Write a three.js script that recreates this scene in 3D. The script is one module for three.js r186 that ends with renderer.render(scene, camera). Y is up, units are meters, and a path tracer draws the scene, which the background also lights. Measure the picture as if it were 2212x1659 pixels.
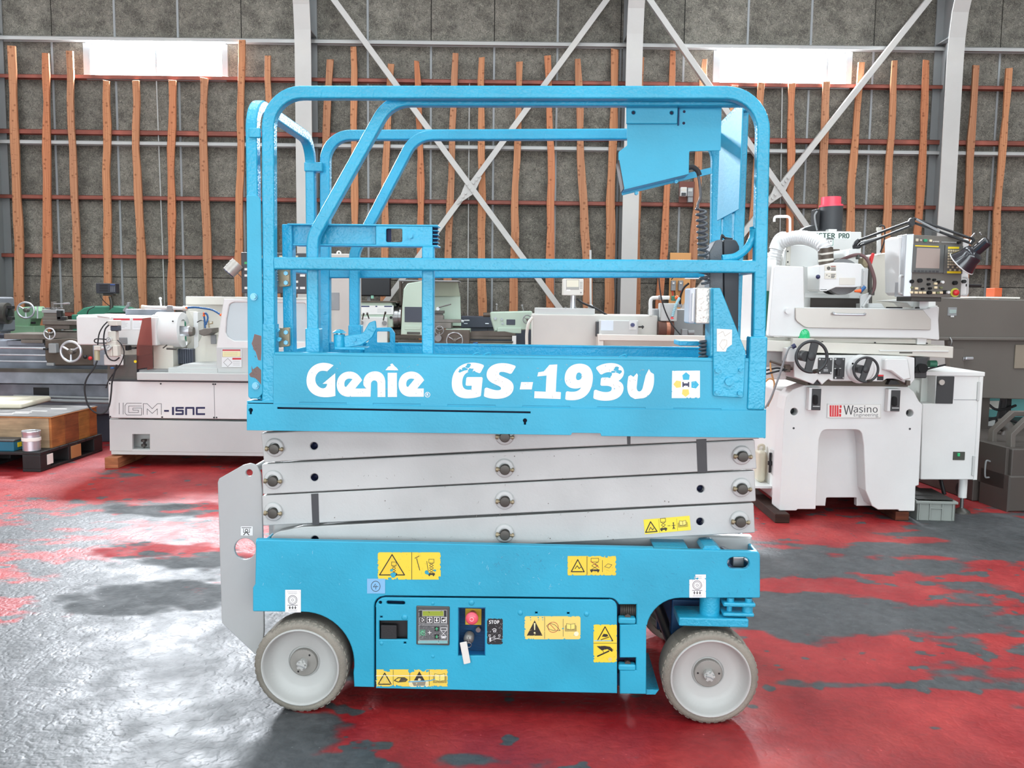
import * as THREE from 'three';
import { RoundedBoxGeometry } from 'three/addons/geometries/RoundedBoxGeometry.js';
import { mergeGeometries } from 'three/addons/utils/BufferGeometryUtils.js';
import { RectAreaLightUniformsLib } from 'three/addons/lights/RectAreaLightUniformsLib.js';

// ---------------------------------------------------------------- camera, light, exposure
RectAreaLightUniformsLib.init();
const FOCAL = 1883, EYE = 1.344, PITCH = -0.0962, ROLL = 0.0121, PCX = 1106, PCY = 829.5;
const scene = new THREE.Scene();
const camera = new THREE.PerspectiveCamera((2 * Math.atan(PCY / FOCAL) * 180) / Math.PI, 2212 / 1659, 0.05, 60);
camera.position.set(0, EYE, 0);
camera.rotation.set(PITCH, 0, ROLL, 'XYZ');
camera.updateMatrixWorld(true);
const renderer = new THREE.WebGLRenderer({ antialias: true });
renderer.toneMapping = THREE.LinearToneMapping;
renderer.toneMappingExposure = 1.0;
renderer.shadowMap.enabled = true;
scene.background = new THREE.Color(0.75, 0.85, 1.0);       // overcast sky outside the closed hall
const LIGHT = { unseenSkylight: 8, front: 4.2, window: [640, 340] };     // radiances of the unseen roof lights, the unseen glazed front and the wall windows

function areaLight(w, h, pos, look, L, color = 0xe8f8ff) {
  const l = new THREE.RectAreaLight(color, L, w, h);
  l.position.set(...pos); l.lookAt(...look); l.castShadow = true; scene.add(l);
  return l;
}

// ---------------------------------------------------------------- helpers
const V = (x, y, z) => new THREE.Vector3(x, y, z);
let seedValue = 12345;
const rnd = () => { seedValue = (seedValue * 1664525 + 1013904223) % 4294967296; return seedValue / 4294967296; };
const rr = (a, b) => a + (b - a) * rnd();
const names = new Map();
function numbered(n) { const k = names.get(n) ?? 0; names.set(n, k + 1); return k ? `${n}_${String(k).padStart(3, '0')}` : n; }
const srgb = (r, g, b) => new THREE.Color().setRGB(r / 255, g / 255, b / 255, THREE.SRGBColorSpace);
function rayOf(px, py) {
  const d = V((px - PCX) / FOCAL, -(py - PCY) / FOCAL, -1);
  return d.applyEuler(camera.rotation);
}
// A thing: a Group at its base. Its parts are written in its own axes; at() gives the point of a plane z = const of those axes that lies on the sight line of a pixel.
class Thing {
  constructor(name, label, category, pos = [0, 0, 0], turn = 0, group) {
    const g = (this.g = new THREE.Group());
    g.name = numbered(name); g.position.set(...pos); g.rotation.y = turn;
    if (label) g.userData.label = label;
    if (category) g.userData.category = category;
    if (group) g.userData.group = group;
    scene.add(g); g.updateMatrixWorld(true);
    this.inv = g.matrixWorld.clone().invert();
    this.o = V(0, EYE, 0).applyMatrix4(this.inv);
    this.used = new Map();
  }
  at(px, py, z = 0) {
    const d = rayOf(px, py).transformDirection(this.inv), t = (z - this.o.z) / d.z;
    return [this.o.x + d.x * t, this.o.y + d.y * t];
  }
  p3(px, py, z = 0) { const [x, y] = this.at(px, py, z); return V(x, y, z); }
  floor(px, py, y = 0) { const d = rayOf(px, py).transformDirection(this.inv), t = (y - this.o.y) / d.y; return V(this.o.x + d.x * t, y, this.o.z + d.z * t); }
  px(n, z = 0) { const a = this.at(1106, 830, z), b = this.at(1206, 830, z); return (n * (b[0] - a[0])) / 100; }
  rect(x0, y0, x1, y1, z = 0) {
    const cx = (x0 + x1) / 2, cy = (y0 + y1) / 2;
    return [this.at(x0, cy, z)[0], this.at(cx, y1, z)[1], this.at(x1, cy, z)[0], this.at(cx, y0, z)[1]];
  }
  // box whose front face (at z) covers the pixel rectangle
  bx(x0, y0, x1, y1, z, d, r = 0.004) { const [a, b, c, e] = this.rect(x0, y0, x1, y1, z); return box(a, b, z - d, c, e, z, r); }
  // extruded outline traced in pixels, front at z, thickness d. pts [x, y, cornerRadiusPx]
  ex(pts, z, d, o = {}) {
    const map = (list) => roundCorners(list, o.r ?? 0).map(([x, y]) => new THREE.Vector2(...this.at(x, y, z)));
    const radii = pts.map((p) => p[2] ?? o.r ?? 0).filter((v) => v > 0);
    return extrude(map(pts), (o.holes ?? []).map(map), z, d, Math.min(o.bevel ?? 0.003, radii.length ? 0.6 * this.px(Math.min(...radii), z) : 1));
  }
  tube(pts, r, o = {}) { return tube(pts.map(([x, y, z]) => this.p3(x, y, z)), r, o); }
  cyl(px, py, z, rpx, d, o = {}) { const [x, y] = this.at(px, py, z); return cylZ(x, y, z, this.px(rpx, z), d, o); }
  add(name, geoms, mat, parent, label) { if (!mat) throw new Error('no material for ' + name); return part(parent ?? this.g, name, geoms, mat, label); }
  sub(name, parent) { const g = new THREE.Group(); g.name = name; (parent ?? this.g).add(g); return g; }
}
const circlePx = (x, y, r, n = 20) => Array.from({ length: n }, (_, i) => [x + r * Math.cos((i / n) * 2 * Math.PI), y + r * Math.sin((i / n) * 2 * Math.PI)]);
function arcPx(x, y, rx, ry, a0, a1, n = 12) { return Array.from({ length: n + 1 }, (_, i) => { const a = ((a0 + ((a1 - a0) * i) / n) * Math.PI) / 180; return [x + rx * Math.cos(a), y + ry * Math.sin(a)]; }); }
function roundCorners(pts, rAll, seg = 5) {
  const out = [], n = pts.length;
  pts.forEach(([x, y, r0], i) => {
    const r = r0 ?? rAll; if (!r) { out.push([x, y]); return; }
    const p = pts[(i + n - 1) % n], q = pts[(i + 1) % n];
    const a = [p[0] - x, p[1] - y], b = [q[0] - x, q[1] - y], la = Math.hypot(...a), lb = Math.hypot(...b);
    const ua = [a[0] / la, a[1] / la], ub = [b[0] / lb, b[1] / lb], cos = ua[0] * ub[0] + ua[1] * ub[1];
    const half = Math.acos(Math.max(-1, Math.min(1, cos))) / 2, t = Math.min(r / Math.tan(half), la * 0.49, lb * 0.49);
    const s = [x + ua[0] * t, y + ua[1] * t], e = [x + ub[0] * t, y + ub[1] * t];
    for (let k = 0; k <= seg; k++) { const u = k / seg, v = 1 - u; out.push([v * v * s[0] + 2 * u * v * x + u * u * e[0], v * v * s[1] + 2 * u * v * y + u * u * e[1]]); }
  });
  return out;
}
function extrude(outline, holes, z, d, bevel) {
  if (THREE.ShapeUtils.isClockWise(outline)) outline = outline.slice().reverse();
  const s = new THREE.Shape(outline);
  for (const h of holes) s.holes.push(new THREE.Path(h));
  const b = Math.min(bevel, d / 3);
  const g = new THREE.ExtrudeGeometry(s, { depth: d - 2 * b, bevelEnabled: b > 0, bevelThickness: b, bevelSize: b, bevelOffset: -b, bevelSegments: 1, steps: 1 });
  g.translate(0, 0, z - d + b);
  return g;
}
function box(x0, y0, z0, x1, y1, z1, r = 0.004) {
  const w = Math.abs(x1 - x0), h = Math.abs(y1 - y0), d = Math.abs(z1 - z0), m = Math.min(w, h, d);
  const g = r > 0 && m > 0.002 ? new RoundedBoxGeometry(w, h, d, 1, Math.min(r, m * 0.45)) : new THREE.BoxGeometry(w, h, d);
  g.translate((x0 + x1) / 2, (y0 + y1) / 2, (z0 + z1) / 2);
  return g;
}
function cylZ(x, y, z, r, d, o = {}) {   // front at z, going back by d
  const g = new THREE.CylinderGeometry(o.r2 ?? r, r, d, o.n ?? 24); g.rotateX(-Math.PI / 2); g.translate(x, y, z - d / 2);
  return g;
}
function cylBetween(a, b, r, o = {}) {
  const dir = b.clone().sub(a), g = new THREE.CylinderGeometry(o.r2 ?? r, r, dir.length(), o.n ?? 14, 1, !!o.open);
  g.applyQuaternion(new THREE.Quaternion().setFromUnitVectors(V(0, 1, 0), dir.clone().normalize()));
  g.translate(...a.clone().add(b).multiplyScalar(0.5).toArray());
  return g;
}
function tube(pts, r, o = {}) {
  const curve = o.straight ? polyCurve(pts) : new THREE.CatmullRomCurve3(pts, !!o.closed, 'catmullrom', o.tension ?? 0.5);
  return new THREE.TubeGeometry(curve, o.seg ?? Math.max(12, pts.length * 6), r, o.n ?? 8, !!o.closed);
}
function polyCurve(pts) { const c = new THREE.CurvePath(); for (let i = 1; i < pts.length; i++) c.add(new THREE.LineCurve3(pts[i - 1], pts[i])); return c; }
function lathe(profile, pos, axis = 'z', n = 40) {   // profile [[radius, along]]
  const g = new THREE.LatheGeometry(profile.map(([a, b]) => new THREE.Vector2(Math.max(a, 1e-4), b)), n);
  if (axis === 'z') g.rotateX(Math.PI / 2);
  if (axis === 'x') g.rotateZ(-Math.PI / 2);
  g.translate(...pos);
  return g;
}
function fillet(pts, r, seg = 8) {
  const out = [pts[0].clone()];
  for (let i = 1; i < pts.length - 1; i++) {
    const p = pts[i], rad = Array.isArray(r) ? r[i - 1] : r;
    const a = pts[i - 1].clone().sub(p), b = pts[i + 1].clone().sub(p), la = a.length(), lb = b.length(); a.normalize(); b.normalize();
    const half = Math.acos(Math.max(-1, Math.min(1, a.dot(b)))) / 2, t = Math.min(rad / Math.tan(half), la * 0.49, lb * 0.49);
    const c = a.clone().add(b).normalize().multiplyScalar(t / Math.cos(half)).add(p), R = t * Math.tan(half);
    const s = p.clone().addScaledVector(a, t).sub(c), e = p.clone().addScaledVector(b, t).sub(c), ang = s.angleTo(e);
    for (let k = 0; k <= seg; k++) { const u = k / seg, A = Math.sin((1 - u) * ang) / Math.sin(ang), B = Math.sin(u * ang) / Math.sin(ang); out.push(c.clone().add(s.clone().multiplyScalar(A).addScaledVector(e, B).setLength(R))); }
  }
  out.push(pts[pts.length - 1].clone());
  return out;
}
// square tube swept along a flat path: w across the path in its plane, d along the plane's normal, rounded by r
function sweep(pts, normal, w, d, r = 0.005) {
  const prof = [];
  for (const [sx, sy, a0] of [[1, 1, 0], [-1, 1, 90], [-1, -1, 180], [1, -1, 270]]) for (let k = 0; k <= 2; k++) {
    const a = ((a0 + k * 45) * Math.PI) / 180; prof.push([sx * (w / 2 - r) + r * Math.cos(a), sy * (d / 2 - r) + r * Math.sin(a), Math.cos(a), Math.sin(a)]);
  }
  const N = normal.clone().normalize(), P = prof.length, pos = [], nor = [], idx = [];
  pts.forEach((p, i) => {
    const t0 = i > 0 ? p.clone().sub(pts[i - 1]).normalize() : null, t1 = i < pts.length - 1 ? pts[i + 1].clone().sub(p).normalize() : null;
    const T = (t0 && t1 ? t0.clone().add(t1) : t0 ?? t1).clone().normalize(), S = new THREE.Vector3().crossVectors(N, T).normalize();
    const k = t0 && t1 ? 1 / Math.max(0.5, Math.sqrt((1 + t0.dot(t1)) / 2)) : 1;
    for (const [a, b, na, nb] of prof) {
      const q = p.clone().addScaledVector(S, a * k).addScaledVector(N, b), n = S.clone().multiplyScalar(na).addScaledVector(N, nb);
      pos.push(q.x, q.y, q.z); nor.push(n.x, n.y, n.z);
    }
  });
  for (let i = 0; i < pts.length - 1; i++) for (let j = 0; j < P; j++) { const a = i * P + j, b = i * P + ((j + 1) % P), c = a + P, e = b + P; idx.push(a, b, c, b, e, c); }
  const cap = (at, T) => { const c = pos.length / 3, p = pts[at]; pos.push(p.x, p.y, p.z); nor.push(T.x, T.y, T.z); const base = pos.length / 3;
    for (let j = 0; j < P; j++) { const o = ((at === 0 ? 0 : pts.length - 1) * P + j) * 3; pos.push(pos[o], pos[o + 1], pos[o + 2]); nor.push(T.x, T.y, T.z); }
    for (let j = 0; j < P; j++) { const a = base + j, b = base + ((j + 1) % P); idx.push(...(at === 0 ? [c, b, a] : [c, a, b])); } };
  cap(0, pts[0].clone().sub(pts[1]).normalize()); cap(pts.length - 1, pts[pts.length - 1].clone().sub(pts[pts.length - 2]).normalize());
  const g = new THREE.BufferGeometry();
  g.setAttribute('position', new THREE.Float32BufferAttribute(pos, 3)); g.setAttribute('normal', new THREE.Float32BufferAttribute(nor, 3)); g.setIndex(idx);
  return g;
}
// every geometry gets uv in metres, projected along its largest normal axis
function metric(g, turned) {
  g = g.index ? g.toNonIndexed() : g.clone();
  const p = g.attributes.position, n = g.attributes.normal, uv = new Float32Array(p.count * 2);
  for (let i = 0; i < p.count; i += 3) {
    let ax = 0, ay = 0, az = 0;
    for (let k = 0; k < 3; k++) { ax += n.getX(i + k); ay += n.getY(i + k); az += n.getZ(i + k); }
    ax = Math.abs(ax); ay = Math.abs(ay); az = Math.abs(az);
    for (let k = 0; k < 3; k++) {
      const j = i + k, x = p.getX(j), y = p.getY(j), z = p.getZ(j);
      const [u, v] = az >= ax && az >= ay ? [x, y] : ax >= ay ? [z, y] : [x, z];
      uv[j * 2] = turned ? v : u; uv[j * 2 + 1] = turned ? u : v;
    }
  }
  for (const k of Object.keys(g.attributes)) if (k !== 'position' && k !== 'normal') g.deleteAttribute(k);
  g.setAttribute('uv', new THREE.BufferAttribute(uv, 2));
  return g;
}
function meshOf(name, geoms, mat) {
  const list = [].concat(geoms).map((g) => (g.userData.keepUV ? g : metric(g, mat.userData.turned)));
  const m = new THREE.Mesh(list.length > 1 ? mergeGeometries(list) : list[0], mat);
  m.name = name; m.castShadow = m.receiveShadow = true;
  return m;
}
function part(parent, name, geoms, mat, label) { const m = meshOf(name, geoms, mat); if (label) m.userData.label = label; parent.add(m); return m; }
function thing(name, geoms, mat, label, category, group) {   // a thing that is one mesh, geometry in world axes
  const m = meshOf(numbered(name), geoms, mat); m.geometry.computeBoundingBox();
  const b = m.geometry.boundingBox, c = V((b.min.x + b.max.x) / 2, b.min.y, (b.min.z + b.max.z) / 2);
  m.geometry.translate(-c.x, -c.y, -c.z); m.position.copy(c);
  m.userData.label = label; m.userData.category = category; if (group) m.userData.group = group;
  scene.add(m); return m;
}

// ---------------------------------------------------------------- textures (only grain, wear and print)
function smoothNoise(seed) {
  const h = (x, y) => { let n = (Math.imul(x, 374761393) + Math.imul(y, 668265263) + Math.imul(seed, 974634)) | 0; n = Math.imul(n ^ (n >>> 13), 1274126177); return ((n ^ (n >>> 16)) >>> 0) / 4294967296; };
  return (x, y, per = 0) => {
    const ix = Math.floor(x), iy = Math.floor(y), fx = x - ix, fy = y - iy, w = (v) => (per ? ((v % per) + per) % per : v);
    const u = fx * fx * (3 - 2 * fx), v = fy * fy * (3 - 2 * fy);
    const a = h(w(ix), w(iy)), b = h(w(ix + 1), w(iy)), c = h(w(ix), w(iy + 1)), d = h(w(ix + 1), w(iy + 1));
    return a + (b - a) * u + (c - a) * v + (a - b - c + d) * u * v;
  };
}
const N1 = smoothNoise(1), N2 = smoothNoise(2), N3 = smoothNoise(3);
function fbm(N, x, y, oct, per = 0) { let s = 0, a = 0.5, f = 1, t = 0; for (let i = 0; i < oct; i++) { s += a * N(x * f, y * f, per * f); t += a; a *= 0.5; f *= 2; } return s / t; }
function dataTex(w, h, size, fn, color) {   // fn(u, v) in 0..1 -> [r, g, b] 0..255; size in metres of one repeat
  const d = new Uint8Array(w * h * 4);
  for (let y = 0, i = 0; y < h; y++) for (let x = 0; x < w; x++, i += 4) { const c = fn(x / w, y / h); d[i] = c[0]; d[i + 1] = c[1]; d[i + 2] = c[2]; d[i + 3] = 255; }
  const t = new THREE.DataTexture(d, w, h, THREE.RGBAFormat); t.wrapS = t.wrapT = THREE.RepeatWrapping; t.magFilter = THREE.LinearFilter; t.minFilter = THREE.LinearMipmapLinearFilter; t.generateMipmaps = true;
  if (color) t.colorSpace = THREE.SRGBColorSpace;
  if (size) t.repeat.set(1 / (size[0] ?? size), 1 / (size[1] ?? size));
  t.needsUpdate = true; return t;
}
const clamp8 = (v) => Math.max(0, Math.min(255, v)), grey = (v) => { v = clamp8(v); return [v, v, v]; };
const paintBump = dataTex(256, 256, 0.16, (u, v) => grey(255 * (0.65 * fbm(N1, u * 14, v * 14, 2, 14) + 0.35 * fbm(N2, u * 40, v * 40, 1, 40))));
const paintWear = dataTex(512, 512, 1.1, (u, v) => { const s = fbm(N1, u * 5, v * 5, 4, 5), q = fbm(N2, u * 24, v * 24, 3, 24), k = 238 + 22 * (s - 0.5) * 2 - 8 * Math.max(0, q - 0.6); return grey(k); }, true);
const castBump = dataTex(256, 256, 0.09, (u, v) => grey(255 * fbm(N3, u * 32, v * 32, 3, 32)));
const softWear = dataTex(512, 512, 1.6, (u, v) => { const s = fbm(N2, u * 4, v * 4, 5, 4), k = 240 + 26 * (s - 0.5); return [clamp8(k), clamp8(k - 1), clamp8(k - 3 - 10 * Math.max(0, s - 0.55))]; }, true);
const grimy = dataTex(512, 512, 0.8, (u, v) => { const s = fbm(N3, u * 6, v * 6, 5, 6), k = 205 + 90 * (s - 0.5); return [clamp8(k), clamp8(k - 4), clamp8(k - 10)]; }, true);

// ---------------------------------------------------------------- materials
function mat(rgb, rough, metal = 0, o = {}) {
  const { turned, ...rest } = o;
  const m = new THREE.MeshPhysicalMaterial({ color: srgb(...rgb), roughness: rough, metalness: metal, ...rest });
  if (turned) m.userData.turned = true;
  return m;
}
const MAT = {
  blue: mat([42, 174, 211], 0.36, 0, { map: paintWear, bumpMap: paintBump, bumpScale: 0.0019, clearcoat: 0.1, clearcoatRoughness: 0.3 }),
  blueFlat: mat([44, 172, 207], 0.42, 0, { map: paintWear, bumpMap: paintBump, bumpScale: 0.0004 }),
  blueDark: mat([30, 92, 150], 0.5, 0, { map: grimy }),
  slot: mat([16, 24, 60], 0.7),
  armGrey: mat([196, 199, 198], 0.38, 0, { map: paintWear, bumpMap: paintBump, bumpScale: 0.0003 }),
  bracketGrey: mat([182, 185, 187], 0.45, 0, { map: softWear }),
  steel: mat([150, 150, 150], 0.28, 0.9),
  darkSteel: mat([98, 97, 94], 0.4, 0.35, { map: grimy }),
  chrome: mat([214, 218, 224], 0.3, 0.75),
  tyre: mat([172, 169, 161], 0.8, 0, { map: grimy, bumpMap: castBump, bumpScale: 0.0012 }),
  rim: mat([194, 196, 195], 0.45, 0, { map: softWear }),
  black: mat([28, 29, 31], 0.45),
  blackMatt: mat([18, 18, 19], 0.85),
  rubber: mat([38, 38, 40], 0.7, 0, { bumpMap: castBump, bumpScale: 0.0006 }),
  darkGrey: mat([66, 68, 72], 0.5, 0, { map: softWear }),
  white: mat([236, 238, 238], 0.35, 0, { map: softWear }),
  cream: mat([226, 223, 214], 0.4, 0, { map: softWear }),
  lightGrey: mat([205, 208, 208], 0.42, 0, { map: softWear }),
  midGrey: mat([150, 153, 156], 0.45, 0, { map: softWear }),
  blueGrey: mat([158, 167, 184], 0.42, 0, { map: grimy }),
  slate: mat([70, 76, 90], 0.5, 0, { map: softWear }),
  ironGrey: mat([140, 136, 132], 0.38, 0.35, { map: grimy, bumpMap: castBump, bumpScale: 0.0004 }),
  brownIron: mat([112, 102, 94], 0.45, 0.2, { map: grimy }),
  mint: mat([196, 216, 200], 0.4, 0, { map: softWear }),
  green: mat([142, 184, 150], 0.42, 0, { map: softWear }),
  deepGreen: mat([58, 128, 104], 0.42, 0, { map: softWear }),
  taupe: mat([110, 105, 100], 0.45, 0, { map: softWear, bumpMap: castBump, bumpScale: 0.0003 }),
  red: mat([214, 44, 48], 0.35),
  redClear: mat([240, 84, 104], 0.3),
  yellow: mat([238, 208, 30], 0.5),
  orange: mat([240, 104, 40], 0.45),
  hoseBlue: mat([44, 96, 148], 0.45),
  copper: mat([176, 120, 96], 0.4, 0.6),
  tan: mat([190, 178, 150], 0.42, 0.4, { map: grimy }),
  greenLamp: mat([40, 190, 120], 0.15, 0, { clearcoat: 1, clearcoatRoughness: 0.05 }),
  brushed: mat([198, 194, 188], 0.36, 0.35, { map: softWear }),
  glass: new THREE.MeshPhysicalMaterial({ color: srgb(236, 242, 246), roughness: 0.06, transmission: 1, thickness: 0, ior: 1.45 }),
  smokedRed: new THREE.MeshPhysicalMaterial({ color: srgb(206, 150, 142), roughness: 0.12, transmission: 0.85, thickness: 0, ior: 1.45 }),
  smoke: new THREE.MeshPhysicalMaterial({ color: srgb(176, 174, 168), roughness: 0.12, transmission: 0.75, thickness: 0, ior: 1.45 }),
  milky: mat([226, 220, 200], 0.5, 0, { transmission: 0.35, thickness: 0 }),
  paper: mat([238, 236, 228], 0.8),
};
// flat print: a thin sheet whose corners lie on the pixel rectangle, drawn with a canvas in photograph pixels
function decal(t, parent, name, [x0, y0, x1, y1], z, draw, o = {}) {
  const res = o.res ?? 4, w = Math.round((x1 - x0) * res), h = Math.round((y1 - y0) * res), c = document.createElement('canvas');
  c.width = w; c.height = h;
  const ctx = c.getContext('2d'); ctx.scale(res, res); ctx.translate(-x0, -y0); draw(ctx);
  const tex = new THREE.CanvasTexture(c); tex.colorSpace = THREE.SRGBColorSpace; tex.magFilter = THREE.LinearFilter; tex.anisotropy = 8;
  const q = [[x0, y1], [x1, y1], [x1, y0], [x0, y0]].map(([x, y]) => t.at(x, y, z));
  const g = new THREE.BufferGeometry();
  g.setAttribute('position', new THREE.Float32BufferAttribute([0, 1, 2, 0, 2, 3].flatMap((i) => [q[i][0], q[i][1], z]), 3));
  g.setAttribute('normal', new THREE.Float32BufferAttribute(Array(6).fill([0, 0, 1]).flat(), 3));
  const uv = [[0, 0], [1, 0], [1, 1], [0, 1]];
  g.setAttribute('uv', new THREE.Float32BufferAttribute([0, 1, 2, 0, 2, 3].flatMap((i) => uv[i]), 2));
  g.userData.keepUV = true;
  const m = new THREE.MeshPhysicalMaterial({ map: tex, roughness: o.rough ?? 0.45, alphaTest: o.alpha ? 0.5 : 0, side: THREE.DoubleSide });
  return part(parent ?? t.g, name, g, m, o.label);
}
const fillPoly = (c, pts, color) => { c.fillStyle = color; c.beginPath(); pts.forEach(([x, y], i) => (i ? c.lineTo(x, y) : c.moveTo(x, y))); c.closePath(); c.fill(); };
const strokePoly = (c, pts, color, w, close) => { c.strokeStyle = color; c.lineWidth = w; c.lineJoin = 'round'; c.beginPath(); pts.forEach(([x, y], i) => (i ? c.lineTo(x, y) : c.moveTo(x, y))); if (close) c.closePath(); c.stroke(); };
const disc = (c, x, y, r, color) => { c.fillStyle = color; c.beginPath(); c.arc(x, y, r, 0, 7); c.fill(); };
const ring = (c, x, y, r, color, w) => { c.strokeStyle = color; c.lineWidth = w; c.beginPath(); c.arc(x, y, r, 0, 7); c.stroke(); };
function textFit(c, s, x0, y0, x1, y1, font, color) {   // text stretched to fill a box (baseline at y1, capitals reach y0)
  c.save(); c.font = font.replace('$', '100'); const w = c.measureText(s).width; c.translate(x0, y1); c.scale((x1 - x0) / w, (y1 - y0) / 72); c.fillStyle = color; c.fillText(s, 0, 0); c.restore();
}
function scuffs(c, x0, y0, x1, y1, n, color, len = 6) { for (let i = 0; i < n; i++) { const x = rr(x0, x1), y = rr(y0, y1), a = rr(0, 6.3), l = rr(1, len); strokePoly(c, [[x, y], [x + l * Math.cos(a), y + l * Math.sin(a)]], color, rr(0.3, 0.9)); } }
// ---------------------------------------------------------------- the hall
const structure = (o) => { o.userData.kind = 'structure'; return o; };
const WALL_Z = -10, HALL = { x: 9.5, front: 7, top: 6.3 };
// floor: red paint worn through to dark concrete; grey at the left also stands in for glare
{
  const F0 = new Thing('floor'); structure(F0.g); F0.g.userData.label = 'red painted concrete floor worn through to dark grey patches';
  const W = 8, D = 5.4, X0 = -4, Z0 = -7.4, TW = 2048, TH = 1382;
  // [px, py, radius along x (m), radius along z (m), amount] of worn patches (+), some at the left standing in for glare, and of sound red paint (-)
  const spots = [[300, 1305, 0.8, 0.36, 0.75], [400, 1230, 0.55, 0.22, 0.5], [150, 1130, 1.0, 0.35, 0.42], [60, 1220, 0.5, 0.2, 0.2], [100, 1420, 0.5, 0.25, 0.4], [60, 1620, 0.4, 0.2, 0.4], [420, 1620, 0.3, 0.15, 0.4], [330, 1560, 0.3, 0.2, 0.4], [600, 1570, 0.16, 0.12, 0.6], [660, 1560, 0.16, 0.05, 0.45], [590, 1500, 0.1, 0.1, 0.35], [700, 1650, 0.3, 0.06, 0.25],
    [1110, 1595, 0.16, 0.06, 0.5], [1180, 1640, 0.22, 0.06, 0.4], [1000, 1640, 0.2, 0.04, 0.2], [1230, 1545, 0.07, 0.06, 0.45], [1880, 1225, 0.9, 0.3, 0.3], [1950, 1185, 0.5, 0.12, 0.25], [1750, 1480, 0.25, 0.05, 0.3], [1660, 1530, 0.12, 0.04, 0.3], [1830, 1520, 0.2, 0.03, 0.3], [2000, 1480, 0.3, 0.03, 0.3], [1720, 1215, 0.5, 0.2, 0.15], [2120, 1150, 0.9, 0.4, 0.6], [1760, 1350, 0.6, 0.25, 0.25],
    [2050, 1330, 0.7, 0.22, 0.25], [2180, 1400, 0.5, 0.2, 0.2], [1700, 1300, 0.3, 0.3, 0.3], [1820, 1480, 0.5, 0.06, 0.15], [200, 1500, 0.9, 0.4, 0.45], [250, 1630, 0.6, 0.2, 0.25], [450, 1400, 0.5, 0.3, 0.3],
    [1000, 1545, 1.1, 0.2, -0.4], [1350, 1600, 0.8, 0.2, -0.35], [1850, 1600, 0.9, 0.3, -0.2], [40, 1310, 0.35, 0.2, -0.45], [350, 1060, 0.6, 0.25, -0.35], [450, 1150, 0.4, 0.15, -0.3], [1760, 1140, 0.5, 0.12, -0.6], [1950, 1165, 0.5, 0.08, -0.4], [1780, 1270, 0.7, 0.08, -0.35], [2100, 1250, 0.6, 0.08, -0.4], [1950, 1410, 0.9, 0.12, -0.3], [90, 1040, 0.6, 0.2, -0.4], [200, 990, 0.8, 0.5, -0.2]]
    .map(([x, y, a, b, k]) => { const p = F0.floor(x, y); return [p.x, p.z, a, b, k]; });
  const worn = (x, z) => {
    let s = 0.3 + 0.45 * (fbm(N1, x * 0.9 + 31, z * 1.1 + 33, 3) - 0.5);
    for (const [a, b, ra, rb, k] of spots) { const e = ((x - a) / ra) ** 2 + ((z - b) / rb) ** 2; if (e < 6) s += k * Math.exp(-e * 0.9); }
    const spot = fbm(N1, x * 11 + 5, z * 15, 3);
    return s + 0.8 * (fbm(N2, x * 2.7 + 9, z * 4.4 + 9, 6) - 0.5) + 0.7 * (fbm(N3, x * 7, z * 11, 5) - 0.5) + 3 * Math.max(0, spot - 0.66);
  };
  const sm = (v, a, b) => { const t = Math.max(0, Math.min(1, (v - a) / (b - a))); return t * t * (3 - 2 * t); };
  const rough = new Uint8Array(TW * TH * 4);
  const colorMap = dataTex(TW, TH, null, (u, v) => {
    const x = X0 + u * W, z = Z0 + v * D, w = sm(worn(x, z), 0.4, 0.58), g = fbm(N3, x * 40, z * 40, 3) - 0.5, m = fbm(N1, x * 5 + 3, z * 5, 4) - 0.5, fleck = N2(x * 210, z * 210) > 0.985 ? 1 : 0;
    const R = [148 + 52 * m + 24 * g, 33 + 46 * m + 16 * g, 36 + 32 * m + 14 * g], G = [70 + 26 * m + 26 * g, 72 + 24 * m + 26 * g, 74 + 24 * m + 26 * g];
    return [0, 1, 2].map((i) => clamp8(R[i] * (1 - w) + G[i] * w + fleck * 70));
  }, true);
  const matt = [[330, 1285, 0.34, 0.17], [420, 1210, 0.3, 0.13], [250, 1310, 0.24, 0.1], [340, 1190, 0.3, 0.14], [380, 1100, 0.4, 0.16]].map(([x, y, a, b]) => { const p = F0.floor(x, y); return [p.x, p.z, a, b]; });
  const roughMap = dataTex(1024, 691, null, (u, v) => { const x = X0 + u * W, z = Z0 + v * D, w = sm(worn(x, z), 0.4, 0.66), g = fbm(N3, x * 12, z * 12, 3) - 0.5; let d = 0; for (const [a, b, ra, rb] of matt) d = Math.max(d, sm(1.5 - Math.hypot((x - a) / ra, (z - b) / rb) + 1.4 * (fbm(N2, x * 6, z * 9, 4) - 0.5), 0.2, 0.7)); return grey(255 * (0.5 + 0.04 * w + 0.28 * g + 0.34 * d)); });
  const bump = dataTex(1024, 1024, null, (u, v) => { const c = fbm(N3, u * 36, v * 36, 3, 36); return grey(255 * (0.3 * fbm(N1, u * 90, v * 90, 3, 90) + 0.4 * fbm(N2, u * 18, v * 18, 3, 18) + 0.3 * Math.min(1, Math.abs(c - 0.5) * 5))); });
  for (const t of [colorMap, roughMap]) { t.wrapS = t.wrapT = THREE.MirroredRepeatWrapping; t.repeat.set(1 / W, 1 / D); t.offset.set(-X0 / W, -Z0 / D); }
  bump.repeat.set(1 / 1.2, 1 / 1.2);
  const m = new THREE.MeshPhysicalMaterial({ map: colorMap, roughness: 1, roughnessMap: roughMap, bumpMap: bump, bumpScale: 0.0032, specularIntensity: 1 });
  F0.add('floor_slab', box(-HALL.x, -0.3, WALL_Z - 0.3, HALL.x, 0, HALL.front + 0.3, 0), m);
}
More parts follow.
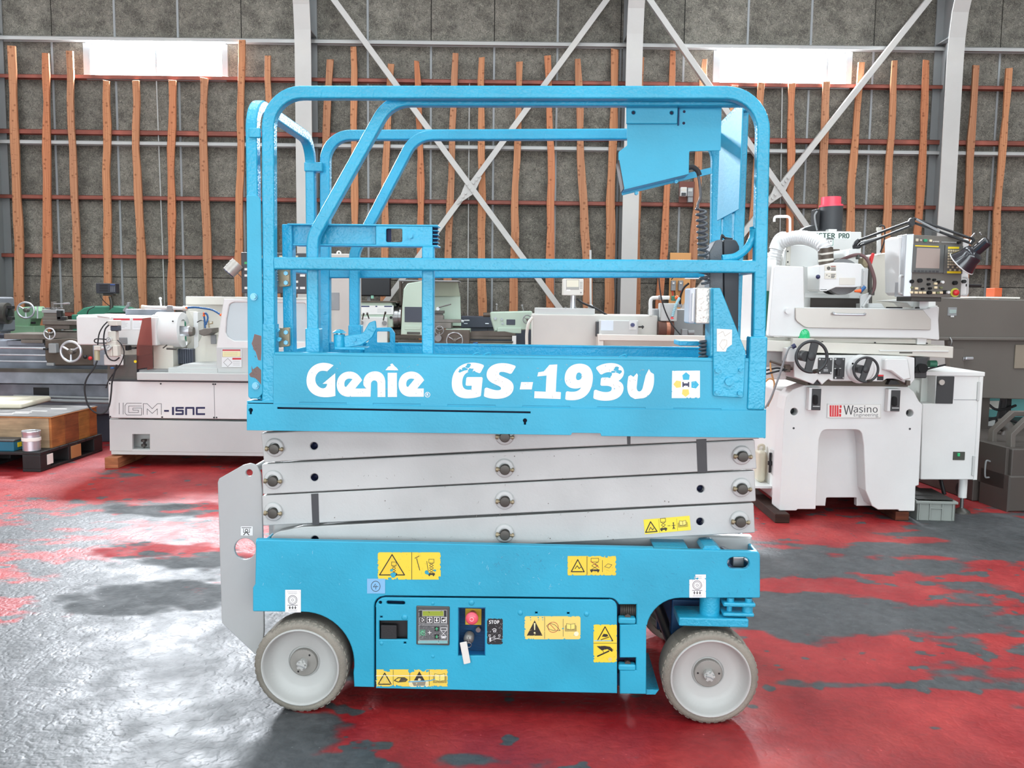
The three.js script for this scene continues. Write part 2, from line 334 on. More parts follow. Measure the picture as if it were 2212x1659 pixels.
// shell
const shellMat = mat([150, 148, 142], 0.8), roofMat = mat([168, 166, 160], 0.85);
const shell = (name, label, geoms, m) => { const o = meshOf(name, geoms, m); structure(o); o.userData.label = label; scene.add(o); return o; };
shell('wall_left', 'grey boarded side wall of the hall, left end', box(-HALL.x - 0.3, 0, WALL_Z, -HALL.x, HALL.top, HALL.front, 0), shellMat);
shell('wall_right', 'grey boarded side wall of the hall, right end', box(HALL.x, 0, WALL_Z, HALL.x + 0.3, HALL.top, HALL.front, 0), shellMat);
{ // front wall and roof out of view, glazing placed to light lift and hall
  const DW = 4.6, DH = 3.8;
  const fw = new Thing('wall_front'); structure(fw.g); fw.g.userData.label = 'front wall out of view with wide glazed doors placed to light the lift';
  const holes = [[-7.2, -7.2 + DW], [-2.3, 2.3], [2.6, 2.6 + DW]];
  let x = -HALL.x; const g = [];
  for (const [a, b] of holes) { g.push(box(x, 0, HALL.front, a, DH, HALL.front + 0.3, 0)); x = b; }
  g.push(box(x, 0, HALL.front, HALL.x, DH, HALL.front + 0.3, 0), box(-HALL.x, DH, HALL.front, HALL.x, HALL.top, HALL.front + 0.3, 0));
  fw.add('wall_board', g, shellMat);
  holes.forEach(([a, b], i) => {
    const w = structure(new Thing(`window_${i + 3}`).g); w.userData.label = 'unseen wide translucent glazed door in the front wall, placed to light the lift';
    part(w, 'pane', box(a, 0.02, HALL.front + 0.1, b, DH, HALL.front + 0.14, 0), new THREE.MeshStandardMaterial({ color: 0x888888, emissive: 0xffffff, emissiveIntensity: 2, roughness: 0.6 }));
    part(w, 'frame', [box(a, DH - 0.08, HALL.front + 0.02, b, DH, HALL.front + 0.1), box((a + b) / 2 - 0.04, 0, HALL.front + 0.02, (a + b) / 2 + 0.04, DH, HALL.front + 0.1)], MAT.midGrey);
    areaLight(b - a - 0.1, DH - 0.2, [(a + b) / 2, DH / 2, HALL.front - 0.03], [(a + b) / 2, DH / 2, -1], LIGHT.front, 0xe8f8ff);  // source out of view, lights the lift from the front
  });
  const roof = new Thing('ceiling'); structure(roof.g); roof.g.userData.label = 'pale corrugated roof out of view with translucent roof lights placed to light the hall';
  const rows = [-7.2, -3.6, 0, 3.6].map((c) => [c - 1.3, c + 1.3]), cols = [-6.2, -2.1, 2.1, 6.2].map((c) => [c - 0.55, c + 0.55]), rg = [];
  let z = WALL_Z;
  for (const [a, b] of rows) { rg.push(box(-HALL.x, HALL.top, z, HALL.x, HALL.top + 0.2, a, 0)); let q = -HALL.x; for (const [c, d] of cols) { rg.push(box(q, HALL.top, a, c, HALL.top + 0.2, b, 0)); q = d; } rg.push(box(q, HALL.top, a, HALL.x, HALL.top + 0.2, b, 0)); z = b; }
  rg.push(box(-HALL.x, HALL.top, z, HALL.x, HALL.top + 0.2, HALL.front, 0));
  roof.add('roof_sheet', rg, roofMat);
  const glow = new THREE.MeshStandardMaterial({ color: 0x888888, emissive: 0xffffff, emissiveIntensity: 2, roughness: 0.6 });
  for (const [a, b] of rows) for (const [c, d] of cols) {
    roof.add('unseen_roof_window', box(c, HALL.top + 0.08, a, d, HALL.top + 0.12, b, 0), glow);
    areaLight(d - c - 0.04, b - a - 0.04, [(c + d) / 2, HALL.top - 0.02, (a + b) / 2], [(c + d) / 2, 0, (a + b) / 2 + 1e-4], LIGHT.unseenSkylight);  // unseen roof light, placed to light the hall from above
  }
}
// back wall: fibre boards between steel girts, rough planks nailed upright, sag rods
const WL = new Thing('wall_back'); structure(WL.g); WL.g.userData.label = 'dark fibre board back wall with rough upright planks';
const wy = (py, px = 1106, z = WALL_Z) => WL.at(px, py, z)[1], wx = (px, py, z = WALL_Z) => WL.at(px, py, z)[0];
const WIN = [[192, 90, 486, 171], [1549, 106, 1831, 188]].map((r) => WL.rect(...r, WALL_Z));
{
  const c = document.createElement('canvas'); c.width = c.height = 1024; const x = c.getContext('2d');
  x.fillStyle = '#8a877f'; x.fillRect(0, 0, 1024, 1024);
  for (let i = 0; i < 340; i++) { const r = rr(20, 90), g = x.createRadialGradient(0, 0, 0, 0, 0, r), px = rr(0, 1024), py = rr(0, 1024), d = rnd() < 0.5; g.addColorStop(0, d ? 'rgba(70,68,64,.2)' : 'rgba(166,162,152,.14)'); g.addColorStop(1, 'rgba(0,0,0,0)'); for (const ox of [-1024, 0, 1024]) for (const oy of [-1024, 0, 1024]) { if (px + ox < -r || px + ox > 1024 + r || py + oy < -r || py + oy > 1024 + r) continue; x.save(); x.translate(px + ox, py + oy); x.fillStyle = g; x.fillRect(-r, -r, 2 * r, 2 * r); x.restore(); } }
  for (let i = 0; i < 14000; i++) { const px = rr(0, 1024), py = rr(0, 1024), a = rr(0, 6.3), l = rr(4, 22), b = rnd(); x.strokeStyle = b < 0.45 ? `rgba(40,38,35,${rr(0.2, 0.6)})` : `rgba(205,200,185,${rr(0.15, 0.5)})`; x.lineWidth = rr(0.8, 2.4); x.beginPath(); x.moveTo(px, py); x.quadraticCurveTo(px + l * Math.cos(a), py + l * Math.sin(a), px + l * Math.cos(a + 0.7) * 1.6, py + l * Math.sin(a + 0.7) * 1.6); x.stroke(); }
  const fibre = new THREE.CanvasTexture(c); fibre.colorSpace = THREE.SRGBColorSpace; fibre.wrapS = fibre.wrapT = THREE.RepeatWrapping; fibre.repeat.set(1 / 1.3, 1 / 1.3);
  const boards = [0.88, 0.98, 0.8, 0.92].map((k, i) => { const m = mat([0, 0, 0], 0.9, 0, { map: fibre, bumpMap: fibre, bumpScale: 0.002 }); m.color.setRGB(0.86 * k, 0.85 * k, 0.82 * k); return m; });
  const x0 = wx(118, 250), x1 = wx(1880, 250), step = (x1 - x0) / 13, rowsY = [0, 1.55, 2.4, 4.18, HALL.top], stripMat = mat([150, 154, 156], 0.6);
  for (let i = -7; i < 23; i++) {
    const a = x0 + (i - 1) * step, b = a + step; if (b < -HALL.x || a > HALL.x) continue;
    for (let j = 0; j < 4; j++) {
      const geoms = [], put = (p, q, r, s) => geoms.push(box(p + 0.004, q + 0.003, WALL_Z - 0.012, r - 0.004, s - 0.003, WALL_Z + rr(-0.002, 0.002), 0.002));
      const win = WIN.find((w) => a < w[2] && b > w[0] && rowsY[j] < w[3] && rowsY[j + 1] > w[1]);
      const A = Math.max(a, -HALL.x), B = Math.min(b, HALL.x);
      if (win) { put(A, rowsY[j], B, win[1] - 0.02); if (rowsY[j + 1] > win[3] + 0.03) put(A, win[3] + 0.02, B, rowsY[j + 1]); if (A < win[0] - 0.05) put(A, win[1] - 0.02, win[0] - 0.02, win[3] + 0.02); if (B > win[2] + 0.05) put(win[2] + 0.02, win[1] - 0.02, B, win[3] + 0.02); }
      else put(A, rowsY[j], B, rowsY[j + 1]);
      geoms.forEach((g) => WL.add('wall_panel', g, boards[(i * 7 + j * 5 + 160 + ((i * i) % 3)) % 4]));
    }
    if (i > -2 && a > -HALL.x) { const w = WIN.find((q) => a > q[0] - 0.05 && a < q[2] + 0.05), runs = w ? [[0.2, w[1] - 0.03], [w[3] + 0.04, 6.2]] : [[0.2, i % 3 ? 4.15 : 6.2]]; for (const [q, r] of runs) WL.add('joint_strip', box(a - 0.012, q, WALL_Z, a + 0.012, r, WALL_Z + 0.008, 0.002), stripMat); }
  }
  const holesY = WIN.map((w) => w);
  const back = []; let px = -HALL.x;
  for (const w of holesY) { back.push(box(px, 0, WALL_Z - 0.3, w[0], HALL.top, WALL_Z - 0.014, 0), box(w[0], 0, WALL_Z - 0.3, w[2], w[1], WALL_Z - 0.014, 0), box(w[0], w[3], WALL_Z - 0.3, w[2], HALL.top, WALL_Z - 0.014, 0)); px = w[2]; }
  back.push(box(px, 0, WALL_Z - 0.3, HALL.x, HALL.top, WALL_Z - 0.014, 0));
  WL.add('wall_backing', back, MAT.blackMatt);

  const rust = mat([172, 96, 82], 0.6, 0, { map: grimy }), palePaint = mat([188, 190, 190], 0.5, 0, { map: softWear });
  const girt = (y, h, m, z = WALL_Z + 0.09) => { const g = WL.add('girt', [box(-HALL.x, y - h / 2, WALL_Z + 0.002, HALL.x, y + h / 2, WALL_Z + 0.012, 0.001), box(-HALL.x, y + h / 2 - 0.006, WALL_Z + 0.01, HALL.x, y + h / 2, z, 0.001), box(-HALL.x, y - h / 2, z - 0.006, HALL.x, y + h / 2, z, 0.002)], m); return g; };
  girt(wy(99), 0.042, palePaint); girt(wy(181), 0.04, rust); girt(wy(314) + 0.075, 0.05, rust); girt(wy(322), 0.04, palePaint, WALL_Z + 0.1); girt(wy(439), 0.042, rust); girt(wy(565), 0.042, rust); girt(wy(690), 0.042, rust); girt(wy(820), 0.042, rust);

  // rough planks [x at the top, y of the top, x at y 640]
  const wood = document.createElement('canvas'); wood.width = 256; wood.height = 2048; const w = wood.getContext('2d');
  w.fillStyle = '#bf8661'; w.fillRect(0, 0, 256, 2048);
  for (let i = 0; i < 420; i++) { const q = rr(0, 256), dark = rnd() < 0.5; w.strokeStyle = dark ? `rgba(136,76,46,${rr(0.06, 0.24)})` : `rgba(222,168,126,${rr(0.06, 0.22)})`; w.lineWidth = rr(1, 5); w.beginPath(); w.moveTo(q, 0); let y = 0, p = q; while (y < 2048) { y += 128; p += rr(-7, 7); w.lineTo(p, y); } w.stroke(); }
  for (let i = 0; i < 46; i++) { const q = rr(20, 236), y = rr(0, 2048), r = rr(5, 15); for (let k = 3; k > 0; k--) { w.fillStyle = `rgba(96,48,26,${0.22})`; w.beginPath(); w.ellipse(q, y, (r * k) / 2.2, (r * k) / 2.8, 0, 0, 7); w.fill(); } }
  for (let i = 0; i < 60; i++) { const y = rr(0, 2048), q = rr(0, 200); w.strokeStyle = 'rgba(90,44,26,.35)'; w.lineWidth = rr(2, 5); w.beginPath(); w.moveTo(q, y); w.lineTo(q + rr(15, 60), y + rr(-14, 14)); w.stroke(); }
  const woodTex = new THREE.CanvasTexture(wood); woodTex.colorSpace = THREE.SRGBColorSpace; woodTex.wrapS = woodTex.wrapT = THREE.RepeatWrapping; woodTex.repeat.set(1 / 0.22, 1 / 2.1);
  const woods = [[1, 1, 1], [1.05, 0.9, 0.84], [0.92, 0.95, 1.0], [1.06, 1.04, 1.0]].map((k) => { const m = mat([255, 255, 255], 0.78, 0, { map: woodTex, bumpMap: woodTex, bumpScale: 0.0015 }); m.color.setRGB(...k.map((v) => v * 0.98)); return m; });
  const planks = [[22, 95, 41, 15, 20], [96, 112, 97, 13, 20], [148, 108, 168, 13, 16], [228, 172, 231, 15, 16], [292, 172, 309, 13, 18], [372, 172, 370, 15, 15], [439, 166, 452, 15, 18], [523, 84, 515, 13, 16], [578, 118, 596, 12, 17], [646, 200, 649, 12, 15],
    [712, 125, 697, 14, 17], [763, 97, 762, 13, 15], [843, 135, 830, 13, 15], [901, 130, 910, 12, 15], [985, 113, 967, 12, 16], [1041, 122, 1042, 13, 17], [1123, 132, 1109, 12, 18], [1184, 118, 1188, 12, 18], [1247, 125, 1270, 13, 20], [1329, 104, 1316, 14, 20], [1387, 122, 1375, 12, 16],
    [1453, 108, 1426, 11, 16], [1522, 124, 1493, 12, 17], [1587, 182, 1562, 12, 16], [1646, 176, 1620, 13, 16], [1712, 178, 1707, 14, 16], [1787, 174, 1772, 15, 19], [1861, 132, 1832, 12, 19], [1933, 128, 1906, 12, 18], [2003, 128, 1975, 13, 18], [2109, 138, 2083, 13, 18], [2182, 145, 2149, 12, 17], [2262, 120, 2240, 13, 18], [-60, 100, -30, 14, 18]];
  planks.forEach(([xt, yt, xb, wt, wb], k) => {
    const z = WALL_Z + 0.125, left = [], right = [], n = 14, bend = rr(-5, 5), top = WL.at(xt, yt, z), bot = WL.at(xb, 640, z), s1 = rr(0, 99), len = top[1] - bot[1], y0 = 0.25;
    for (let i = 0; i <= n; i++) {
      const y = top[1] + (y0 - top[1]) * (i / n), f = (top[1] - y) / len, u = Math.min(f, 1.3), half = WL.px((wt + (wb - wt) * u) / 2, z), c = top[0] + (bot[0] - top[0]) * f + WL.px(bend, z) * Math.sin(Math.min(f, 1) * Math.PI) + 0.006 * Math.sin(f * 9 + s1);
      left.push(new THREE.Vector2(c - half + 0.006 * Math.sin(f * 21 + s1 * 3) + rr(-0.004, 0.003), y)); right.push(new THREE.Vector2(c + half + 0.006 * Math.sin(f * 17 + s1 * 7) + rr(-0.003, 0.004), y));
    }
    left[0].y -= rr(0, 0.02); right[0].y -= rr(0, 0.02);
    WL.add('plank', extrude([...left, ...right.reverse()], [], z, 0.028, 0.002), woods[k % 4]);
  });
  for (const [xt, xb] of [[338, 352], [1014, 1011], [1690, 1680], [2300, 2280]]) { const z = WALL_Z + 0.06, a = WL.p3(xt, 175, z), b = WL.p3(xb, 600, z); b.x += ((b.x - a.x) * 1) ; b.y = 0.9; WL.add('sag_rod', cylBetween(a, b, 0.007, { n: 8 }), palePaint); }
}
// windows high in the back wall
WIN.forEach((r, i) => {
  const w = structure(new Thing(`window_${i + 1}`, i ? 'bright frosted strip window above the planks, near the right column' : 'bright frosted strip window above the planks, left bay').g);
  const z = WALL_Z - 0.05, [a, b, c, d] = r, fm = mat([176, 180, 182], 0.4, 0.3), mid = i ? c - WL.px(44, WALL_Z) : (a + c) / 2;
  const pane = new THREE.MeshStandardMaterial({ color: 0x999999, emissive: 0xf4fbff, emissiveIntensity: 5, roughness: 0.5 });
  part(w, 'pane', box(a + 0.03, b + 0.03, z - 0.02, mid - 0.01, d - 0.03, z - 0.014, 0), pane); part(w, 'pane', box(mid + 0.01, b + 0.03, z - 0.02, c - 0.03, d - 0.03, z - 0.014, 0), pane);
  const bar = (p, q, s, t) => part(w, 'frame_bar', box(p, q, z - 0.04, s, t, WALL_Z + 0.03, 0.004), fm);
  bar(a - 0.02, b - 0.02, c + 0.02, b + 0.03); bar(a - 0.02, d - 0.03, c + 0.02, d + 0.02); bar(a - 0.05, b + 0.03, a + 0.03, d - 0.03); bar(c - 0.03, b + 0.03, c + 0.04, d - 0.03); bar(mid - 0.014, b + 0.03, mid + 0.014, d - 0.03);
  areaLight(c - a - 0.08, d - b - 0.08, [(a + c) / 2, (b + d) / 2, WALL_Z + 0.02], [(a + c) / 2, (b + d) / 2, 0], LIGHT.window[i], 0xf2f8ff);
});
// steel columns of the portal frames, bending into the rafters towards the room
const colMat = mat([205, 204, 202], 0.5, 0, { map: softWear }), webMat = mat([150, 154, 156], 0.5, 0, { map: softWear });
[[-46, 'far left edge'], [654, 'left of the lift'], [1371, 'behind the middle of the lift'], [2057, 'behind the white grinder']].forEach(([px, where], i) => {
  const zf = WALL_Z + 0.33, x = wx(px, i === 3 ? 250 : 100, zf), hw = 0.088, t = new Thing('steel_column', `pale grey painted steel column ${['at the left edge of the wall', 'on the wall left of the crossed braces', 'on the wall between the two crossed braces', 'on the wall behind the white grinding machine'][i]}`, 'column', [x, 0, WALL_Z]);
  t.g.userData.kind = 'structure';
  const path = [[0.33, 0], [0.33, 3.95], [0.34, 4.2], [0.38, 4.45], [0.47, 4.68], [0.62, 4.87], [1.3, 5.35], [2.6, 6.0]], front = [], inner = [];
  path.forEach(([z, y], k) => { const [pz, py] = path[Math.max(0, k - 1)], [qz, qy] = path[Math.min(path.length - 1, k + 1)], l = Math.hypot(qz - pz, qy - py), nz = (qy - py) / l, ny = -(qz - pz) / l; front.push([z, y]); inner.push([z - 0.016 * nz, y - 0.016 * ny]); });
  const flange = (a, b) => { const s = new THREE.Shape([...a, ...b.slice().reverse()].map(([z, y]) => new THREE.Vector2(-z, y))); const g = new THREE.ExtrudeGeometry(s, { depth: hw * 2, bevelEnabled: false, curveSegments: 4 }); g.rotateY(Math.PI / 2); g.translate(-hw, 0, 0); return g; };
  t.add('front_flange', flange(front, inner), colMat);
  t.add('back_flange', box(-hw, 0, 0.012, hw, HALL.top, 0.028, 0.001), webMat);
  const web = [...inner, [2.6, HALL.top], [0.028, HALL.top], [0.028, 0]].map(([z, y]) => new THREE.Vector2(-z, y)), g = new THREE.ExtrudeGeometry(new THREE.Shape(web), { depth: 0.012, bevelEnabled: false }); g.rotateY(Math.PI / 2); g.translate(-0.006, 0, 0);
  t.add('web', g, webMat);
  for (const s of [-1, 1]) t.add('stiffener', box(s > 0 ? 0.007 : -hw + 0.004, 4.2, 0.03, s > 0 ? hw - 0.004 : -0.007, 4.212, 0.32, 0.001), webMat);
});
// crossed braces with gusset plates
[[[727, 12], [1205, 665], [1310, 5], [845, 640], [1016, 402], 'in the bay behind the lift'], [[1400, 0], [1743, 495], [1998, 12], [1500, 640], [1685, 405], 'in the bay behind the grinder']].forEach(([a, b, c, d, m, where]) => {
  const z = WALL_Z + 0.2, t = new Thing('cross_brace', `pale steel cross brace with bolted gusset plate ${where}`, 'brace', [wx(m[0], m[1], z), 0, z]);
  t.g.userData.kind = 'structure';
  const bar = (p, q, zz) => { const A = t.p3(p[0], p[1], zz), B = t.p3(q[0], q[1], zz), dir = B.clone().sub(A).normalize(), M = t.p3(m[0], m[1], zz); const lo = M.clone().addScaledVector(dir, 2.55 / Math.abs(dir.y)), hi = M.clone().addScaledVector(dir, -2.4 / Math.abs(dir.y)); t.add('brace_bar', [sweep([hi, lo], V(0, 0, 1), 0.062, 0.008, 0.002), sweep([hi, lo].map((v) => v.clone().add(V(dir.y * 0.028, -dir.x * 0.028, -0.03))), V(0, 0, 1), 0.006, 0.055, 0.001)], colMat); };
  bar(a, b, 0.03); bar(c, d, 0.0);
  const dx = m[0] - 1016, dy = m[1] - 402, gp = [[987, 441], [1004, 398], [1037, 378], [1040, 384], [1024, 418], [991, 440]].map(([x, y]) => [x + dx, y + dy]);
  t.add('gusset_plate', t.ex(gp, 0.02, 0.01, { bevel: 0.001 }), colMat);
  for (const [x, y] of [[1034, 381], [1029, 388], [1023, 395], [1009, 398], [1015, 406], [1020, 413], [1006, 417], [1000, 425], [994, 433]]) t.add('bolt', t.cyl(x + dx, y + dy, 0.042, 2.6, 0.016, { n: 6 }), colMat);
});
// ---------------------------------------------------------------- the scissor lift
const L = new Thing('scissor_lift', 'bright blue electric scissor lift with white lettering, stowed grey arms and guardrails', 'scissor lift', [-0.002, 0, -3.0786], -0.0352);
{
  const B = MAT.blue, BF = MAT.blueFlat, boltBlue = mat([120, 182, 206], 0.4, 0.3);
  // ---- chassis side panels
  const side = [[553, 1166, 10], [1100, 1178], [1642, 1192, 10], [1642, 1292, 3], [1470, 1292], ...arcPx(1470, 1366, 74, 74, 270, 190, 8), [1396, 1350], [1396, 1500], [1339, 1499], [1339, 1449], [1374, 1448], [1374, 1421], [1339, 1421], [1339, 1350], [1375, 1349], [1375, 1306], [1337, 1306], ...arcPx(1317, 1312, 20, 20, -30, -90, 4), [832, 1287], ...arcPx(829, 1309, 21, 21, 270, 180, 4), [808, 1485], [765, 1484], ...arcPx(653, 1434, 112, 112, 10, -90, 14), [546, 1321, 3], [546, 1270], [551, 1262]];
  const slotHole = [...arcPx(1583, 1217, 12, 13, 90, 270, 6), ...arcPx(1607, 1217, 12, 13, 270, 450, 6)];
  const panel = L.add('side_panel', L.ex(side, 0.37, 0.02, { holes: [slotHole], bevel: 0.004 }), BF);
  L.add('top_fold', [sweep([L.p3(556, 1170, 0.352), L.p3(1410, 1188, 0.352)], V(0, 0, 1), 0.022, 0.03, 0.009)], BF);
  // far side panel, the same outline without the door opening
  const farPts = [[553, 1166, 10], [1642, 1192, 10], [1642, 1292, 3], [1470, 1292], ...arcPx(1470, 1366, 74, 74, 270, 190, 8), [1396, 1500], [765, 1484], ...arcPx(653, 1434, 112, 112, 10, -90, 12), [546, 1321]].map(([x, y, r]) => { const [a, b] = L.at(x, y, 0.37); return new THREE.Vector2(a, b); });
  L.add('side_panel', extrude(farPts, [], -0.35, 0.02, 0.004), BF);
  const [xL, yTop] = L.at(553, 1170, 0.37), [xR] = L.at(1642, 1250, 0.37), yDeck = L.at(1500, 1215, 0.37)[1], yBot = L.at(1100, 1492, 0.37)[1];
  // end plates and tray
  L.add('end_plate', box(xR - 0.012, L.at(1642, 1291, 0.37)[1], -0.352, xR, L.at(1642, 1198, 0.37)[1], 0.352, 0.004), B);
  L.add('end_plate', box(xL + 0.006, L.at(553, 1318, 0.37)[1], -0.352, xL + 0.018, yTop - 0.01, 0.352, 0.004), B);
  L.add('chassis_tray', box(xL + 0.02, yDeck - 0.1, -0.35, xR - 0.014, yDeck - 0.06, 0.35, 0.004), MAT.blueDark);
  const bx0 = L.at(812, 1400, 0.37)[0], bx1 = L.at(1392, 1400, 0.37)[0];
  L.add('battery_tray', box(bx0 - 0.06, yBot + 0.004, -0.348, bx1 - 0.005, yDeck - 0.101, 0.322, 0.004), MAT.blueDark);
  L.add('pothole_guard', L.ex([[1396, 1490], [1424, 1490], [1416, 1501], [1396, 1501]], 0.34, 0.3, { bevel: 0.002 }), B);
  // small tread plate and the corner fittings seen over the near panel
  L.add('hinge_plate', [box(L.at(1411, 1180, 0.33)[0], L.at(1411, 1183, 0.33)[1], 0.24, L.at(1485, 1180, 0.33)[0], L.at(1411, 1183, 0.33)[1] + 0.006, 0.34, 0.002)], B);
  L.add('king_pin_cap', L.ex([[1515, 1192, 3], [1522, 1180, 4], [1548, 1179, 8], [1562, 1192, 2]], 0.36, 0.1, { bevel: 0.004 }), B);
  const eyeA = L.p3(1555, 1175, 0.1), eyeB = L.p3(1618, 1182, 0.1);
  const cyl = L.add('steering_cylinder', cylBetween(eyeA, eyeB, 0.008), MAT.darkSteel);
  part(cyl, 'eye_end', new THREE.TorusGeometry(0.014, 0.006, 8, 16).translate(...eyeA.toArray()), MAT.darkSteel); part(cyl, 'gland', cylBetween(eyeA.clone().lerp(eyeB, 0.35), eyeA.clone().lerp(eyeB, 0.6), 0.016), MAT.darkSteel);
  for (const z of [0.2, 0.24]) L.add('towing_rod', cylBetween(V(xR - 0.1, yTop - 0.02, z), V(xR - 0.02, yTop - 0.05, z + 0.06), 0.006), MAT.chrome);
  L.add('slot_bracket', box(L.at(1584, 1217, 0.33)[0], L.at(1584, 1228, 0.33)[1], 0.28, L.at(1610, 1217, 0.33)[0], L.at(1584, 1205, 0.33)[1], 0.32), MAT.steel);
  // scuffs of grey primer on the panel
  const smear = (x0, y0, x1, y1, n, col) => decal(L, panel, 'paint_scuff', [x0, y0, x1, y1], 0.3708, (c) => { scuffs(c, x0 + 3, y0 + 3, x1 - 3, y1 - 3, n, col, 8); }, { alpha: true, res: 3 });
  smear(1000, 1190, 1220, 1275, 26, '#8fc3d6'); smear(1060, 1195, 1180, 1240, 30, '#3a7d9c'); smear(560, 1180, 790, 1270, 12, '#93cbe0'); smear(1330, 1195, 1620, 1290, 30, '#2b86ab');
  // ---- labels on the side panel
  const warn = (c, x, y, w, h, fill) => { fillPoly(c, [[x, y - h / 2], [x + w / 2, y + h / 2], [x - w / 2, y + h / 2]], fill ?? '#e9cf3a'); strokePoly(c, [[x, y - h / 2], [x + w / 2, y + h / 2], [x - w / 2, y + h / 2]], '#23221e', 2.2, true); };
  const lift = (c, x, y, w, h, n = 3) => { c.strokeStyle = '#2a2824'; c.lineWidth = 1; for (let i = 0; i < n; i++) { const a = y - (h * i) / n, b = a - h / n; c.beginPath(); c.moveTo(x - w / 2, a); c.lineTo(x + w / 2, b); c.moveTo(x + w / 2, a); c.lineTo(x - w / 2, b); c.stroke(); } c.strokeRect(x - w / 2 - 1, y - h - 8, w + 2, 8); c.fillStyle = '#23221e'; c.fillRect(x - w / 2 - 3, y, w + 6, 4); disc(c, x - w / 2, y + 5, 1.6, '#23221e'); disc(c, x + w / 2, y + 5, 1.6, '#23221e'); };
  const book = (c, x, y, s) => { for (const k of [0, 1.5, 3]) { strokePoly(c, [[x - s - k, y - s * 0.6 + k], [x - s - k, y + s * 0.7 + k], [x + s + k, y + s * 0.7 + k], [x + s + k, y - s * 0.6 + k]], '#3a372c', 0.7); } fillPoly(c, [[x - s, y - s * 0.8], [x, y - s * 0.6], [x + s, y - s * 0.8], [x + s, y + s * 0.5], [x, y + s * 0.7], [x - s, y + s * 0.5]], '#efdc76'); strokePoly(c, [[x - s, y - s * 0.8], [x, y - s * 0.6], [x + s, y - s * 0.8], [x + s, y + s * 0.5], [x, y + s * 0.7], [x - s, y + s * 0.5]], '#3a372c', 0.8, true); strokePoly(c, [[x, y - s * 0.6], [x, y + s * 0.7]], '#3a372c', 0.8); };
  const worn = (c, pts) => { for (const [x, y, r] of pts) { c.save(); c.globalCompositeOperation = 'destination-out'; c.beginPath(); for (let i = 0; i < 9; i++) { const a = (i / 9) * 6.28, k = r * rr(0.55, 1.3); c.lineTo(x + k * Math.cos(a), y + k * Math.sin(a) * 0.8); } c.fill(); c.restore(); } };
  const edgeWear = (c, x0, y0, x1, y1, n) => { for (let i = 0; i < n; i++) { const s = Math.floor(rr(0, 4)), u = rnd(); worn(c, [[s === 0 ? x0 : s === 1 ? x1 : x0 + (x1 - x0) * u, s === 2 ? y0 : s === 3 ? y1 : y0 + (y1 - y0) * u, rr(0.8, 2.6)]]); } };
  const rrect = (c, x0, y0, x1, y1, r, col) => { c.fillStyle = col; c.beginPath(); c.roundRect(x0, y0, x1 - x0, y1 - y0, r); c.fill(); };
  decal(L, panel, 'warning_sticker', [814, 1190, 955, 1256], 0.3712, (c) => { rrect(c, 816, 1193, 952, 1252, 5, '#ecce3d'); warn(c, 847, 1220, 54, 44, '#e6c53a'); lift(c, 851, 1238, 8, 16); c.fillStyle = '#2b2925'; c.fillRect(889, 1193, 1.2, 59); strokePoly(c, [[900, 1206], [907, 1232]], '#2b2925', 1.6); strokePoly(c, [[896, 1206], [906, 1201]], '#2b2925', 1.4); lift(c, 932, 1238, 9, 22, 4); strokePoly(c, [[922, 1212], [926, 1240]], '#2b2925', 1.2); scuffs(c, 818, 1195, 950, 1250, 40, '#cdb13a', 8); worn(c, [[846, 1232, 5], [850, 1243, 7], [842, 1250, 5], [922, 1236, 6], [858, 1250, 3], [950, 1248, 4], [939, 1232, 3]]); edgeWear(c, 816, 1193, 952, 1252, 26); }, { alpha: true, label: 'worn yellow warning sticker with a triangle and a lift pictogram' });
  decal(L, panel, 'warning_sticker', [1224, 1198, 1333, 1246], 0.3712, (c) => { rrect(c, 1226, 1201, 1331, 1243, 2, '#e8ca42'); warn(c, 1248, 1222, 28, 26); c.fillStyle = '#2b2925'; c.fillRect(1267.5, 1202, 1.2, 40); lift(c, 1285, 1230, 14, 16, 2); strokePoly(c, [[1276, 1212], [1294, 1226]], '#a3352a', 1.3); c.fillRect(1301, 1210, 0.9, 26); strokePoly(c, [[1306, 1224], [1313, 1218], [1322, 1220], [1316, 1227]], '#4a4638', 1, true); strokePoly(c, [[1242, 1229], [1247, 1222], [1251, 1228], [1256, 1224]], '#2b2925', 1.6); scuffs(c, 1228, 1203, 1329, 1241, 36, '#c9a93a', 8); edgeWear(c, 1226, 1201, 1331, 1243, 34); worn(c, [[1302, 1201, 4], [1310, 1203, 3]]); }, { alpha: true, label: 'worn yellow crush warning sticker' });
  const wheelLoad = (x0, y0, x1, y1, cy, torn) => decal(L, panel, 'wheel_load_label', [x0, y0, x1, y1], 0.3712, (c) => {
    c.fillStyle = '#e9eaea'; c.fillRect(x0 + 1, y0 + 1, x1 - x0 - 2, y1 - y0 - 2); const x = (x0 + x1) / 2 - 1; ring(c, x, cy, 9.5, '#3b3b3d', 1); ring(c, x, cy, 7, '#55565a', 0.7); ring(c, x, cy, 2.4, '#55565a', 0.7); c.fillStyle = '#333'; c.fillRect(x - 11, cy + 11, 22, 1);
    for (const k of [-6, 0, 6]) { c.fillRect(x + k - 0.8, cy + 13, 1.6, 4); fillPoly(c, [[x + k - 2.6, cy + 16], [x + k + 2.6, cy + 16], [x + k, cy + 20]], '#333'); }
    c.fillStyle = '#8d8f90'; for (const yy of [y0 + 5, y0 + 8.5, y1 - 7, y1 - 4.5]) for (let q = x - 9; q < x + 9; q += 2.4) c.fillRect(q, yy, 1.5, 1.1); if (torn) { c.clearRect(x0, y0, 14, 12); edgeWear(c, x0, y0 + 10, x1, y1, 10); } scuffs(c, x0 + 2, y0 + 2, x1 - 2, y1 - 2, 14, '#c4c6c6', 8);
  }, { alpha: true, label: torn ? 'torn white wheel load label over the right wheel' : 'white wheel load label over the left wheel' });
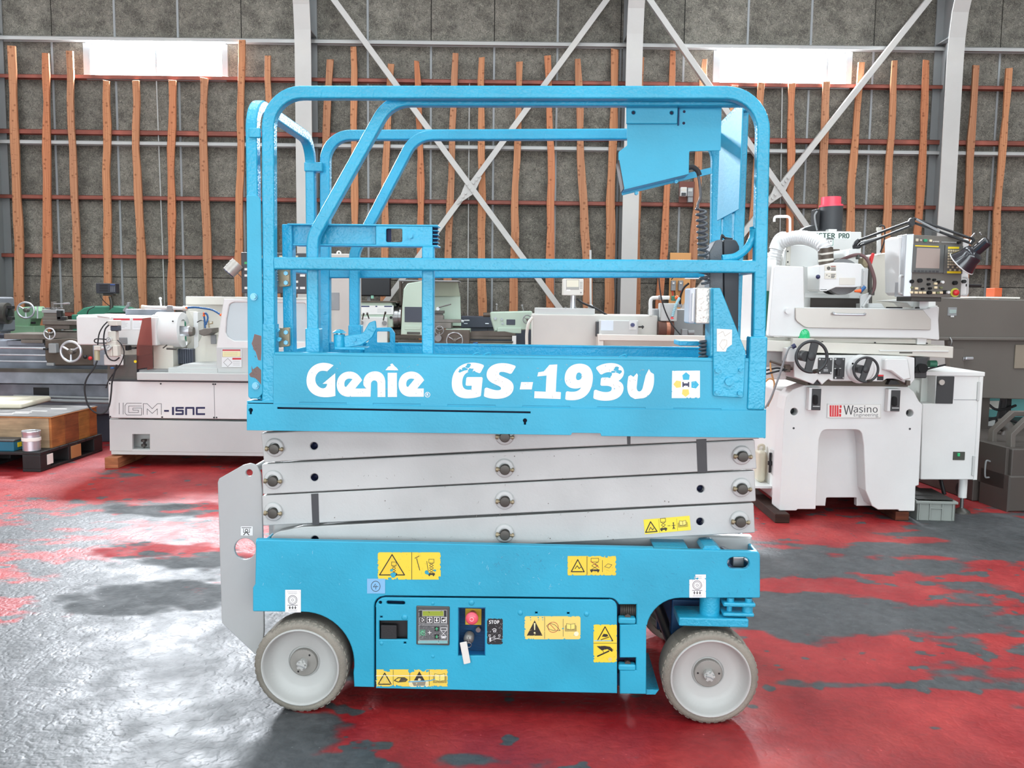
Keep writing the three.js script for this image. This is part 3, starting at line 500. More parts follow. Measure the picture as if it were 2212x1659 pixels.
  wheelLoad(615, 1273, 651, 1324, 1296, false); wheelLoad(1488, 1240, 1526, 1292, 1264, true);
  decal(L, panel, 'tape_patch', [793, 1250, 832, 1282], 0.3716, (c) => { c.fillStyle = '#7fb6de'; c.fillRect(793, 1250, 39, 32); c.strokeStyle = '#22262c'; c.lineWidth = 1.1; c.beginPath(); c.ellipse(811.5, 1266.5, 9.6, 11, 0, 0, 7); c.stroke(); strokePoly(c, [[811.5, 1261], [806.5, 1268], [817, 1267]], '#22262c', 1.1); strokePoly(c, [[812.5, 1264], [811.5, 1273]], '#22262c', 1.1); }, { label: 'square of pale blue tape with a circled handwritten number 4' });

  // ---- swing-out access door with the ground controls
  const doorPts = [[812, 1312], ...arcPx(831, 1311, 20, 20, 180, 270, 4), [1316, 1296], ...arcPx(1316, 1312, 17, 17, 270, 360, 4), [1333, 1498], [812, 1487]];
  const sq = (x0, y0, x1, y1) => [[x0, y0], [x1, y0], [x1, y1], [x0, y1]];
  const doorZ = 0.372, door = L.add('access_door', L.ex(doorPts, doorZ, 0.012, { bevel: 0.002, holes: [sq(819, 1341, 880, 1382), sq(990, 1313, 1048, 1417), [...arcPx(838.5, 1301.8, 4, 4, 90, 270, 5), ...arcPx(871, 1302.8, 4, 4, 270, 450, 5)], circlePx(821.5, 1302, 3.6, 10), sq(821, 1331, 826, 1335), sq(872, 1387, 877, 1391), sq(1156, 1322, 1161, 1326), sq(1225, 1323, 1230, 1327)] }), BF);
  const onDoor = (n, g, m, lab) => part(door, n, g, m, lab);
  onDoor('socket_recess', [L.bx(817, 1339, 882, 1384, doorZ - 0.03, 0.01, 0.001), L.bx(817, 1339, 820, 1384, doorZ - 0.012, 0.02, 0.001), L.bx(879, 1339, 882, 1384, doorZ - 0.012, 0.02, 0.001)], MAT.black, 'black rectangular socket recess');
  onDoor('socket_flap', L.bx(822, 1351, 857, 1381, doorZ - 0.006, 0.012, 0.003), MAT.rubber);
  const panelBox = onDoor('control_panel', L.bx(899, 1310, 971, 1394, doorZ + 0.005, 0.012, 0.003), mat([96, 98, 98], 0.45, 0, { map: grimy }), 'dark ground control panel with a green display');
  decal(L, door, 'control_panel_face', [901, 1312, 969, 1392], doorZ + 0.0058, (c) => {
    c.fillStyle = '#4a4c4e'; c.fillRect(901, 1312, 68, 80); c.fillStyle = '#2a2b2d'; c.fillRect(904, 1317, 62, 30); c.fillStyle = '#8f9f34'; c.fillRect(913, 1320, 45, 10.5); c.strokeStyle = '#c9cbcb'; c.lineWidth = 0.8; c.strokeRect(905, 1318, 60, 29); c.strokeRect(905, 1350, 62, 33); c.strokeRect(912.5, 1319.5, 46, 11.5);
    [912.5, 928, 943.5, 958.5].forEach((x, i) => { c.fillStyle = '#161718'; c.fillRect(x - 5.5, 1333.5, 11, 11); c.strokeStyle = '#d4d6d6'; c.strokeRect(x - 5.5, 1333.5, 11, 11); c.fillStyle = '#f0f0f0'; if (i === 1) { fillPoly(c, [[x - 4, 1339], [x + 4, 1339], [x, 1335]], '#f0f0f0'); c.fillRect(x - 1.3, 1339, 2.6, 4); } else if (i === 2) { fillPoly(c, [[x - 4, 1339], [x + 4, 1339], [x, 1343]], '#f0f0f0'); c.fillRect(x - 1.3, 1335, 2.6, 4); } else if (i === 0) { ring(c, x, 1339, 2.6, '#f0f0f0', 1.6); c.fillStyle = '#161718'; c.fillRect(x - 4, 1337.8, 3, 2.4); } else { fillPoly(c, [[x - 4, 1340], [x, 1336.5], [x, 1343.5]], '#f0f0f0'); c.fillRect(x, 1338.8, 3.4, 2.4); c.fillRect(x + 2, 1335.6, 1.6, 4); } });
    c.fillStyle = '#5c5e60'; c.fillRect(906, 1351, 60, 31); c.strokeStyle = '#3fae7b'; c.lineWidth = 1.1; c.strokeRect(907, 1361, 10.5, 11); ring(c, 912.3, 1366.8, 3, '#5fd29a', 1.2); strokePoly(c, [[912.3, 1362.5], [912.3, 1367]], '#5fd29a', 1.2); strokePoly(c, [[924, 1366.5], [932, 1366.5]], '#e8e8e8', 1.2); strokePoly(c, [[928, 1362.5], [928, 1370.5]], '#e8e8e8', 1.2);
    for (const [y, up] of [[1358.5, 1], [1375, 0]]) { c.fillStyle = '#1c1d1e'; c.fillRect(938.5, y - 5, 10, 10); fillPoly(c, up ? [[940, y], [947, y], [943.5, y - 4]] : [[940, y], [947, y], [943.5, y + 4]], '#3fae7b'); c.fillStyle = '#3fae7b'; c.fillRect(942.5, up ? y : y - 3, 2.2, 3.4); }
    c.strokeStyle = '#d8dada'; c.strokeRect(952, 1356, 13, 6); c.lineWidth = 1; strokePoly(c, [[953, 1363], [963, 1374]], '#d8dada', 1); strokePoly(c, [[963, 1363], [953, 1374]], '#d8dada', 1); fillPoly(c, [[952, 1374], [965, 1374], [963, 1379], [954, 1379]], '#d8dada'); c.fillStyle = '#7fb3b6'; c.fillRect(903, 1384, 64, 6); scuffs(c, 903, 1350, 967, 1390, 60, '#9a9c9a', 7); scuffs(c, 902, 1313, 968, 1390, 30, '#1d1e1f', 5);
  });
  onDoor('control_recess', [L.bx(988, 1311, 1050, 1419, doorZ - 0.05, 0.006, 0.001), L.bx(988, 1311, 991, 1419, doorZ - 0.012, 0.04, 0.001), L.bx(1047, 1311, 1050, 1419, doorZ - 0.012, 0.04, 0.001), L.bx(988, 1311, 1050, 1314, doorZ - 0.012, 0.04, 0.001), L.bx(988, 1416, 1050, 1419, doorZ - 0.012, 0.04, 0.001)], mat([34, 120, 180], 0.45));
  onDoor('stop_button_plate', L.bx(1005, 1315, 1040, 1350, doorZ - 0.045, 0.004, 0.001), mat([206, 170, 40], 0.5), 'yellow square plate behind the stop button');
  const [ex, ey] = L.at(1019, 1338, doorZ + 0.006);
  onDoor('stop_button', [lathe([[0, 0.006], [0.012, 0.006], [0.02, 0.001], [0.0205, -0.006], [0.017, -0.014], [0.012, -0.02], [0.012, -0.05]], [ex, ey, doorZ], 'z', 28)], mat([232, 92, 110], 0.3), 'round red stop button');
  onDoor('stop_button_ring', new THREE.TorusGeometry(0.006, 0.0012, 8, 20).translate(ex, ey, doorZ + 0.0065), mat([250, 190, 190], 0.4));
  onDoor('breaker_button', L.cyl(1033, 1361, doorZ - 0.03, 5.5, 0.02), MAT.steel);
  const [kx, ky] = L.at(1013, 1378, doorZ - 0.02);
  onDoor('key_switch', [lathe([[0, 0.004], [0.007, 0.004], [0.008, 0.001], [0.0165, 0], [0.0165, -0.028]], [kx, ky, doorZ - 0.01], 'z', 24), box(kx - 0.0015, ky - 0.008, doorZ - 0.012, kx + 0.0015, ky + 0.008, doorZ + 0.004, 0.0005)], mat([140, 138, 134], 0.35, 0.4));
  const tagPts = [[993, 1389, 2], [1008, 1386, 2], [1016.5, 1432, 2], [1002, 1435.5, 2]];
  onDoor('key_tag', L.ex(tagPts, doorZ + 0.012, 0.004, { bevel: 0.001 }), mat([238, 237, 232], 0.45, 0, { map: softWear }), 'white plastic key tag hanging from the switch');
  onDoor('key_ring', [new THREE.TorusGeometry(0.008, 0.0012, 6, 18).translate(kx + 0.002, ky - 0.012, doorZ + 0.008)], MAT.steel);
  decal(L, door, 'stop_label', [1051, 1334, 1087, 1393], doorZ + 0.0008, (c) => { rrect(c, 1052, 1336, 1086, 1392, 4, '#232427'); textFit(c, 'STOP', 1056, 1340, 1079, 1347.5, 'bold $px sans-serif', '#eceeee'); c.strokeStyle = '#d8dadc'; c.lineWidth = 1.3; c.beginPath(); c.arc(1068, 1362, 4.2, 3.3, 6.2); c.stroke(); c.strokeRect(1066, 1362, 5, 3); c.lineWidth = 1; strokePoly(c, [[1057, 1377], [1083, 1381]], '#cfd1d3', 1); strokePoly(c, [[1060, 1384], [1080, 1377]], '#cfd1d3', 1); ring(c, 1068, 1375, 1.8, '#cfd1d3', 1); c.strokeRect(1056, 1371, 3.5, 3.5); c.strokeRect(1077, 1371, 3.5, 3.5); c.fillStyle = '#cfd1d3'; c.fillRect(1057, 1377, 4, 9); scuffs(c, 1053, 1337, 1085, 1391, 40, '#8d8f92', 6); edgeWear(c, 1052, 1336, 1086, 1392, 16); }, { alpha: true, label: 'black stop instruction label with white print' });
  decal(L, door, 'warning_sticker', [1131, 1329, 1256, 1384], doorZ + 0.0008, (c) => { rrect(c, 1133, 1331, 1254, 1381, 5, '#e8d072'); fillPoly(c, [[1155, 1340], [1172, 1373], [1138, 1373]], '#24231f'); c.fillStyle = '#f2dc55'; fillPoly(c, [[1153.2, 1346], [1156.8, 1346], [1156, 1361], [1154, 1361]], '#f0e6b0'); disc(c, 1155, 1367, 2, '#f0e6b0'); c.fillStyle = '#5a543c'; c.fillRect(1176, 1332, 1, 48); c.fillRect(1216, 1337, 0.9, 38); ring(c, 1195, 1355, 11, '#b04a3a', 1.2); strokePoly(c, [[1181, 1352], [1188, 1346], [1199, 1350], [1206, 1357], [1210, 1362], [1196, 1362], [1186, 1359]], '#5a4636', 1.1, true); strokePoly(c, [[1187, 1347], [1203, 1364]], '#b04a3a', 1.2); book(c, 1233, 1354, 9); worn(c, [[1216, 1358, 2.4], [1240, 1372, 1]]); disc(c, 1245, 1369, 5, '#ede6c8'); scuffs(c, 1135, 1333, 1252, 1379, 30, '#d9c276', 7); for (const x of [1146, 1163, 1172]) worn(c, [[x, 1334, 2], [x + 0.6, 1339, 1.4]]); edgeWear(c, 1133, 1331, 1254, 1381, 20); }, { alpha: true, label: 'pale yellow sticker with an exclamation triangle' });
  decal(L, door, 'warning_sticker', [1280, 1347, 1335, 1434], doorZ + 0.0008, (c) => { rrect(c, 1282, 1349, 1332.5, 1431, 3, '#ecd03c'); warn(c, 1307, 1369, 33, 30); fillPoly(c, [[1300, 1375], [1304, 1369], [1312, 1370], [1314, 1374], [1309, 1376]], '#2b2925'); strokePoly(c, [[1298, 1382], [1316, 1376]], '#2b2925', 1.6); c.fillStyle = '#4a4530'; c.fillRect(1282, 1389, 50, 1); fillPoly(c, [[1289, 1396], [1306, 1395], [1318, 1397], [1325, 1404], [1322, 1408], [1312, 1402], [1300, 1405]], '#24231f'); strokePoly(c, [[1290, 1418], [1316, 1406]], '#24231f', 3); strokePoly(c, [[1301, 1403], [1305, 1411]], '#24231f', 1); c.fillStyle = '#8fc4e0'; c.fillRect(1283, 1383, 38, 2); scuffs(c, 1284, 1351, 1331, 1429, 26, '#cdb24a', 7); edgeWear(c, 1282, 1349, 1332.5, 1431, 22); disc(c, 1318, 1424, 4, '#d3c48c'); }, { alpha: true, label: 'upright yellow sticker with a hand crush pictogram' });
  decal(L, door, 'warning_sticker', [811, 1444, 970, 1489], doorZ + 0.0008, (c) => { c.fillStyle = '#e6c952'; c.fillRect(813, 1446, 154, 37); warn(c, 831, 1466, 28, 24, '#dcc058'); c.fillStyle = '#3b3728'; c.fillRect(849, 1447, 0.9, 34); c.fillRect(885, 1447, 1, 34); c.fillRect(927, 1447, 0.9, 34); strokePoly(c, [[852, 1470], [860, 1464], [874, 1464], [880, 1468], [876, 1472], [860, 1473]], '#3b3728', 2, true); fillPoly(c, [[866, 1465], [876, 1464], [880, 1470], [862, 1472]], '#4b4638'); fillPoly(c, [[906, 1450], [920, 1474], [892, 1474]], '#2b2a26'); disc(c, 906, 1468, 3, '#d8d2b0'); book(c, 950, 1464, 11); rrect(c, 884, 1470, 926, 1484, 5, '#e2d9ae'); fillPoly(c, [[890, 1474], [920, 1472], [918, 1481], [894, 1482]], '#8b8778'); c.fillStyle = '#dfe0da'; c.fillRect(812, 1459, 156, 1.4); strokePoly(c, [[882, 1473], [900, 1472], [930, 1470], [940, 1467]], '#4a9fd0', 2); scuffs(c, 815, 1447, 965, 1482, 60, '#d8cc96', 9); worn(c, [[834, 1446, 5], [838, 1447, 5], [890, 1447, 8], [915, 1446, 7], [924, 1449, 4], [860, 1484, 6], [850, 1483, 4], [940, 1484, 5], [886, 1452, 3]]); edgeWear(c, 813, 1446, 967, 1483, 34); }, { alpha: true, label: 'long torn yellow warning strip at the door foot' });
  for (const [x, y, r] of [[935, 1303.5, 4], [1018.5, 1302, 6.5], [874, 1334, 7], [824, 1390, 4.5], [935, 1418, 4], [1124, 1324, 6], [1267, 1326.5, 6], [935, 1386.5, 0]]) if (r) onDoor('rivet', new THREE.SphereGeometry(L.px(r, doorZ), 12, 8).scale(1, 1, 0.35).translate(...L.p3(x, y, doorZ).toArray()), BF);
  // hinge of the door
  L.add('spring', [...Array(9)].map((_, i) => new THREE.TorusGeometry(0.02, 0.003, 6, 14).rotateY(Math.PI / 2).translate(L.at(1341 + i * 4, 1318, 0.345)[0], L.at(1350, 1318, 0.345)[1], 0.335)), MAT.darkSteel, null, 'coiled hinge spring');
  for (const y of [1342, 1443]) { const h = L.add('hinge_knuckle', L.bx(1336, y - 7, 1374, y + 7, 0.372, 0.03, 0.006), BF); part(h, 'hinge_bolt', L.cyl(1356, y - 9, 0.366, 7, 0.02, { n: 6 }), MAT.darkSteel); }
  L.add('hinge_backing', L.bx(1334, 1300, 1378, 1455, 0.328, 0.006, 0.001), MAT.slot);

  // ---- wheels
  const hubMat = mat([184, 185, 184], 0.45, 0, { map: grimy });
  const wheelProfile = { tyre: [[0.126, 0.0], [0.134, 0.003], [0.143, 0.001], [0.1495, -0.006], [0.1515, -0.016], [0.1515, -0.098], [0.149, -0.108], [0.14, -0.114], [0.126, -0.114]], rim: [[0.128, 0.0], [0.127, 0.006], [0.122, 0.006], [0.119, -0.004], [0.1135, -0.022], [0.102, -0.04], [0.082, -0.046], [0.053, -0.047], [0.0515, -0.052], [0.048, -0.052], [0, -0.052]] };
  const wheel = (cx, cz, dir, spin) => {
    const w = L.sub('wheel'); w.position.set(cx, 0.1525, cz); w.rotation.y = dir < 0 ? Math.PI : 0;
    const treads = []; const N = 40;
    for (let i = 0; i < N; i++) { const a = (i / N) * 2 * Math.PI; const g = box(-0.0075, 0.1445, -0.034, 0.0075, 0.1532, -0.0085, 0.002); g.rotateZ(a); treads.push(g); }
    part(w, 'tyre', [lathe(wheelProfile.tyre, [0, 0, 0], 'z', 64), ...treads], MAT.tyre);
    const rim = part(w, 'rim', lathe(wheelProfile.rim.slice().reverse(), [0, 0, 0], 'z', 56), MAT.rim); rim.material = MAT.rim;
    part(w, 'hub_cap', lathe([[0, -0.036], [0.042, -0.036], [0.0455, -0.039], [0.0455, -0.053]].reverse(), [0, 0, 0], 'z', 32), hubMat);
    const nut = new THREE.CylinderGeometry(0.0185, 0.0185, 0.016, 6).rotateX(Math.PI / 2).rotateZ(spin).translate(0, 0, -0.028);
    part(w, 'axle_nut', [nut, cylZ(0, 0, -0.01, 0.011, 0.026, { n: 16 }), ...[0, 1, 2, 3, 4, 5].map((i) => box(-0.004, 0.0085, -0.022, 0.004, 0.017, -0.0125, 0.001).rotateZ(spin + (i * Math.PI) / 3))], MAT.rim);
    part(w, 'cotter_pin', tube([V(-0.013, 0.002, -0.009), V(0, 0, -0.0085), V(0.013, -0.008, -0.01)], 0.0016, { n: 6 }), MAT.midGrey);
    for (const a of spin > 0.3 ? [0.05, 3.1] : [0.9, 4.2]) part(w, 'hub_hole', cylZ(0.034 * Math.cos(a), 0.034 * Math.sin(a), -0.0355, 0.0034, 0.004, { n: 10 }), MAT.black);
    return w;
  };
  const wl = L.at(653, 1432, 0.36), wr = L.at(1532, 1452, 0.36);
  wheel(wl[0], 0.385, 1, 0.1); wheel(wr[0], 0.385, 1, 0.5); wheel(wl[0], -0.385, -1, 0); wheel(wr[0], -0.385, -1, 0);
  L.add('rear_axle', cylBetween(V(wl[0], 0.1525, -0.3), V(wl[0], 0.1525, 0.3), 0.03), MAT.darkSteel);
  // steering yokes over the right wheels
  for (const s of [1, -1]) {
    const y = L.sub('steering_yoke'), zc = s * 0.325, top = L.at(1530, 1331, 0.36)[1];
    part(y, 'yoke_plate', box(wr[0] - 0.105, top - 0.028, zc - 0.06, wr[0] + 0.115, top, zc + 0.055, 0.005), B);
    part(y, 'yoke_arm', box(wr[0] - 0.1, 0.1, zc - 0.15 * s - 0.02, wr[0] + 0.1, top - 0.005, zc - 0.15 * s + 0.02, 0.006), MAT.blueDark);
    part(y, 'king_pin_tube', cylBetween(V(L.at(1537, 1310, 0.36)[0], top - 0.002, zc + 0.005), V(L.at(1537, 1310, 0.36)[0], top + 0.075, zc + 0.005), 0.0325, { n: 28 }), B);
    if (s > 0) {
      part(y, 'steering_arm', box(L.at(1562, 1310, 0.37)[0], L.at(1600, 1311, 0.37)[1], 0.26, L.at(1632, 1310, 0.37)[0], L.at(1600, 1302, 0.37)[1], 0.375, 0.005), B);
      part(y, 'steering_arm', box(L.at(1562, 1310, 0.37)[0], L.at(1600, 1332, 0.37)[1], 0.26, L.at(1630, 1310, 0.37)[0], L.at(1600, 1324, 0.37)[1], 0.375, 0.005), B);
      for (const [x, r] of [[1577, 6], [1616, 12]]) part(y, 'link_bush', cylBetween(V(L.at(x, 1310, 0.36)[0], L.at(1600, 1325, 0.37)[1], 0.35), V(L.at(x, 1310, 0.36)[0], L.at(1600, 1310, 0.37)[1], 0.35), L.px(r, 0.35)), B);
      for (const x of [1578, 1617]) part(y, 'pin_head', cylBetween(V(L.at(x, 1310, 0.36)[0], L.at(1600, 1303, 0.37)[1], 0.355), V(L.at(x, 1310, 0.36)[0], L.at(1600, 1294, 0.37)[1], 0.355), L.px(8, 0.35)), B);
    }
  }
  L.add('tie_rod', cylBetween(V(wr[0] - 0.1, 0.2, -0.3), V(wr[0] - 0.1, 0.2, 0.3), 0.02), MAT.darkSteel);
  L.add('front_axle_beam', box(wr[0] - 0.04, 0.24, -0.18, wr[0] + 0.06, 0.3, 0.18, 0.006), MAT.blueDark);

  // ---- grey end plates beyond the left end
  const brk = [[470, 1042, 8], [473, 1034, 4], [524, 1005, 4], [540, 1001, 6], [556, 1006, 8], [563, 1024, 8], [566, 1060], [570, 1360], [566, 1420], [551, 1414], [479, 1346, 3]];
  const bp = L.add('end_bracket', L.ex(brk, 0.26, 0.012, { bevel: 0.002, holes: [circlePx(538, 1021.5, 7.5, 16), circlePx(529, 1186, 23, 28)] }), MAT.bracketGrey, null, 'grey steel bracket plate with lashing holes at the left end');
  decal(L, bp, 'lashing_label', [518, 1135, 547, 1159], 0.2608, (c) => { c.fillStyle = '#e4e6e6'; c.fillRect(520, 1137, 26, 20); strokePoly(c, [[522, 1140], [543, 1140]], '#333', 1.4); strokePoly(c, [[526, 1142], [526, 1150], [539, 1150], [539, 1142]], '#333', 1.2); ring(c, 532.5, 1146, 2.8, '#333', 1.5); strokePoly(c, [[526, 1156], [532, 1149], [538, 1156]], '#333', 2); }, { alpha: true });
  L.add('end_bracket', extrude(brk.map(([x, y]) => new THREE.Vector2(...L.at(x, y, 0.26))), [circlePx(538, 1021.5, 7.5, 16).map(([x, y]) => new THREE.Vector2(...L.at(x, y, 0.26)))], -0.26, 0.012, 0.002), MAT.bracketGrey);
  for (const [x, y] of [[553, 1012], [559, 1120]]) { const [a, b] = L.at(x, y, 0.25); L.add('bracket_spacer', cylBetween(V(a, b, 0.25), V(a, b, -0.26), 0.012), MAT.bracketGrey); }

  // ---- stacked scissor arms: outer arms rise to the right, inner arms to the left
  const arms = [
    { p: [[563, 936, 3], [1100, 905], [1640, 880], [1640, 948], [1100, 972], [570, 999, 3]], pins: [[595, 968.5], [1091, 943]], holes: [[678, 963.5]], tape: [[1354, 934, 1362, 960]] },
    { p: [[565, 1003, 3], [1630, 950, 3], [1635, 1013, 3], [568, 1068, 3]], pins: [[592, 1038], [1091, 1013], [1603, 985]], holes: [[679, 1031.5]], tape: [[1504, 948, 1526, 1022]] },
    { p: [[566, 1071, 3], [1630, 1017, 3], [1633, 1083, 3], [568, 1136, 3]], pins: [[592, 1107], [1091, 1082], [1602, 1055]], holes: [[1513.5, 1056.5]], tape: [[672, 1066, 687.5, 1135]] },
    { p: [[584, 1160, 8], [600, 1149, 20], [650, 1139, 10], [1628, 1087, 3], [1631, 1151, 3], [1100, 1178], [640, 1200], [590, 1180]], pins: [[1091, 1153.5], [1598, 1126]], holes: [[1512.5, 1127], [680, 1166]], tape: [] },
  ];
  const za = 0.3, zi = 0.245;
  arms.forEach(({ p, pins, holes, tape }, i) => {
    const arm = L.add('lift_arm', L.ex(p, za, 0.042, { bevel: 0.006, holes: holes.map(([x, y]) => circlePx(x, y, 8.2, 17)) }), MAT.armGrey);
    const far = L.add('lift_arm', extrude(roundCorners(p, 0).map(([x, y]) => new THREE.Vector2(...L.at(x, y, za))), [], -0.258, 0.042, 0.006), MAT.armGrey);
    for (const [x, y] of holes) part(arm, 'hole_sleeve', lathe([[L.px(8.3, za), 0], [L.px(8.3, za), -0.03], [0, -0.03]], [...L.at(x, y, za), za - 0.003], 'z', 20), MAT.slot);
    for (const [x, y] of pins) {
      const [a, b] = L.at(x, y, za);
      part(arm, 'boss', lathe([[0.031, 0.002], [0.0295, 0.006], [0.0265, 0.009], [0.018, 0.009]].reverse(), [L.at(x - 1, y - 4, za)[0], b + 0.003, za], 'z', 32), MAT.armGrey);
      const pin = part(arm, 'pivot_pin', lathe([[0, 0.02], [0.0145, 0.02], [0.0165, 0.018], [0.0165, 0]].reverse(), [a, b, za], 'z', 24), MAT.darkSteel);
      part(arm, 'pin_bolt', [cylBetween(V(a - 0.03, b + 0.001, za + 0.012), V(a + 0.03, b - 0.001, za + 0.012), 0.0042, { n: 8 }), cylBetween(V(a - 0.029, b + 0.001, za + 0.012), V(a - 0.021, b, za + 0.012), 0.0085, { n: 6 }), cylBetween(V(a + 0.022, b, za + 0.012), V(a + 0.028, b - 0.001, za + 0.012), 0.0075, { n: 6 })], MAT.tan);
    }
    for (const [x0, y0, x1, y1] of tape) { const q = [[x0, y0 + 1], [x1, y0], [x1 + 2, y1 - 2], [x0 + 3, y1 - 1]]; if (i === 0) q.splice(2, 2, [x1, y1], [x0 + 1, y1]); part(arm, 'black_tape', L.ex(q.map(([x, y]) => [x, Math.min(y, p[3][1] + 20)]), za + 0.0012, 0.0016, { bevel: 0 }), MAT.darkGrey, 'band of black tape wrapped round the arm'); }
    decal(L, arm, 'paint_chips', [[700, 975, 1320, 992], [690, 1020, 1480, 1055], [690, 1078, 1480, 1125], [700, 1150, 1360, 1172]][i], za + 0.0009, (c) => { const [x0, y0, x1, y1] = [[700, 975, 1320, 992], [690, 1020, 1480, 1055], [690, 1078, 1480, 1125], [700, 1150, 1360, 1172]][i]; scuffs(c, x0 + 4, y0 + 3, x1 - 6, y1 - 3, 22, '#8c8a86', 6); for (let k = 0; k < 9; k++) disc(c, rr(x0 + 6, x1 - 6), rr(y0 + 3, y1 - 3), rr(0.5, 1.5), '#6f6a66'); }, { alpha: true, res: 1.6 });
    if (i === 3) decal(L, arm, 'warning_sticker', [1388, 1112, 1495, 1157], za + 0.0012, (c) => {
      fillPoly(c, [[1390, 1122.5], [1489.5, 1114], [1492.5, 1145], [1393, 1154]], '#f0d93f'); c.save(); c.translate(1441, 1134); c.rotate(-0.085);
      warn(c, -35, 1, 25, 22); strokePoly(c, [[-40, 9], [-36, 2], [-32, 8], [-29, 4]], '#2b2925', 1.5); c.fillStyle = '#8a7c2a'; c.fillRect(-17.5, -14, 0.8, 29); c.fillRect(21.5, -12, 0.7, 26); lift(c, -8, 6, 9, 13, 2); strokePoly(c, [[1, 2], [7, 2]], '#2b2925', 1.1); disc(c, 14, -3, 1.6, '#2b2925'); strokePoly(c, [[14, -1], [14, 5], [12, 10]], '#2b2925', 2); strokePoly(c, [[14, 5], [16, 10]], '#2b2925', 1.6); strokePoly(c, [[10, 2], [18, 2]], '#2b2925', 1.2); book(c, 34, -1, 7); c.restore();
    }, { alpha: true, label: 'yellow keep clear sticker on the lowest arm' });
  });
  for (let i = 0; i < 4; i++) for (const s of [1, -1]) {   // inner arms, sloping the other way
    const y0 = [905, 985, 1055, 1120][i], pts = [[590, y0], [1625, y0 + 40], [1622, y0 + 88], [588, y0 + 48]].map(([x, y]) => new THREE.Vector2(...L.at(x, y, zi)));
    L.add('lift_arm', extrude(pts, [], s > 0 ? zi : -zi + 0.04, 0.04, 0.006), MAT.armGrey);
  }
  for (const [x, y] of [[592, 1038], [1091, 1013], [1602, 1055], [592, 1107], [1091, 1082]]) L.add('cross_tube', cylBetween(L.p3(x, y, za - 0.03), V(...L.at(x, y, za), -0.25), 0.02), MAT.armGrey);
  const ramA = L.p3(760, 1150, 0), ramB = L.p3(1420, 1010, 0);
  const ram = L.add('lift_cylinder', cylBetween(ramA, ramA.clone().lerp(ramB, 0.6), 0.045), MAT.midGrey); part(ram, 'ram_rod', cylBetween(ramA.clone().lerp(ramB, 0.6), ramB, 0.025), MAT.chrome);

  // ---- platform
  const zp = 0.38;
  const slit = (x0, x1, y0, y1, h = 1.6) => [[x0, y0 - h], [x1, y1 - h], [x1, y1 + h], [x0, y0 + h]];
  const key = (x, y) => [...arcPx(x, y, 4.6, 4.6, 60, -240, 10), [x - 2, y + 9], [x + 2, y + 9]];
  const band = [[533, 872, 3], [1100, 880], [1655, 887, 3], [1654, 946], [1299, 942], [1297, 936, 2], [1236, 935, 2], [1233, 940], [533, 929.5]];
  const deckBand = L.add('deck_side', L.ex(band, zp, 0.004, { bevel: 0.0008, holes: [slit(599, 1146, 881.5, 891, 2), key(541.5, 886), key(1134, 908.5)] }), BF);
  const d0 = L.at(533, 930, zp), d1 = L.at(1654, 946, zp), dTop = L.at(1100, 876, zp)[1], dBot = L.at(1100, 938, zp)[1];
  L.add('deck_core', box(d0[0] + 0.004, dBot + 0.012, -0.372, d1[0] - 0.004, dTop - 0.004, 0.355, 0.002), MAT.slot);
  L.add('deck_floor', box(d0[0], dTop - 0.006, -0.378, d1[0], dTop + 0.001, 0.372, 0.001), BF);
  L.add('deck_side', box(d0[0], dBot, -0.38, d1[0], dTop, -0.374, 0.001), BF);
  L.add('deck_end', box(d0[0], dBot, -0.374, d0[0] + 0.004, dTop, 0.374, 0.001), BF); L.add('deck_end', box(d1[0] - 0.004, dBot, -0.374, d1[0], dTop, 0.374, 0.001), BF);
  // near toe board with the lettering
  const zt = 0.374, toePts = [[590, 764, 2], [1100, 769], [1645, 774, 2], [1645, 887], [1100, 881], [590, 873]];
  const dashes = [[647, 748], [806, 908], [967, 1070], [1129, 1231], [1290, 1394], [1455, 1558]].map(([a, b]) => slit(a, b, 860 + a * 0.0155, 860 + b * 0.0155, 1.2));
  const toe = L.add('toe_board', L.ex(toePts, zt, 0.005, { bevel: 0.001, holes: dashes }), BF);
  part(toe, 'top_lip', box(L.at(592, 768, zt)[0], L.at(1100, 775, zt)[1], 0.335, L.at(1640, 774, zt)[0], L.at(1100, 768, zt)[1], zt + 0.001, 0.003), BF);
  L.add('toe_board_backing', box(L.at(600, 820, zt)[0], dTop - 0.02, 0.355, L.at(1640, 820, zt)[0], dTop + 0.03, 0.362, 0.001), MAT.slot);
  const fz = -0.345, fTop = L.at(1100, 744, fz)[1];
  L.add('toe_board', box(L.at(700, 744, fz)[0] - 0.0, dTop, fz - 0.006, L.at(1568, 744, fz)[0], fTop, fz, 0.001), B);
  part(L.g.children[L.g.children.length - 1], 'top_lip', box(L.at(700, 744, fz)[0], fTop - 0.008, fz - 0.02, L.at(1568, 744, fz)[0], fTop, fz + 0.004, 0.002), B);

  // lettering (flat print on the board)
  decal(L, toe, 'brand_lettering', [655, 776, 935, 868], zt + 0.0008, (c) => {
    const W = '#e6e5e0';
    // G
    c.fillStyle = W; c.beginPath(); c.moveTo(721, 789); c.bezierCurveTo(700, 778, 674, 784, 665, 806); c.bezierCurveTo(656, 832, 668, 858, 704, 858); c.bezierCurveTo(714, 858, 722, 856, 725, 855); c.lineTo(724.5, 806); c.lineTo(697, 829); c.lineTo(707, 829); c.bezierCurveTo(706, 838, 700, 840, 694, 838); c.bezierCurveTo(682, 833, 679, 820, 683, 811); c.bezierCurveTo(689, 799, 697, 800, 707, 802); c.closePath(); c.fill();
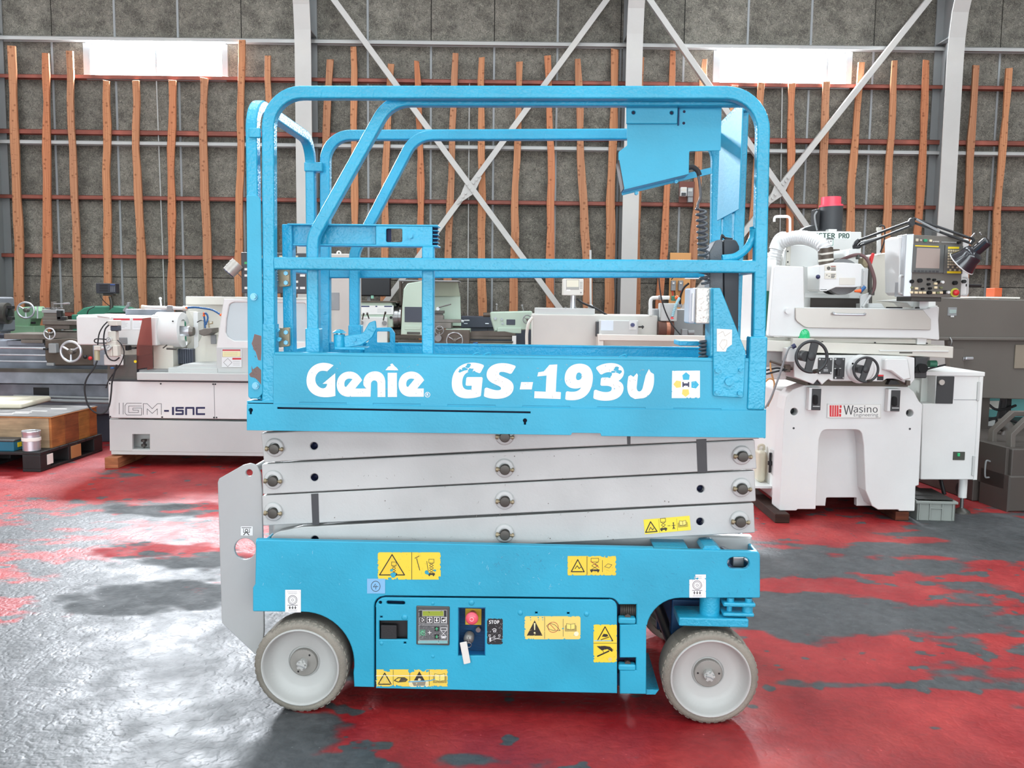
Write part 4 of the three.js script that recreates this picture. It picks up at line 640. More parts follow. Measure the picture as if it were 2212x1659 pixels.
    // e
    const e = (ox) => { c.fillStyle = W; c.beginPath(); c.moveTo(728 + ox, 828); c.bezierCurveTo(730 + ox, 806, 750 + ox, 799, 765 + ox, 804); c.bezierCurveTo(776 + ox, 808, 781 + ox, 818, 783 + ox, 821); c.lineTo(768 + ox, 839); c.lineTo(782 + ox, 839); c.lineTo(782 + ox, 857); c.lineTo(752 + ox, 857); c.bezierCurveTo(736 + ox, 856, 727 + ox, 844, 728 + ox, 828); c.closePath(); c.fill(); c.save(); c.globalCompositeOperation = 'destination-out'; c.beginPath(); c.moveTo(745 + ox, 834); c.bezierCurveTo(742 + ox, 820, 752 + ox, 815, 762 + ox, 819); c.lineTo(748 + ox, 836); c.closePath(); c.fill(); c.restore(); };
    e(0); c.fillStyle = W; c.fillRect(776, 839, 25, 18);
    // n
    c.beginPath(); c.moveTo(786, 832); c.bezierCurveTo(783, 812, 797, 801, 813, 802); c.bezierCurveTo(827, 803, 833, 814, 833, 826); c.lineTo(833, 857.5); c.lineTo(816, 857.5); c.lineTo(816, 829); c.bezierCurveTo(816, 819, 803, 819, 802, 829); c.lineTo(801, 857); c.lineTo(796, 845); c.closePath(); c.fill();
    // i with its flame hat
    c.fillRect(838, 805, 20, 52.5); fillPoly(c, [[833, 799.5], [839, 792], [845, 790], [843, 787], [848, 785], [853, 791], [858, 795], [861, 799.8]], W);
    // last e
    e(133.5);
    for (const k of [1, 1]) { c.strokeStyle = W; c.lineWidth = 1.1; c.beginPath(); c.arc(923.5, 852.5, 5.2, 0, 7); c.stroke(); } c.font = 'bold 8px sans-serif'; c.fillStyle = W; c.fillText('R', 920.7, 855.4);
    scuffs(c, 662, 784, 916, 856, 46, '#9aa0a0', 5); worn(c, [[757, 856, 1.4], [837, 830, 1.2], [779, 848, 0.8], [784, 846, 0.8], [674, 805, 0.8], [899, 850, 1]]);
  }, { alpha: true, res: 5, label: 'large white brand name in rounded letters' });
  decal(L, toe, 'model_lettering', [970, 776, 1420, 870], zt + 0.0008, (c) => {
    const W = '#e6e5e0';
    const glyph = (s, x0, y0, x1, y1) => textFit(c, s, x0, y0, x1, y1, 'italic bold $px sans-serif', W), fat = (f) => { c.lineWidth = 5; f(); };
    const heavy = (s, x0, y0, x1, y1, sk = -0.1) => { c.save(); c.font = 'bold 100px sans-serif'; const m = c.measureText(s), gw = m.actualBoundingBoxRight + m.actualBoundingBoxLeft, gh = m.actualBoundingBoxAscent + m.actualBoundingBoxDescent; c.transform(1, 0, sk, 1, -sk * (y0 + y1) / 2, 0); c.translate(x0, y1); c.scale((x1 - x0) / gw, (y1 - y0) / gh); c.fillStyle = W; c.strokeStyle = W; c.lineWidth = 7; c.lineJoin = 'round'; c.translate(m.actualBoundingBoxLeft, -m.actualBoundingBoxDescent); c.fillText(s, 0, 0); c.strokeText(s, 0, 0); c.restore(); };
    heavy('G', 979, 786, 1040, 857); heavy('S', 1053, 787, 1109, 858); fillPoly(c, [[1127, 825], [1153, 825], [1150, 841], [1124, 841]], W); heavy('9', 1224, 788, 1278, 861);
    fillPoly(c, [[1164, 804], [1176, 802], [1188, 788], [1205, 787], [1202, 846], [1213, 847], [1212, 862], [1155, 860], [1156, 845], [1180, 846], [1182, 811], [1162, 813]], W);
    heavy('3', 1289, 787, 1346, 862);
    // half-peeled 0
    c.fillStyle = W; c.beginPath(); c.moveTo(1358, 813); c.lineTo(1363, 810); c.lineTo(1369, 814); c.lineTo(1376, 806); c.lineTo(1378.5, 810); c.lineTo(1376, 834); c.bezierCurveTo(1374, 848, 1386, 850, 1389, 836); c.lineTo(1395, 811); c.lineTo(1402, 797); c.lineTo(1406, 804); c.lineTo(1412.5, 808); c.bezierCurveTo(1415, 830, 1410, 854, 1390, 860); c.lineTo(1372, 862); c.lineTo(1363, 857); c.bezierCurveTo(1352, 846, 1356, 826, 1358, 813); c.closePath(); c.fill();
    worn(c, [[1004, 797, 7], [1012, 790, 6], [1018, 800, 7], [1025, 804, 4], [996, 801, 5], [1333, 797, 6], [1338, 803, 6], [1316, 812, 5], [1306, 811, 3], [1326, 803, 5], [1331, 797, 4]]);
    scuffs(c, 980, 788, 1410, 860, 70, '#9aa0a0', 6); for (let i = 0; i < 24; i++) worn(c, [[rr(980, 1412), rr(786, 862), rr(0.4, 1.3)]]);
  }, { alpha: true, res: 4, label: 'large white model number in slanted letters, partly peeled' });
  decal(L, toe, 'direction_sticker', [1449, 798, 1515, 863], zt + 0.0008, (c) => {
    fillPoly(c, [[1452, 801], [1512, 800.5], [1512, 860], [1451, 860]], '#f1f1ec'); const pent = (x, y, a, col) => { c.save(); c.translate(x, y); c.rotate(a); fillPoly(c, [[0, -8.5], [8, -2], [6.5, 8], [-6.5, 8], [-8, -2]], col); c.restore(); };
    pent(1482, 812.5, 0, '#25a9cc'); pent(1501.5, 831, Math.PI / 2, '#25a9cc'); pent(1463, 830, -Math.PI / 2, '#dccb62'); pent(1481, 849, Math.PI, '#dccb62');
    c.fillStyle = '#23264a'; c.fillRect(1474, 825, 3, 11); c.fillRect(1486, 825, 3, 11); c.fillRect(1477, 828, 9, 5.5); scuffs(c, 1453, 802, 1511, 859, 22, '#cfcfc8', 6); edgeWear(c, 1451, 800, 1512, 860, 10);
  }, { alpha: true, label: 'square white sticker with blue and yellow arrows' });
  for (const [x, y] of [[1026, 766], [1050, 766], [1343, 770]]) part(toe, 'wire_clip', tube([L.p3(x - 14, y + 6, zt - 0.01), L.p3(x, y - 2, zt - 0.008), L.p3(x + 8, y - 4, zt - 0.01), L.p3(x + 10, y + 3, zt - 0.012)], 0.0022, { n: 6 }), B);

  // ---- guardrails: square tube, near side then far side
  const rail = (z, far) => {
    const rl = L.sub('guardrail'), zc = z - 0.019, P = (x, y) => L.p3(x, y, z).setZ(zc), N = V(0, 0, 1), w = 0.039;
    const put = (n, pts, r, wd = w, dd = 0.038) => part(rl, n, sweep(r ? fillet(pts, r, 9) : pts, N, wd, dd, 0.006), B);
    if (!far) {
      put('hoop', [P(580, 866), P(577.5, 198), P(1652, 199), P(1638, 872)], [0.105, 0.115]);
      put('mid_rail', [P(592, 568.5), P(1634, 576)], 0);
      put('post_socket', [P(580, 866), P(580, 700)], 0, 0.044, 0.046);
      part(rl, 'post_socket', L.bx(1617, 727, 1656, 886, 0.381, 0.05, 0.006), B);
    } else {
      put('hoop', [P(701, 768), P(701, 291), P(1550, 287.5), P(1545, 760)], [0.1, 0.1]);
      put('mid_rail', [P(712, 590), P(1540, 589)], 0);
    }
    return rl;
  };
  const near = rail(0.365), farRail = rail(-0.335, true);
  // roll-out extension rails just inside
  const ext = (z, pts, r) => { const rl = L.sub('extension_rail'), zc = z - 0.019, P = (x, y) => L.p3(x, y, z).setZ(zc); part(rl, 'slanted_tube', sweep(fillet(pts.map(([x, y]) => P(x, y)), r, 8), V(0, 0, 1), 0.038, 0.038, 0.006), B); return rl; };
  const e1 = ext(0.315, [[675, 768], [674, 512], [840, 214], [1610, 214]], [0.09, 0.11]);
  const e2 = ext(-0.285, [[764, 735], [764, 545], [896, 291], [1545, 289]], [0.09, 0.11]);
  part(e1, 'tube_sleeve', L.bx(659, 709, 690, 768, 0.318, 0.045, 0.005), B); part(e2, 'tube_sleeve', L.bx(752, 702, 780, 768, -0.282, 0.045, 0.005), B);
  part(e1, 'upright', L.bx(911, 532, 936.5, 768, 0.3, 0.038, 0.005), B); part(e1, 'inner_mid_rail', L.bx(690, 572, 1560, 584, 0.305, 0.03, 0.004), B);
  // channel beam carried across the extension rails
  const beam = L.sub('channel_beam');
  part(beam, 'beam_web', [L.ex([[632, 486], [812, 487], [812, 528], [632, 527]], 0.252, 0.006, { bevel: 0.001 }), L.bx(620, 484, 946, 487.5, 0.285, 0.07, 0.002), L.bx(632, 528, 946, 531.5, 0.285, 0.07, 0.002)], B);
  part(beam, 'beam_end_box', L.ex([[812, 488], [934, 489], [934, 530], [812, 529]], 0.283, 0.006, { bevel: 0.001, holes: [[[834, 494, 4], [869, 494, 4], [869, 523, 4], [834, 523, 4]]] }), B);
  part(beam, 'window_liner', [L.bx(831, 493, 845, 523, 0.27, 0.005, 0.001), L.bx(831, 490, 834, 527, 0.276, 0.06, 0.001)], MAT.slot);
  for (let i = 0; i < 5; i++) part(beam, 'end_fin', L.bx(935, 489 + i * 8.4, 946, 490.4 + i * 8.4, 0.28, 0.05, 0.0005), B);
  part(beam, 'end_backing', L.bx(934, 488, 945, 530, 0.25, 0.02, 0.001), MAT.slot);
  part(beam, 'bolt', [L.cyl(886, 510, 0.291, 5.5, 0.01, { n: 6 }), L.cyl(886, 510, 0.286, 7, 0.004)], B);
  part(beam, 'beam_post', L.bx(610, 484, 632, 766, 0.27, 0.045, 0.004), B);
  for (const [y0, y1] of [[580, 621], [707, 751]]) { const h = L.add('hinge_plate', L.ex([[600, y0 + 2, 2], [625, y0, 2], [626, y1 - 3, 3], [602, y1, 3]], 0.31, 0.012, { bevel: 0.002 }), MAT.tan, null, 'brass coloured hinge plate with two bolts'); for (const f of [0.25, 0.75]) part(h, 'hinge_bolt', L.cyl(617, y0 + (y1 - y0) * f, 0.317, 5, 0.008, { n: 6 }), boltBlue); part(h, 'hinge_comb', [0, 1, 2, 3, 4, 5].map((i) => L.bx(594, y0 + 3 + (i * (y1 - y0)) / 7, 602, y0 + 6 + (i * (y1 - y0)) / 7, 0.305, 0.02, 0.001)), MAT.steel); }

  // ---- gate frame closing the left end, end frame on the right
  const xg = L.at(548, 400, 0.345)[0], gyTop = L.at(548, 218, 0.345)[1], endHoop = (x, za2, zb, yTopA, yA, yB, r) => sweep(fillet([V(x, yA, za2), V(x, yTopA, za2), V(x, yTopA, zb), V(x, yB, zb)], r, 9), V(1, 0, 0), 0.038, 0.036, 0.006);
  const gate = L.sub('entry_gate');
  part(gate, 'gate_hoop', endHoop(xg, 0.345, -0.33, gyTop, L.at(548, 860, 0.345)[1], dTop, [0.09, 0.1]), B);
  part(gate, 'gate_mid_rail', box(xg - 0.018, L.at(548, 580, 0.345)[1], -0.33, xg + 0.018, L.at(548, 556, 0.345)[1], 0.33, 0.005), B);
  part(gate, 'gate_toe_board', box(xg - 0.004, dTop, -0.36, xg + 0.004, L.at(548, 770, 0.345)[1], 0.33, 0.001), B);
  const cover = part(gate, 'cover_plate', L.ex([[532, 422, 2], [556, 422, 8], [563, 432, 6], [567, 700], [567, 850, 10], [558, 860, 8], [536, 860, 6], [534, 640]], 0.372, 0.006, { bevel: 0.0015 }), BF);
  decal(L, gate, 'bare_patch', [538, 715, 566, 838], 0.3728, (c) => { fillPoly(c, [[550, 722], [564, 726], [564, 760], [563, 778], [558, 777], [553, 760], [549, 755], [544, 742], [547, 733]], '#6a5650'); fillPoly(c, [[543, 789], [546, 798], [556, 791], [564, 799], [564, 831], [556, 820], [550, 816], [541, 814], [538, 808], [544, 803]], '#6a5650'); strokePoly(c, [[550, 722], [564, 726], [564, 760], [563, 778], [558, 777], [553, 760], [549, 755], [544, 742], [547, 733]], '#8e4f4e', 0.8, true); scuffs(c, 546, 726, 562, 775, 14, '#54433f', 5); scuffs(c, 545, 799, 562, 826, 14, '#54433f', 5); }, { alpha: true, label: 'rust brown patches where paint is missing' });
  for (const [x, y] of [[548, 641], [552, 833.5]]) part(gate, 'gate_bolt', [L.cyl(x, y, 0.384, 5, 0.008, { n: 6 }), L.cyl(x, y, 0.377, 8, 0.004)], boltBlue);
  part(gate, 'rail_clamp', [L.bx(537, 276, 562, 297, 0.372, 0.012, 0.003)], B); part(gate, 'rail_clamp', [box(xg - 0.02, L.at(678, 372, -0.33)[1], -0.36, xg + 0.05, L.at(678, 352, -0.33)[1], -0.305, 0.004)], B);
  const xe = L.at(1652, 400, 0.345)[0] - 0.012;
  const endf = L.sub('end_frame');
  part(endf, 'centre_post', box(xe - 0.018, dTop, 0.03, xe + 0.018, L.at(1610, 226, 0.05)[1], 0.07, 0.005), B);
  part(endf, 'top_bar', box(xe - 0.016, L.at(1610, 246, 0.05)[1], -0.33, xe + 0.016, L.at(1610, 224, 0.05)[1], 0.1, 0.005), B);
  part(endf, 'mid_bar', box(xe - 0.016, L.at(1640, 590, 0.345)[1], -0.34, xe + 0.016, L.at(1640, 565, 0.345)[1], 0.34, 0.005), B);
  part(endf, 'end_toe_board', box(xe + 0.02, dTop, -0.36, xe + 0.026, L.at(1640, 775, 0.345)[1], 0.34, 0.001), B);
  part(endf, 'second_post', box(xe - 0.018, dTop, -0.15, xe + 0.018, L.at(1652, 235, 0.345)[1], -0.115, 0.005), B);
  { // plate across the end frame, one upper corner cut
    const ys = (px, py, z) => L.at(px, py, z)[1], zn = 0.16, zf = -0.2;
    const pl = [[zf, ys(1560, 277, -0.2)], [zn - 0.02, ys(1606, 226, 0.14)], [zn, ys(1612, 230, 0.16)], [zn, ys(1610, 452, 0.16)], [zf, ys(1560, 477, -0.2)]].map(([z, y]) => new THREE.Vector2(-z, y));
    const g = extrude(pl, [], 0, 0.004, 0.0008); g.rotateY(Math.PI / 2); g.translate(xe - 0.02, 0, 0);
    part(endf, 'blanking_plate', g, BF);
  }
  // curved grab handle at the right
  const grab = L.add('grab_handle', tube([L.p3(1628, 492, 0.35), L.p3(1627, 510, 0.34), L.p3(1616, 533, 0.335), L.p3(1600, 548, 0.335), L.p3(1585, 556, 0.335), L.p3(1560, 559, 0.335)], 0.0125, { seg: 30, n: 12 }), B);
  // hood for the platform controller, hung under the top rail
  const zh = 0.27, hood = L.add('controller_hood', L.ex([[1354, 224, 2], [1465, 224], [1559, 226, 2], [1557, 325, 2], [1489, 327, 3], [1488, 374, 2], [1348, 408, 2], [1336, 344, 3], [1336, 328, 6], [1355, 314, 6]], zh, 0.005, { bevel: 0.001 }), BF, null, 'folded blue hood plate hanging from the top rail');
  part(hood, 'raised_bracket', L.ex([[1353, 223, 2], [1465, 224, 3], [1463, 267, 3], [1353, 267, 2]], zh + 0.011, 0.01, { bevel: 0.002, holes: [circlePx(1368.5, 243, 4, 12), circlePx(1451, 243.5, 4, 12)] }), BF);
  { const q = (x, y, z) => V(...L.at(x, y, zh), z), a = q(1348, 408, zh), b = q(1488, 374, zh), dir = b.clone().sub(a).normalize(), nrm = V(dir.y, -dir.x, 0);
    part(hood, 'bottom_flange', sweep([a.clone().setZ(zh - 0.045), b.clone().setZ(zh - 0.045)], V(0, 0, 1), 0.005, 0.09, 0.001), BF);
    part(hood, 'back_plate', sweep([a.clone().addScaledVector(nrm, 0.0).setZ(zh - 0.09), b.clone().add(dir.clone().multiplyScalar(0.09)).setZ(zh - 0.09)], V(0, 0, 1), 0.02, 0.004, 0.001), BF);
    part(hood, 'hood_side', sweep([q(1337, 346, zh - 0.045), q(1348, 408, zh - 0.045)], V(0, 0, 1), 0.005, 0.09, 0.001), mat([92, 80, 78], 0.6, 0, { map: grimy })); }
  for (const [x, y] of [[1368.5, 243], [1451, 243.5]]) part(hood, 'bracket_hole', L.cyl(x, y, zh + 0.003, 4, 0.002, { n: 12 }), MAT.slot);
  for (const [x, y] of [[1478, 241], [1477, 266]]) part(hood, 'hood_hole', L.cyl(x, y, zh + 0.0006, 3, 0.002, { n: 12 }), MAT.slot);
  for (const [x, y] of [[1375, 417], [1461, 392]]) part(hood, 'flange_bolt', L.cyl(x, y, zh - 0.02, 4, 0.015, { n: 6 }), B);
  part(hood, 'hood_seam', L.bx(1465.5, 220, 1468, 270, zh + 0.012, 0.014, 0.001), MAT.blueDark);
  // coiled cord
  { const pts = [[1489, 361, 0.25], [1497, 363, 0.26], [1506, 372, 0.26], [1511, 395, 0.26], [1513, 425, 0.26], [1508, 440, 0.26], [1507, 448, 0.26]].map(([x, y, z]) => L.p3(x, y, z)), A = L.p3(1514, 450, 0.26), C = L.p3(1523, 612, 0.26), n = 13, r = 0.0145, coil = [];
    for (let i = 0; i <= n * 10; i++) { const u = i / (n * 10), a = u * n * 2 * Math.PI + 2.6, c = A.clone().lerp(C, u); coil.push(V(c.x + r * Math.cos(a), c.y - 0.003 * Math.sin(a), c.z + r * Math.sin(a))); }
    const cord = L.add('coiled_cord', tube([...pts, ...coil], 0.0042, { seg: 520, n: 7 }), mat([84, 86, 90], 0.45), null, 'grey coiled controller cord');
    const c2 = []; const A2 = L.p3(1521, 735, 0.3), C2 = L.p3(1520, 775, 0.3); for (let i = 0; i <= 50; i++) { const u = i / 50, a = u * 5 * 2 * Math.PI, c = A2.clone().lerp(C2, u); c2.push(V(c.x + 0.013 * Math.cos(a), c.y, c.z + 0.013 * Math.sin(a))); }
    L.add('coiled_cord', tube(c2, 0.0045, { seg: 160, n: 7 }), mat([84, 86, 90], 0.45)); part(hood, 'cord_boot', tube([L.p3(1487, 362, 0.26), L.p3(1497, 361, 0.262), L.p3(1507, 369, 0.262), L.p3(1511, 379, 0.262)], 0.008, { n: 10 }), MAT.rubber); }
  // black document box
  { const doc = L.add('document_box', L.ex([[1532, 545, 4], [1546, 519, 10], [1561, 517, 5], [1564, 768, 3], [1534, 770, 3]], 0.26, 0.09, { bevel: 0.008 }), mat([96, 99, 102], 0.55, 0, { bumpMap: castBump, bumpScale: 0.001 }), null, 'tall dark grey moulded document box');
    part(doc, 'box_back', L.ex([[1563, 516, 6], [1590, 518, 10], [1597, 532, 6], [1594, 766, 3], [1565, 768, 3]], 0.25, 0.09, { bevel: 0.008 }), mat([62, 64, 68], 0.55)); part(doc, 'latch', tube([L.p3(1558, 518, 0.24), L.p3(1560, 508, 0.24), L.p3(1566, 514, 0.24), L.p3(1582, 517, 0.24)], 0.004), MAT.black); }
  // triangular bracket with the silver control box
  const brak = L.add('gusset_bracket', L.ex([[1540, 622, 4], [1556, 622, 5], [1561, 634, 4], [1611, 760], [1606, 860, 5], [1541, 856, 5]], 0.384, 0.008, { bevel: 0.002 }), B, null, 'blue triangular bracket bolted to the board');
  part(brak, 'bracket_flange', L.ex([[1536, 622, 3], [1545, 622], [1545, 770], [1534, 770]], 0.376, 0.09, { bevel: 0.002 }), B);
  for (const [x, y, r] of [[1550.5, 800, 6], [1600, 800, 4], [1575, 824.5, 8.5], [1548.7, 847.5, 4], [1599, 849.5, 6]]) part(brak, 'bracket_bolt', L.cyl(x, y, 0.391, r, 0.009, { n: r > 7 ? 20 : 6 }), B);
  decal(L, brak, 'bracket_label', [1546, 708, 1584, 762], 0.3848, (c) => { fillPoly(c, [[1548.5, 710], [1581.5, 712], [1581, 744], [1570, 752], [1568, 759.5], [1548.5, 759]], '#e9e6de'); strokePoly(c, [[1550, 722], [1562, 716], [1566, 726], [1578, 718]], '#8c8882', 0.7); strokePoly(c, [[1554, 745], [1560, 734], [1570, 735], [1570, 744], [1562, 756], [1554, 745]], '#9a968e', 0.7); scuffs(c, 1550, 712, 1580, 756, 16, '#b5b1a8', 9); }, { alpha: true });
  const box1 = L.add('control_box', L.bx(1503, 621, 1540, 700, 0.352, 0.1, 0.005), mat([216, 212, 206], 0.35, 0.3, { map: softWear, bumpMap: paintBump, bumpScale: 0.002 }), null, 'silver control box with a scratched face'); part(box1, 'box_door', [L.bx(1488, 622, 1503, 699, 0.345, 0.09, 0.006)], mat([196, 200, 208], 0.35)); part(box1, 'door_hinge', L.bx(1495, 633, 1499, 695, 0.356, 0.012, 0.002), MAT.white);
  L.add('socket_tray', L.bx(1467, 737, 1520, 747, 0.2, 0.12, 0.003), B);
  // latch and hook in the middle of the deck
  const latch = L.sub('gate_latch');
  part(latch, 'latch_hook', L.ex([[742, 726, 4], [784, 720, 12], [797, 697, 10], [811, 692, 3], [813, 711, 8], [803, 730, 10], [781, 745, 6], [744, 752, 4]], 0.285, 0.01, { bevel: 0.002, holes: [] }), B);
  part(latch, 'latch_barrel', cylBetween(L.p3(733, 752, 0.28), L.p3(733, 722, 0.28), 0.018, { n: 18 }), B); part(latch, 'latch_pin', cylBetween(L.p3(733, 726, 0.28), L.p3(733, 714, 0.28), 0.01), MAT.steel); part(latch, 'latch_cap', lathe([[0, 0.006], [0.012, 0.003], [0.022, -0.004], [0.022, -0.007]], L.p3(733, 715, 0.28).toArray(), 'y', 20), B);
  part(latch, 'latch_foot', L.bx(722, 750, 788, 756, 0.31, 0.08, 0.003), B); part(latch, 'latch_bolt', L.cyl(765, 734, 0.291, 4.5, 0.008, { n: 6 }), B);
  L.add('pivot_plate', L.ex([[812, 708, 2], [845, 707, 10], [853, 720, 6], [853, 768], [786, 768], [788, 750]], -0.2, 0.008, { bevel: 0.002, holes: [[[814, 716, 3], [842, 716, 3], [842, 740, 3], [814, 740, 3]]] }), B);
  for (const [x, y] of [[602, 733], [598, 713]]) L.add('hinge_stud', L.cyl(x, y, 0.35, 5, 0.012, { n: 6 }), B);
}
// ---------------------------------------------------------------- white numerically controlled lathe, left of the lift
function handwheel(t, name, px, py, z, rpx, m, parent, spokes = 3, tilt = 0) {   // rim, spokes and hub round a z axis
  const [x, y] = t.at(px, py, z), r = t.px(rpx, z), w = t.sub(name, parent); w.position.set(x, y, z); w.rotation.y = tilt;
  part(w, 'wheel_rim', new THREE.TorusGeometry(r * 0.9, r * 0.115, 10, 36), m);
  part(w, 'wheel_hub', lathe([[0, 0.02], [r * 0.22, 0.02], [r * 0.26, 0.01], [r * 0.26, -0.05], [0, -0.05]].reverse(), [0, 0, 0], 'z', 20), MAT.ironGrey);
  for (let i = 0; i < spokes; i++) { const a = (i / spokes) * 6.283 + 0.5; part(w, 'wheel_spoke', cylBetween(V(0, 0, 0), V(r * 0.86 * Math.cos(a), r * 0.86 * Math.sin(a), 0), r * 0.07, { r2: r * 0.1, n: 8 }), m); }
  return w;
}
{
  const t = new Thing('white_lathe', 'white and grey numerically controlled lathe with chuck guard and sliding door', 'lathe', [-2.2, 0, -6.76]);
  const W = MAT.white, G = MAT.lightGrey, C = MAT.cream;
  t.add('base_panel', t.bx(234, 824, 760, 906, 0, 0.95, 0.008), W);
  const niche = [[286, 938, 1], [323.5, 938, 1], [323.5, 974, 1], [286, 974, 1]];
  t.add('plinth', t.ex([[236, 906], [761, 915], [761, 982], [237, 974]], -0.002, 0.03, { holes: [niche], bevel: 0.002 }), G);
  t.add('plinth_core', t.bx(238, 907, 759, 972, -0.13, 0.78, 0.004), G);
  t.add('foot_rail', t.bx(240, 973, 761, 985, -0.004, 0.9, 0.004), G);
  const ls = t.add('levelling_screw', t.cyl(311, 957, -0.03, 2, 0.02), MAT.black);
  { const [x, y] = t.at(311, 957, -0.06); part(ls, 'screw_nut', [cylBetween(V(x, y - 0.05, -0.06), V(x, y + 0.03, -0.06), 0.008), cylBetween(V(x, y + 0.012, -0.06), V(x, y + 0.03, -0.06), 0.022, { n: 6 }), cylBetween(V(x, y - 0.025, -0.06), V(x, y - 0.008, -0.06), 0.022, { n: 6 })], MAT.darkSteel); }
  t.add('panel_seam', t.bx(462.6, 828, 463.8, 906, 0.001, 0.002, 0), MAT.midGrey);
  for (const [x, y] of [[236.5, 828.5], [347, 829], [460, 830], [465, 830], [238, 900], [350, 901], [462, 902], [467.5, 902]]) t.add('panel_screw', t.cyl(x, y, 0.004, 1.8, 0.006, { n: 10 }), MAT.black);
  t.add('panel_gasket', t.bx(236, 822.5, 758, 827, 0.0, 0.9, 0.001), MAT.darkGrey);
  decal(t, null, 'model_lettering', [250, 864, 452, 904], 0.0012, (c) => {
    const k = '#3a3d44', n = '#20234e';
    for (const x of [257, 265.5]) { c.fillStyle = k; c.fillRect(x, 870, 1, 25); }
    strokePoly(c, [[306, 871], [274, 871], [270, 876], [270, 892], [274, 896.5], [306, 896.5], [306, 881.5], [287, 881.5], [287, 886], [299, 886], [299, 891], [278, 891], [278, 877], [306, 877]], k, 0.9);
    strokePoly(c, [[309.5, 896], [309.5, 872], [318, 872], [329, 883], [340, 872], [348.5, 872], [348.5, 896]], k, 0.9); strokePoly(c, [[318, 896], [318, 883], [329, 893], [340, 883], [340, 896]], k, 0.9);
    c.fillStyle = n; c.fillRect(354.5, 885.5, 10.5, 4); c.fillRect(371.5, 879, 4.5, 17.5);
    const th = (pts) => strokePoly(c, pts, n, 4); th([[397, 881], [381, 881], [381, 887], [395, 887], [395, 894.5], [379, 894.5]]); th([[402, 896.5], [402, 881], [418, 881], [418, 896.5]]); th([[443, 881], [425, 881], [425, 894.5], [443, 894.5]]);
  }, { res: 8, alpha: true });
  // headstock and covers
  t.add('headstock_cover', t.bx(165, 684, 338, 746, -0.12, 0.6, 0.01), W);
  t.add('headstock_lid', t.bx(168, 681, 336, 685, -0.14, 0.5, 0.003), W);
  t.add('slide_cover', t.bx(232, 746, 300, 768, -0.16, 0.5, 0.004), C);
  t.add('grey_motor_box', t.bx(270, 668, 346, 684, -0.3, 0.3, 0.008), MAT.blueGrey);
  decal(t, null, 'warning_label', [244, 686, 282, 712], -0.118, (c) => { c.fillStyle = '#e6e9ea'; c.fillRect(244, 686, 38, 26); c.fillStyle = '#c8343c'; c.fillRect(244.5, 688, 36, 4); c.fillStyle = '#c3c8ca'; for (let i = 0; i < 5; i++) c.fillRect(247, 695 + i * 3, rr(20, 32), 0.9); });
  decal(t, null, 'warning_label', [286, 686, 309, 712], -0.118, (c) => { c.fillStyle = '#e6e9ea'; c.fillRect(286, 686, 23, 26); c.fillStyle = '#c8343c'; c.fillRect(287, 688, 22, 4); c.fillStyle = '#c3c8ca'; for (let i = 0; i < 5; i++) c.fillRect(288, 695 + i * 3, rr(12, 19), 0.9); });
  t.add('recessed_port', t.bx(255, 729, 275, 743, -0.116, 0.02, 0.004), MAT.midGrey);
  t.add('port_lever', [t.bx(270, 746, 277, 757, -0.08, 0.06, 0.004), t.bx(283, 750, 291, 754, -0.08, 0.04, 0.002)], MAT.black);
  t.add('smoked_door', t.ex([[232, 767], [295, 766], [295, 821], [232, 821]], -0.02, 0.004, { bevel: 0 }), MAT.smoke, null, 'grey smoked see-through door panel');
  t.add('red_smoked_door', t.ex([[307.6, 688], [326, 685.5], [330.7, 796], [318.4, 799], [317.3, 794], [294.6, 798], [295.2, 748]], -0.04, 0.005, { bevel: 0 }), MAT.smokedRed, null, 'reddish smoked see-through door panel');
  t.add('drive_housing', t.bx(236, 768, 330, 820, -0.3, 0.4, 0.006), MAT.slate);
  t.add('drive_sticker', t.cyl(292, 781, -0.015, 3, 0.004), MAT.yellow);
  t.add('headstock_face', t.bx(331, 746, 374, 800, -0.2, 0.4, 0.004), C);
  t.add('spindle_nose', [cylBetween(t.p3(336, 712, -0.3), t.p3(352, 712, -0.3), 0.11, { n: 32 }), cylBetween(t.p3(336, 712, -0.3), t.p3(344, 712, -0.3), 0.128, { n: 32 })], MAT.darkSteel);
  { // curved chuck guard, open towards the tool slide
    const [x0, y0] = t.at(343, 712, -0.28), [x1] = t.at(396, 712, -0.28), r = 0.142, g = new THREE.CylinderGeometry(r, r, x1 - x0, 40, 1, true, Math.PI + 0.75, 4.9), inner = new THREE.CylinderGeometry(r - 0.012, r - 0.012, x1 - x0, 40, 1, true, Math.PI + 0.75, 4.9);
    const edge = new THREE.RingGeometry(0.085, r, 40, 1, 0, 4.75); edge.rotateY(Math.PI / 2); edge.rotateX(0.4); edge.translate(x1, y0, -0.28);
    for (const q of [g, inner]) { q.rotateZ(-Math.PI / 2); q.rotateX(-0.2); q.translate((x0 + x1) / 2, y0, -0.28); }
    const wm = MAT.white.clone(); wm.side = THREE.DoubleSide;
    const guard = t.add('chuck_guard', [g, inner, edge], wm); part(guard, 'guard_screw', t.cyl(373, 694, -0.14, 1.6, 0.006), MAT.black);
    t.add('chuck_spindle', cylBetween(V(x1 - 0.03, y0 - 0.01, -0.28), V(x1 + 0.055, y0 - 0.01, -0.28), 0.041, { n: 28 }), MAT.chrome);
    t.add('tailstock_centre', cylBetween(V(x1 + 0.055, y0 - 0.01, -0.28), V(x1 + 0.085, y0 - 0.01, -0.28), 0.042, { r2: 0.034, n: 24 }), MAT.ironGrey);
  }
  t.add('guard_plate', t.ex([[409, 672], [425, 672], [426, 754], [404, 754], [403, 748], [412, 740], [418, 700]], -0.4, 0.02, { bevel: 0.003 }), C);
  t.add('guard_side', t.bx(418, 674, 428, 754, -0.36, 0.12, 0.004), W);
